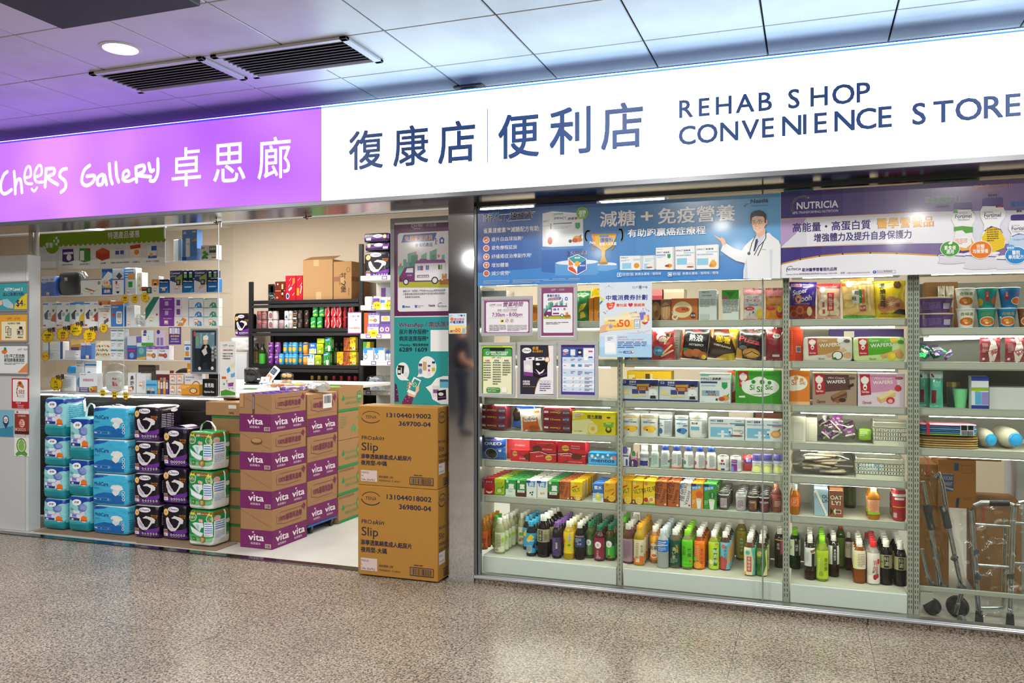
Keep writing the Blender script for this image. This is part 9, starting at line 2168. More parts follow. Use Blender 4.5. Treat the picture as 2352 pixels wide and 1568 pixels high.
def burst(cx,cy,rx,ry,kind,label,txt,Y=AY-.007,n=14,group='yellow price bursts'):
 p=at(cx/3.564,480+cy/3.564,Y)
 u=(DY+Y)*1.13/FPX/3.564
 u=at(cx/3.564,480+(cy-1)/3.564,Y).z-p.z
 A=Art(1,1)
 if kind=='cloud':
  pts=[]
  for i in range(40):
   a=2*PI*i/40
   q=1+.09*math.sin(a*9)
   pts.append((rx*u*q*math.cos(a),ry*u*q*math.sin(a)))
  A.fan([(a*1.08,b*1.08)for a,b in pts],'#c23a1c')
  A.fan(pts,'#f2cf16')
  A.t('特價',rx*u*.05,ry*u*.62,ry*u*.85,'#1c1a16',bold=.03,rot=.12)
 else:
  A.star(0,0,rx*u*.78,rx*u*1.1,n,'#c23a1c')
  A.star(0,0,rx*u*.70,rx*u*1.0,n,'#f2cf16')
 for body,x,y,s,colr in txt:
  A.t(body,x*u,y*u,s*u,colr,al='c',bold=.02)
 m=M()
 m.art(A,lambda x,y,n:(x,-n,y),PP,.00006,n0=4)
 v=A.o[0][0]
 k=len(v)-1
 m.add([(a,.0008,b)for a,b in v[:k]]+[(a,-.0001,b)for a,b in v[:k]],[tuple(range(k))]+[(i,(i+1)%k,k+(i+1)%k,k+i)for i in range(k)],'#d9b414',PP)
 o=m.build('price_burst',None,p)
 return tag(o,label,'price burst',group)
R_='#c8321e'
B_='#2a241c'
burst(390,1040,60,48,'cloud','yellow price cloud, first from the left below the monitor boxes',[('特別優惠',0,2,18,B_),('$428',0,-18,20,B_),('$411',0,-38,20,R_)],Y=AY-.010)
burst(515,1024,60,48,'cloud','yellow price cloud, second from the left below the monitor boxes',[('血壓機',0,4,18,B_),('$748',0,-16,20,B_),('$680',0,-38,22,R_)],Y=AY-.012)
burst(620,988,66,48,'cloud','yellow price cloud, third from the left, highest of the four',[('血壓計',0,4,18,B_),('$644-579',0,-20,21,B_)],Y=AY-.010)
burst(733,1032,66,50,'cloud','yellow price cloud, fourth from the left below the monitor boxes',[('血壓計',0,4,18,B_),('$429',0,-16,20,B_),('$389',0,-38,22,R_)],Y=AY-.012)
burst(460,1428,60,52,'cloud','yellow price cloud in front of the white tub on the ledge',[('原$',-6,6,20,B_),('一支',0,-14,18,R_),('$188',0,-36,20,B_)])
burst(850,975,42,42,'star','yellow star burst beside the price clouds',[('特別',0,6,18,B_),('推介',0,-14,18,B_)])
burst(1024,736,40,36,'star','yellow star burst at the top of the acrylic divider, left of three',[('優惠',0,4,18,B_),('$100',0,-16,18,R_)])
burst(1102,734,38,36,'star','yellow star burst right of the acrylic divider, middle of three',[('血糖',0,4,18,B_),('$189',0,-16,18,R_)])
burst(1186,722,42,36,'star','yellow star burst under the tiny boxes, right of three',[('低至',0,4,18,B_),('$43',0,-16,18,R_)])
burst(372,1206,42,40,'star','yellow star burst with 199 at the left end of the acrylic unit',[('$199',0,-8,26,R_)])
for k,(x,y)in enumerate(((841,1506),(937,1518),(1029,1527))):
 burst(x,y,34,34,'star','yellow star burst hanging on the ledge edge, %s of three'%('left','middle','right')[k],[('限時',0,4,20,B_),('優惠',0,-18,20,B_)],Y=AY-.034)
ZT=1.0125
q=Vector((X_(580,1.75),1.75,ZT))
o=empty('barcode_scanner',q,rz=.25)
tag(o,'black desktop barcode scanner standing on the counter','scanner')
M().box(-.065,-.035,0,.065,.045,.012,'#1a1a1c',PL,.004).build('foot',o)
m=M()
m.box(-.075,-.02,.012,.065,.035,.150,'#1b1b1d',PL,.016)
m.lathe([(.068,-.018),(.066,.012),(.055,.03),(.02,.035)],24,'#1b1b1d',PL,xf=Matrix.Translation((.0,.0,.085))@Matrix.Rotation(PI/2,4,'X'))
m.build('head',o)
M().lathe([(0,.0365),(.034,.037),(.038,.034)],24,'#0c0d0f',GL,xf=Matrix.Translation((.0,.0,.085))@Matrix.Rotation(PI/2,4,'X')).build('window',o)
M().box(.055,-.035,.045,.075,-.015,.056,'#d9dadc',PL,.002).build('label',o)
q=Vector((X_(624,1.80),1.80,ZT))
o=empty('card_terminal',q,rz=-.1)
tag(o,'white handheld card terminal with an orange lower half leaning in its stand','terminal')
T=Matrix.Translation((0,0,.083))@Matrix.Rotation(.55,4,'Y')@Matrix.Rotation(-.35,4,'X')
m=M()
m.box(-.038,-.012,-.080,.038,.014,.085,'#dfe0e0',PL,.010,xf=T)
m.build('body',o)
F=lambda x,y,n:T@Vector((x,-.012-n,y))
A=Art(1,1)
A.r(-.027,.012,.054,.056,'#24303e',.003).r(-.024,.018,.048,.044,'#3a4a5c').t('9:41',-.018,.04,.012,'#aebac8').r(-.02,.024,.03,.004,'#6a7a8c')
m=M()
m.art(A,F,GL)
m.build('screen',o)
A=Art(1,1)
A.r(-.028,-.062,.056,.058,'#e0814a',.004).t('A',0,-.044,.026,'#c9cede',al='c')
m=M()
m.art(A,F,PL)
m.build('keypad_cover',o)
M().box(-.03,-.01,0,.03,.05,.010,'#2a2b2d',PL,.003).box(-.006,.01,.008,.006,.02,.06,'#2a2b2d',PL,.002).build('stand',o)
q=Vector((X_(606,1.72),1.72,ZT))
m=M()
m.box(-.045,-.001,0,.045,.001,.075,'#e6e8ea',PP,.0003,Matrix.Rotation(-.35,4,'X'))
m.art(dsl(.09,.075,'p #e07a3a 30 50 60 50 46 84;r 6 6 88 22 #3a6ab8;t IFLINE 50 10 14 #e9eef6 c b'),lambda x,y,n:Matrix.Rotation(-.35,4,'X')@Vector((x-.045,-.001-n,y)),PP)
o=m.build('counter_card',None,q)
tag(o,'small white and blue card stand behind the black scanner','card')
o=M().box(-.07,-.05,0,.07,.06,.030,'#e2e3e6',PP,.003).art(dsl(.14,.03,'g 10 70 50 2 30 #c8a0a8'),lambda x,y,n:(x-.07,-.05-n,y),PP).build('paper_stack',None,(X_(628,1.45),1.45,ZT+.0005))
tag(o,'white stack of papers on the counter before the card terminal','papers')
o=M().box(-.16,-.05,0,.16,.05,.006,'#d9dcd6',PP,.002,Matrix.Rotation(.12,4,'Z')).box(-.10,-.06,.006,.02,.03,.009,'#5a8a4a',PP,.001,Matrix.Rotation(.2,4,'Z')).build('leaflets',None,(X_(592,1.15),1.15,ZT+.0005))
tag(o,'few leaflets lying flat on the counter edge, one green','papers')
def loaf(label,px,Y,w,d,h,cols,sd,z=ZT):
 root=empty('bread_bag',(X_(px,Y),Y,z+.0005))
 tag(root,label,'bread')
 rn=random.Random(sd)
 n=0
 nx,nz=max(2,int(w/.05)),max(1,int(h/.04))
 for iz in range(nz):
  for ix in range(nx):
   m=M()
   r=w/nx*.52
   m.lathe([(0,-.02),(r*.7,-.016),(r,0),(r*.75,.014),(0,.019)],12,cols[(ix+iz)%len(cols)],'cloth')
   m.build('bun',root,(-w/2+w*(ix+.5)/nx+rn.uniform(-.004,.004),rn.uniform(-.01,.01),.021+iz*(h-.04)/max(1,nz-1)*.9 if nz>1 else.021))
 softpack(w*1.1,d,h*1.05,'#ffffff',CB,.003,4,.008,sd,10,top=0).build(CB,root)
 return root
loaf('round clear jar like bag of orange buns on the counter',659,2.0,.10,.10,.105,['#e0955a','#d9b06a','#e6a878'],3)
loaf('flat bag of striped orange bread in front of the buns',644,1.25,.19,.12,.042,['#d98a5a','#c8724a','#e3b089'],5)
loaf('flat bag of pale bread with a yellow tag on the counter',700,1.5,.24,.12,.045,['#e3c08a','#e0a878','#d9a06a'],7)
m=M()
m.art(dsl(.07,.02,'s 50 50 60 100 10 #e9d01e'),lambda x,y,n:(x-.035,-n,y),PP)
m.box(-.02,.0,.004,.02,.001,.016,'#e9d01e',PP,.0002)
o=m.build('price_burst',None,(X_(683,1.42),1.42,ZT+.02))
tag(o,'small yellow burst label on the pale bread bag','price burst')
RY=2.95
rx0,rx1=X_(571,RY),X_(833,RY)
BK='#1d1d1f'
RZ_=[Z_(700,689,RY),Z_(700,754.5,RY),Z_(700,838.5,RY),.735]
rk=empty('storage_rack',((rx0+rx1)/2,RY,0))
tag(rk,'black steel storage rack of drinks against the back wall','rack')
hw=(rx1-rx0)/2
for sx,zt in((-1,Z_(575,647,RY)),(1,Z_(830,560,RY))):
 for yy in(0,.38):
  M().box(sx*hw-(.0 if sx<0 else.045),yy,.001,sx*hw+(.045 if sx<0 else.0),yy+.03,zt if yy==0 or sx>0 else zt-.02,BK,PT,.002).build('post',rk)
for z in RZ_:
 m=M()
 m.box(-hw+.02,.02,z-.012,hw-.02,.39,z,BK,PT,.002)
 sh=m.build('shelf',rk)
 m=M()
 m.box(-hw+.045,-.004,z-.034,hw-.045,.02,z+.004,BK,PT,.003)
 m.box(-hw+.045,-.002,z-.075,hw-.045,.012,z-.042,'#2b2b2d',PT,.003)
 m.build('rail',sh)
M().box(-hw+.02,.395,.1,hw-.02,.402,RZ_[1]+.32,'#2a2624',PT,.001).build('back_panel',rk)
M().box(X_(612,RY+.35)-(rx0+rx1)/2,.38,1.6,X_(624,RY+.35)-(rx0+rx1)/2,.41,Z_(618,652,RY+.35),BK,PT,.002).build('post',rk)
RF=RY+.03
def rcan(kind,px,zi,lvl,h,R,col,art,label,grp,lid='#b9bcc0',Y=RF):
 o=can('drink_can',h,R,col,art,lid,n=16)
 o.location=(X_(px,Y),Y+R,RZ_[zi]+.0006+lvl*(h+.0008))
 tag(o,label,'can',grp)
 return o
def vpx(c,sc=8.254,o=570):
 return o+c/sc
LV=('lower row','upper row')
coffee=[(190,70,'#8a5a5a','r 20 0 60 80 #6a4048;c 60 80 12 #c8503a'),(290,100,'#7a4a4c','r 20 10 60 50 #8c6a70;r 20 76 60 14 #c8705a'),(400,70,'#c9c4c0','e 70 50 24 40 #8a5a60'),(490,118,'#b9b2b0','r 24 10 50 60 #c8b0b6'),(610,96,'#a89a98','r 20 10 60 60 #9a7a82'),(712,90,'#d9d6d2','p #3a4f7a 40 20 80 10 70 60'),(790,50,'#cfcac6','g 20 70 60 4 10 #7a7a7c'),(872,112,'#3a261c','r 20 24 60 40 #1a1210;r 20 64 60 14 #a87a3a;t COFFEE 50 40 14 #d9c4a0 c b f54;r 20 0 60 20 #e0d6c4'),(965,60,'#2c2422','r 30 10 40 60 #5a5450'),(1085,96,'#241c1c','r 24 20 52 40 #3a1a1c;p #b8743a 50 60 80 90 70 50')]
for lvl in(0,1):
 for k,(c,wd,col,art)in enumerate(coffee):
  if lvl and k==4:
   continue
  R=max(.026,(X_(vpx(c+wd/2),RF)-X_(vpx(c-wd/2),RF))/2*.98)if wd>85 else.029
  R=min(R,.0325)
  rcan('coffee',vpx(c),1,lvl,.0945,R,col,art,'%s coffee can, %s from the left in the %s'%(('brownish','dark pink','pale','pink labelled','greyish pink','white and blue','pale grey','black and gold','black','black and brown')[k],ORD[k],LV[lvl]),'coffee cans on the black rack','#a9a6a4')
SP='r 0 0 100 100 #2aa04a;t Sprite 54 50 24 #eaf4ea c b i f80 R24;p #8ad04a 0 16 40 24 100 18 100 10 0 6;c 70 20 8 #d9e23a'
CK='t Coca-Cola 34 10 26 #f2e9e9 i b f90 R82;p #e6dede 64 0 78 0 94 40 80 100 70 100 84 44'
soda=[(1212,'green lemon lime can','#2a9a48',SP),(1335,'green lemon lime can with white letters','#23923f',SP),(1480,'red cola can','#c21e2a',CK),(1600,'red cola can','#c8202c',CK),(1703,'red cola can','#c21e2a',CK),(1828,'red and black cola can','#a81a24','r 60 0 40 100 #2a1416;r 8 50 34 16 #1a1012'),(1930,'red cola can','#b81c28',CK)]
for lvl in(0,1):
 for k,(c,nm,col,art)in enumerate(soda):
  rcan('soda',vpx(c+(40 if lvl and k<2 else 0)),1,lvl,.118,.0305,col,art,'%s, %s of the soda cans in the %s'%(nm,ORD[k],LV[lvl]),'soda cans on the black rack')
FA='t FANTA 46 66 20 #f0ecf4 c b f74 R10;p #3a2a7a 30 50 66 60 60 46 40 40;c 50 22 6 #c9a8d8'
AQ='e 50 40 30 24 #f0a81c;e 50 40 24 19 #f6c23a;t AQUA 50 76 13 #eef4fa c b f60;p #3a9a3a 40 64 56 74 64 64'
row2=[(408,'purple grape can','#6f2a86',FA),(533,'purple grape can','#7a3a92',FA),(600,'sky blue orange can','#3aa4dc',AQ),(708,'sky blue orange can','#3fa8de',AQ),(790,'sky blue orange can','#3fa8de',AQ),(868,'sky blue orange can','#3aa4dc',AQ),(968,'sky blue orange can','#3798cc',AQ),(1068,'orange mango can','#e0902a','e 50 50 40 26 #f0b03a;t MANGO 50 72 14 #f2eee0 c b f60;p #2f6ab8 0 76 100 90 100 100 0 100')]
for lvl in(0,1):
 for k,(c,nm,col,art)in enumerate(row2):
  Y=RF+(.0 if k in(0,1,2,5,7)else.045)
  c2=c+({3:-20,2:100}.get(k,0)if lvl else 0)
  if lvl and k==2:
   continue
  o=rcan('soda',vpx(c2),2,lvl,.118,.0305,col,art,'%s, %s from the left in the %s of the shelf below'%(nm,ORD[k],LV[lvl]),'fruit soda cans on the black rack',Y=Y)
kc=[(1118,1250,1180,'soy_milk','white soy carton',0,1),(1155,1290,965,'melon','blue melon carton on the soy carton',1,1),(1265,1380,1190,'apple_green','lime juice carton, lower',0,1),(1300,1430,975,'apple_green','lime juice carton, upper',1,1),(1415,1545,1135,'oat_green','green oat carton, lower',0,1),(1455,1580,855,'oat_green','green oat carton, upper',1,1),(1678,1800,1135,'ceylon','yellow tea carton beside the brown ones',0,1),(1802,1920,1130,'soy_brown','brown soy carton, lower',0,1),(1808,1920,860,'soy_brown','brown soy carton, upper',1,1),(1922,2048,1135,'chrys','yellow chrysanthemum carton, lower',0,1),(1922,2035,850,'chrys','yellow chrysanthemum carton, upper',1,1)]
base_h={}
for k,(a,b,yt,kind,nm,lvl,_)in enumerate(kc):
 Y=RF
 w=X_(vpx(b),Y)-X_(vpx(a),Y)-.002
 zt=Z_(vpx((a+b)/2),670+yt/8.254,Y)
 z0=RZ_[2]+.0006
 if lvl:
  z0=base_h[k-1]+.0045
 h=zt-z0
 o=drink_carton(kind,w,h-.004,.05)
 o.location=((X_(vpx(a),Y)+X_(vpx(b),Y))/2,Y+.025,z0)
 base_h[k]=z0+h
 tag(o,'%s, on the lower shelf of the black rack'%nm,'drink carton',None)
crate('drink_carton','short lime carton lying on top of the upper lime juice carton','drink carton',vpx(1305),vpx(1440),670+885/8.254,base_h[3],RF,.05,'#b4c92c','g 10 70 70 2 14 #7a8a1c')
for k in range(3):
 o=bottle('dark_bottle',.235,.034,'tea','#2c4416','#26301c','#3f5a1c',.1,.6)
 o.location=(X_(vpx(1600+k*32),RF+.03)+.0,RF+.10+.07*k,RZ_[2]+.0006)
 tag(o,'dark green tea bottle deep on the rack, %s row back'%ORD[k],'bottle','dark bottles on the black rack')
o=bottle('green_tea_bottle',.225,.036,'square','#37502c','#1f2a1c','#4f9a3c',.04,.52,'r 50 0 50 100 #3fa83a')
o.location=(X_(vpx(262),RF+.05),RF+.06,RZ_[2]+.0006)
tag(o,'dark green tea bottle with two tone green label, left of the grape cans','bottle')
o=bottle('brown_bottle',.23,.036,'tea','#5a4a26','#3a301c','#5f4f2a',.05,.6)
o.location=(X_(vpx(110),RF+.05),RF+.10,RZ_[2]+.0006)
tag(o,'large brown bottle in the left corner of the rack shelf','bottle')
crate('cola_box','brown and red box with a cola bottle on top of the rack','drink box',631.6,654.6,646.5,RZ_[0],RF,.14,'#6a2a1e','r 0 0 100 50 #7a2218;r 0 50 100 3 #c9a26a;e 74 50 14 34 #3a1a12;r 66 60 16 26 #d9b48a;r 66 30 16 12 #d9c4a0;t 15 14 12 13 #e6d9cc b;r 20 82 14 8 #d9c4b4',mat=GL)
RB='#b5202e'
crate('snack_box','red snack box on top of the rack, left of two','box',655.5,679,633,RZ_[0],RF,.14,RB,'e 22 18 16 12 #e6e2ea;e 22 18 12 9 #2a3a8a;l #e9b9bc 2 40 80 56 90;l #e9b9bc 2 64 60 80 70;l #e9b9bc 2 30 54 44 64;l #e9b9bc 2 70 20 86 30;p #e9e2e0 30 44 60 56 64 48 36 38;r 70 70 24 20 #d9762e',mat=GL)
crate('snack_box','red snack box on top of the rack, right of two by the big carton','box',680,695,632.5,RZ_[0],RF,.14,RB,'r 10 20 40 30 #e0862a;l #e9b9bc 2 30 80 60 90;l #e9b9bc 2 60 56 90 70;p #e9e2e0 60 30 80 60 90 56 70 26',mat=GL)
X0,X1=X_(696,RF),X_(764,RF)
zt=Z_(730,596,RF)
o=carton('carton','large brown carton with open flaps on top of the rack','carton',X0,X1,RF,.34,RZ_[0],zt,'#a67f54','r 36 84 18 16 #b8986c;r 44 0 18 20 #b8986c',None,open_top=.0)
w=X1-X0
M().add([(-w/2,-.17,zt-RZ_[0]),(w/2,-.17,zt-RZ_[0]),(w/2+.0,-.02,zt-RZ_[0]+.05),(-w/2,-.02,zt-RZ_[0]+.045),(-w/2,-.166,zt-RZ_[0]-.003),(w/2,-.166,zt-RZ_[0]-.003),(w/2,-.02,zt-RZ_[0]+.046),(-w/2,-.02,zt-RZ_[0]+.041)],[(0,1,2,3),(7,6,5,4),(0,4,5,1),(1,5,6,2),(2,6,7,3),(3,7,4,0)],'#9a744a','card').build('flap',o)
X2,X3=X_(765,RF),X_(807.7,RF)
o=carton('carton','brown carton with black characters beside the open one on top of the rack','carton',X2+.002,X3,RF-.03+.03,.36,RZ_[0],Z_(786,600,RF),'#a37a4c','t 甘Q堡 56 56 17 #3a2a1c V b;t Charantel 34 66 7 #4a3626 R-90;r 0 48 46 12 #8a5a44;o 82 78 9 6 1 #b0503a;t FSC8180 88 12 5 #4a3626 R90;r 40 44 20 14 #b08a60','r 0 48 100 12 #8a5a44')
bagged('snack_bag','crumpled clear bag with a red spot on top of the rack','bag',613,632,672,RZ_[0],RF,.05,'#d6cfcc','e 60 40 30 26 #c83a50',mat=CB,seed=60,wr=.01)
for k,(px,colr,cap)in enumerate(((716,'#2a1c14','#c9a23a'),(732,'#2a1c14','#c9a23a'),(748,'#241c18','#b8963a'),(766,'#241414','#b5202a'),(783,'#241414','#b5202a'),(801,'#241414','#c22430'),(815,'#241414','#b5202a'))):
 o=bottle('cola_bottle',.312,.034,'waist',colr,cap,'#5a1a1e' if k>2 else '#3a2a1a',.4,.6)
 o.location=(X_(px,RF+.04),RF+.05,RZ_[3]+.0006)
 tag(o,'%s capped dark bottle low on the rack, %s from the left'%(('gold','red')[k>2],ORD[k]),'bottle','bottles low on the black rack')
SG='@ 570 670 8.254;r 1886 378 2150 800 #8a3a7a 10;r 1896 394 2142 778 #e9e9ee 6;t 正版正貨 1924 480 42 #8a3a7a b f184;o 1922 536 12 10 3 #3a7ac8;p #3a5a9a 2032 524 2050 520 2050 548 2036 546;t 特許經銷商 1920 704 40 #d9662a b f196;'
poster('rack_sign','small white sign with a purple border fixed to the right post of the rack','sign',798.5,830.5,716,767,RY-.008,SG,bg='#8a3a7a',thick=.003)
GY=2.62
gx0,gx1=X_(829,GY),-3.02
gd=empty('gondola_shelf',(gx0,GY,0))
tag(gd,'white gondola shelving between the black rack and the standing poster','shelving')
GZ=[Z_(860,p,GY)for p in(640,708,773.5,835,903)]
W_=gx1-gx0
for z in GZ:
 m=M()
 m.box(0,.0,z-.018,W_,.30,z,'#dcdad2',PT,.002)
 sh=m.build('shelf',gd)
 m=M()
 m.box(0,-.008,z-.014,W_,0,z+.030,'#e4e2e6',PL,.001)
 rn=random.Random(int(z*100))
 x=.0
 A=Art(W_,.04)
 while x<W_-.05:
  A.r(x,.002,.055,.034,rn.choice(['#6a4a9a','#e9e6ea','#e9e6ea','#d9d2e2']))
  A.r(x+.008,.008,.038,.022,'#f2efe8')
  A.r(x+.008,.026,.038,.004,'#e09a4a')
  x+=.058
 m.art(A,(lambda z:lambda x,y,n:(x,-.008-n,z-.012+y))(z),PP)
 m.build('price_rail',sh)
M().box(0,.30,.001,W_,.33,2.2,'#c9c7bf',PT,.002).build('back_panel',gd)
M().box(0,.02,.001,.02,.30,.1,'#c9c7bf',PT).box(W_-.02,.02,.001,W_,.30,.1,'#c9c7bf',PT).box(.02,.02,.001,W_-.02,.04,.1,'#c9c7bf',PT,.001).build('plinth',gd)
GF=GY+.02
def gpack(lab,p0,p1,pt,pb,d=.16,art=CHR,col='#17111f',z=None,Y=GF):
 z=z if z is not None else Z_((p0+p1)/2,pb,Y)
 w,h=X_(p1,Y)-X_(p0,Y),Z_((p0+p1)/2,pt,Y)-z
 o=softpack(w-.01,d,h,col,b=.005,p=10,wr=.002,seed=int(p0)%9,front=dsl(w,h,art),top=0.).build('nappy_pack',None,((X_(p0,Y)+X_(p1,Y))/2,Y+d/2+.008,z+.001))
 tag(o,lab,'nappy pack','nappy packs on the gondola')
 return Z_((p0+p1)/2,pt,Y)
FLAT='p #6a2f94 0 50 60 60 100 80 100 40 40 30 0 30;e 56 66 18 20 #e6e2ea;t Cheers 56 60 22 #4a2a6a c b i f24;c %s 60 24 #c99a3a;c %s 60 17 #f0e2c0;r %s 20 20 26 #e6e2ea'
za=gpack('upright black and purple nappy pack on top of the white gondola',834,894,576,631,z=GZ[0]+.0)
zb=gpack('flat nappy pack lying on the upright one on the gondola',836,893,556,576,art=FLAT%(18,18,74),z=za+.002,col='#241233')
gpack('flat nappy pack topmost on the gondola',833,893,535,556,art=FLAT%(82,82,10),z=zb+.002,col='#241233')
gpack('black nappy pack at the poster edge on the gondola',896,935,530,631,z=GZ[0])
for k,(px,wpx,yt,zi,col,art,lab)in enumerate(((847.5,17,681,1,'#dcd9dc','r 0 90 100 6 #b9b4bc','plain white tin on the upper gondola shelf'),(867,17,680,1,'#e0dce6','r 10 30 80 60 #7a4a9a','purple labelled tin on the upper gondola shelf'),(884,16,682,1,'#dfe4ea','r 10 50 60 30 #5a8ac8;c 60 30 10 #d9b04a','white and blue tin on the upper gondola shelf'),(900,16,682,1,'#e6dcd0','r 10 40 80 40 #d98a3a','white and orange tin at the poster edge'))):
 Y=GF+.05
 R=(X_(px+wpx/2,Y)-X_(px-wpx/2,Y))/2
 o=can('powder_tin',Z_(px,yt,Y)-GZ[zi],R,col,art,'#e9e7e4',n=18)
 o.location=(X_(px,Y),Y,GZ[zi]+.0006)
 tag(o,lab,'tin')
for k,(p0,p1,yt,lab,c,a)in enumerate(((875,885,661,'purple and white box behind the tins','#8a5aa8','r 0 0 100 40 #e6e2ea'),(885.5,900,660,'pale blue box behind the tins','#cfd8e6','r 10 20 80 24 #6a9ad0'))):
 crate('powder_box',lab+' on the gondola','box',p0,p1,yt,GZ[1],GF+.17,.06,c,a)
FOUR='r 0 76 100 24 #7a60b0;r 6 80 18 14 #9a86c8;r 38 80 18 14 #9a86c8;r 70 80 18 14 #9a86c8;t Fresubin 36 60 12 #3a3a7a c b f44;p #e0a23a 4 26 50 22 60 36 10 42;c 64 30 16 #5a3a86;c 64 30 11 #d98a3a'
zz2=crate('nutrition_pack','white and purple four pack, lower left on the middle gondola shelf','nutrition pack',844,869,743.5,GZ[2],GF,.09,'#e4e2ea',FOUR)
zt2=Z_(856,743.5,GF)
crate('nutrition_pack','white and purple four pack stacked on the lower left one','nutrition pack',846,871,717.5,zt2,GF,.09,'#e4e2ea',FOUR)
crate('nutrition_pack','white and purple four pack with round labels, lower right on the gondola','nutrition pack',871,896,743,GZ[2],GF,.09,'#7a5aa8','r 0 0 100 30 #8a6ab8;c 24 56 17 #e6e2ea;c 74 56 17 #e6e2ea;c 24 56 10 #d9863a;c 74 56 10 #c23a5a;r 0 80 100 20 #6a4a9a')
crate('nutrition_pack','dark purple pack upper right on the middle gondola shelf','nutrition pack',873,898,718,zt2+.002,GF,.09,'#5a4a7a','r 10 20 80 50 #c9c0d8;e 50 46 30 18 #e0b04a')
JEV='r 0 86 100 14 #3a8ac8;p #3a8ac8 4 100 40 100 44 70 20 60 4 70;o 24 44 18 14 4 #3a7ab8;r 8 6 50 12 #e6c86a;r 54 8 40 14 #e6dcc4'
for k,(p0,p1)in enumerate(((834,856.5),(860,882.5))):
 crate('milk_box','white and blue milk carton pack, %s on the lower gondola shelf'%('left one','right one')[k],'nutrition pack',p0,p1,799,GZ[3],GF,.08,'#e3e6ea',JEV)
for k,px in enumerate((888,896)):
 o=bottle('milk_bottle',.13,.018,'nutri','#dfe3ea','#2a5aa8','#d5dbe6',.1,.6,'g 20 80 60 5 12 #8a94b0',body=PL,capr=.8,neck='#dfe3ea',n=14)
 o.location=(X_(px,GF+.03),GF+.04,GZ[3]+.0006)
 tag(o,'small white bottle with blue cap on the gondola, %s one'%('left','right')[k],'bottle')
crate('yellow_box','yellow green box behind the milk packs on the gondola','box',834,850,785,GZ[3],GF+.16,.08,'#c9b82a','p #4a9a3a 0 100 60 100 20 40 0 40')
crate('orange_box','orange box behind the four packs on the gondola','box',836,846,718,GZ[2],GF+.16,.08,'#c85a2a','')
root=empty('tubing_bag',(X_(861,GF+.08),GF+.10,GZ[4]+.008))
tag(root,'clear bag of rolled white tubing on the lowest visible gondola shelf','bag')
m=M()
for k in range(5):
 rr=.07-.008*k
 m.tube([(rr*math.cos(a*PI/10),.02*math.sin(a*1.3),.075+rr*math.sin(a*PI/10))for a in range(21)],.006,6,'#c9d2dc',PL)
m.build('tubing',root)
softpack(.20,.11,.16,'#ffffff',CB,.002,3.5,.014,4,10,top=0).build(CB,root)
bagged('clear_pouch','crumpled clear pouch beside the tubing bag on the gondola','bag',878,900,862,GZ[4],GF+.06,.06,'#b9c0c8','r 10 6 80 24 #d9b9c0',mat=CB,seed=70,wr=.012)
for k,(px,py,zi)in enumerate(((866,701,1),(894,701,1),(858,765,2))):
 s_=.5
 p=at(px,py,GY-.012)
 m=M()
 A=Art(1,1)
 A.star(0,0,.036,.052,16,'#f0d428',.8).t(('$148','$168','$98')[k],0,-.008,.024,'#5a3a14',al='c',bold=.02)
 m.art(A,lambda x,y,n:(x,-n,y),PP,.0001)
 m.box(-.036,.0003,-.028,.036,.0012,.028,'#e0c41e',PP,.0002)
 o=m.build('price_burst',None,p)
 tag(o,'pale yellow star price label on the gondola, %s'%('left one on the upper shelf','right one on the upper shelf','on the middle shelf')[k],'price burst')
cx0,cx1=X_(541,3.0),X_(569,3.0)
o=empty('white_cabinet',((cx0+cx1)/2-.02,3.0,0))
tag(o,'white low cabinet left of the black rack','cabinet')
hw2=(cx1-cx0)/2+.03
hc=Z_(555,808,3.0)
M().box(-hw2-.1,0,.001,hw2-.02,.36,hc,'#c9cbcc',PT,.003).build('body',o)
M().box(-hw2-.098,-.006,.05,hw2-.024,-.001,hc-.03,'#d3d5d6',PT,.002).build('door',o)
f=softfn(.26,.2,.155,.008,5,.012,5)
m=M()
for fn in(lambda u,v:f(2*u-1,-1,2*v-1),lambda u,v:f(2*u-1,2*v-1,1),lambda u,v:f(1,2*u-1,2*v-1),lambda u,v:f(-1,1-2*u,2*v-1)):
 m.grid(fn,12,12,'#dcdad6','cloth')
o=m.build('nappy_stack',None,(X_(572,3.1)-.10,3.14,hc+.004))
tag(o,'pile of folded white nappies left of the black rack','nappies')
o=softpack(.20,.14,.25,'#1c1424',b=.006,wr=.003,seed=4,front=dsl(.20,.25,CHR),top=0.).build('nappy_pack',None,(X_(570,3.1)-.06,3.14,hc+.170))
tag(o,'black and purple nappy pack standing on the pile of white nappies','nappy pack')
for k,(px,py)in enumerate(((507,496),(712,482))):
 p=at(px,py,.03)
 o=M().tube([(0,0,.02),(0,-.004,0),(.012,-.006,-.008),(.016,-.006,.002)],.004,6,'#a8242a',PL).tube([(-.02,0,.006),(.04,0,.010)],.0035,6,'#5a4a44',MT).build('red_hook',None,(p.x,-.012,2.155))
 tag(o,'small red hook under the lintel, %s'%('near the acrylic unit','near the middle of the entrance')[k],'hook')
p=at(513,505,AY)
o=M().box(-.004,-.006,0,.004,.006,2.30-AZ[5]+.02,'#a9abac',MT,.001).box(-.004,-.006,.05,.06,.006,.058,'#8a8c8e',MT,.001).build('ceiling_bracket',None,(AX1+.006,AY+.02,AZ[5]-.02))
tag(o,'small metal bracket holding the acrylic unit to the soffit','bracket')
o=empty('shelf_talker',(X_(1646,.078),.078,Z_(1646,852,.078)))
tag(o,'white slanted shelf strip hanging over the navy nutrition boxes','strip')
M().box(-.085,-.001,-.004,.085,.002,.004,'#e9ebe6',PL,.001,Matrix.Rotation(-.07,4,'Y')).build('strip',o)
PX_,PY_=-4.95,-7.15
root=empty('person',(PX_,PY_,.008),rz=1.2)
tag(root,'person in a dark t-shirt and navy trousers, mirrored in the steel pillar','person')
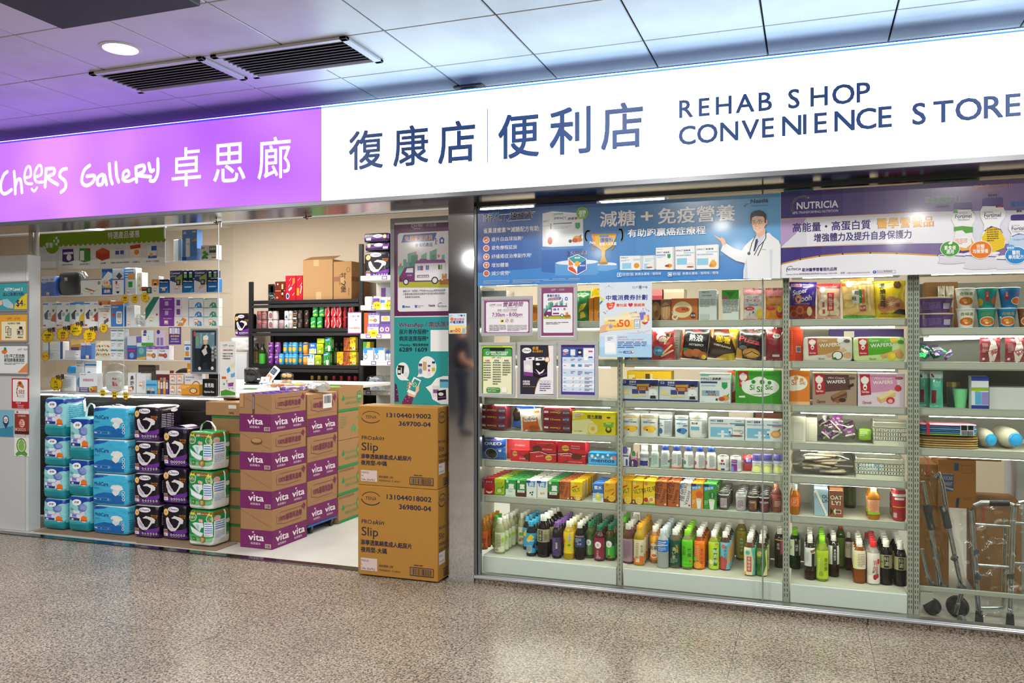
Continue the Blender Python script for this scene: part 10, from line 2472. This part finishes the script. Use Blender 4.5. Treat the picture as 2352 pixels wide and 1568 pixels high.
def skin(name,joints,edges,mat,col,parent,sub=2,root_i=0):
 me=bpy.data.meshes.new(name)
 me.from_pydata([j[0]for j in joints],edges,[])
 o=bpy.data.objects.new(name,me)
 COL.objects.link(o)
 o.modifiers.new('skin','SKIN').use_smooth_shade=True
 o.modifiers.new('sub','SUBSURF').render_levels=sub
 o.modifiers['sub'].levels=sub
 for v,j in zip(me.skin_vertices[0].data,joints):
  v.radius=(j[1],j[2]if len(j)>2 else j[1])
  v.use_root=False
 me.skin_vertices[0].data[root_i].use_root=True
 dg=bpy.context.evaluated_depsgraph_get()
 m2=bpy.data.meshes.new_from_object(o.evaluated_get(dg))
 bpy.data.objects.remove(o)
 m2.materials.clear()
 m2.materials.append(MATS[mat])
 a=m2.color_attributes.get('Print')or m2.color_attributes.new('Print','FLOAT_COLOR','CORNER')
 a.data.foreach_set('color',list(lin(col))*len(m2.loops))
 m2.polygons.foreach_set('use_smooth',[True]*len(m2.polygons))
 return link(name,m2,parent)
SK='#c08a6c'
bj=[((0,0,.98),.10,.12),((0,0,1.18),.10,.13),((0,-.01,1.38),.09,.13),((0,-.01,1.47),.05,.055),((0,-.02,1.53),.05,.052),((0,-.03,1.60),.078,.072),((0,-.02,1.69),.075,.068),((.17,-.01,1.40),.055),((.23,-.01,1.14),.040),((.17,-.20,1.02),.032),((.13,-.28,1.02),.026,.032),((-.17,-.01,1.40),.055),((-.23,0,1.14),.040),((-.16,-.20,1.04),.032),((-.11,-.28,1.05),.026,.032)]
be=[(0,1),(1,2),(2,3),(3,4),(4,5),(5,6),(2,7),(7,8),(8,9),(9,10),(2,11),(11,12),(12,13),(13,14)]
for s_,b in((1,10),(-1,14)):
 base=bj[b][0]
 for k in range(4):
  i=len(bj)
  ox=(k-1.5)*.016
  bj.append(((base[0]+ox,base[1]-.05,base[2]-.004),.009))
  bj.append(((base[0]+ox-.01*s_,base[1]-.075+.006*abs(k-1),base[2]-.024),.008))
  be+=[(b,i),(i,i+1)]
 i=len(bj)
 bj.append(((base[0]-.035*s_,base[1]-.02,base[2]+.014),.010))
 bj.append(((base[0]-.046*s_,base[1]-.05,base[2]+.010),.008))
 be+=[(b,i),(i,i+1)]
skin('body',bj,be,'skin',SK,root)
skin('trousers',[((0,0,.97),.115,.155),((0,0,.88),.11,.15),((.10,0,.84),.085),((.11,-.01,.48),.065),((.12,.01,.10),.058),((-.10,0,.84),.085),((-.11,-.03,.48),.065),((-.12,.04,.10),.058)],[(0,1),(1,2),(2,3),(3,4),(1,5),(5,6),(6,7)],'cloth','#1f2534',root)
skin('t_shirt',[((0,0,.95),.125,.165),((0,0,1.15),.12,.16),((0,-.01,1.36),.11,.165),((0,-.01,1.46),.066,.075),((.17,-.01,1.41),.075),((.22,-.01,1.22),.068),((-.17,-.01,1.41),.075),((-.22,-.01,1.22),.068)],[(0,1),(1,2),(2,3),(2,4),(4,5),(2,6),(6,7)],'cloth','#1c2230',root)
skin('hair',[((0,.02,1.66),.082,.078),((0,.0,1.73),.075,.075),((0,.05,1.60),.055,.06)],[(0,1),(0,2)],'cloth','#15110f',root,2)
for s_ in(1,-1):
 skin('shoe',[((.12*s_,.03 if s_>0 else.06,.05),.042,.05),((.125*s_,-.06 if s_>0 else-.03,.038),.036,.045),((.13*s_,-.16 if s_>0 else-.13,.03),.026,.042)],[(0,1),(1,2)],PL,'#1a1a1c',root,2)
m=M()
for s_ in(1,-1):
 m.lathe([(0,-.004),(.012,0),(0,.004)],10,'#ece6e0','skin',(.028*s_,-.095,1.635))
 m.lathe([(0,-.003),(.006,0),(0,.003)],8,'#241a16','skin',(.028*s_,-.101,1.635))
m.add([(0,-.098,1.64),(.014,-.10,1.60),(-.014,-.10,1.60),(0,-.118,1.603)],[(0,1,3),(0,3,2),(1,2,3)],SK,'skin')
m.box(-.022,-.096,1.573,.022,-.090,1.581,'#8a4a44','skin',.002)
m.build('face',root)
bpy.data.objects.remove(_fo)
from mathutils.bvhtree import BVHTree
def settle(skip=(),rounds=6):
 bpy.context.view_layer.update()
 tops=[o for o in COL.objects if o.parent is None and 'category' in o]
 parts,box,tree={},{},{}
 def refresh(t):
  ms=parts[t.name]
  lo,hi=Vector((9e9,)*3),Vector((-9e9,)*3)
  for o in ms:
   for c in o.bound_box:
    p=o.matrix_world@Vector(c)
    for i in range(3):
     lo[i],hi[i]=min(lo[i],p[i]),max(hi[i],p[i])
  box[t.name]=(lo,hi)
  tree.pop(t.name,None)
 def bvh(t):
  if t.name not in tree:
   v,f=[],[]
   for o in parts[t.name]:
    k,w=len(v),o.matrix_world
    v+=[w@q.co for q in o.data.vertices]
    f+=[[k+i for i in q.vertices]for q in o.data.polygons]
   tree[t.name]=BVHTree.FromPolygons(v,f)
  return tree[t.name]
 for t in tops:
  parts[t.name]=[o for o in[t]+list(t.children_recursive)if o.type=='MESH']
  refresh(t)
 fixed={t.name for t in tops if t.name.split('.')[0]in FIXED}
 for _ in range(rounds):
  n=0
  order=sorted(tops,key=lambda t:box[t.name][0].x)
  for i,a in enumerate(order):
   la,ha=box[a.name]
   for b in order[i+1:]:
    lb,hb=box[b.name]
    if lb.x>ha.x:
     break
    pen=[min(ha[k],hb[k])-max(la[k],lb[k])for k in range(3)]
    fa,fb=a.name in fixed,b.name in fixed
    if min(pen)<=0 or(fa and fb)or not bvh(a).overlap(bvh(b)):
     continue
    n+=1
    if fa or fb:
     g=b if fa else a
     g.scale=g.scale*.985
    else:
     k=pen.index(min(pen))
     k=k if k<2 or pen[2]<.02 else 0
     up,dn=(a,b)if la[k]+ha[k]>lb[k]+hb[k]else(b,a)
     if k==2:
      up.location.z+=pen[2]+.0004
     elif pen[k]<.012:
      for g,sgn in((up,1),(dn,-1)):
       L=box[g.name][1][k]-box[g.name][0][k]
       g.scale[k]*=max(.9,1-(pen[k]*.5+.0003)/L)
       g.location[k]+=sgn*pen[k]*.27
     else:
      for g,sgn in((up,1),(dn,-1)):
       L=box[g.name][1][k]-box[g.name][0][k]
       g.scale[k]*=max(.93,1-pen[k]*.35/L)
       g.location[k]+=sgn*pen[k]*.3
    bpy.context.view_layer.update()
    refresh(a)
    refresh(b)
    la,ha=box[a.name]
  if not n:
   break
 return n
FIXED=('display_shelving upright_post acrylic_display counter storage_rack gondola_shelf shop_sign standing_poster window_banner notice paper_poster ''sign_post tube_light air_vent walking_frame folded_walking_frames person').split()
settle()
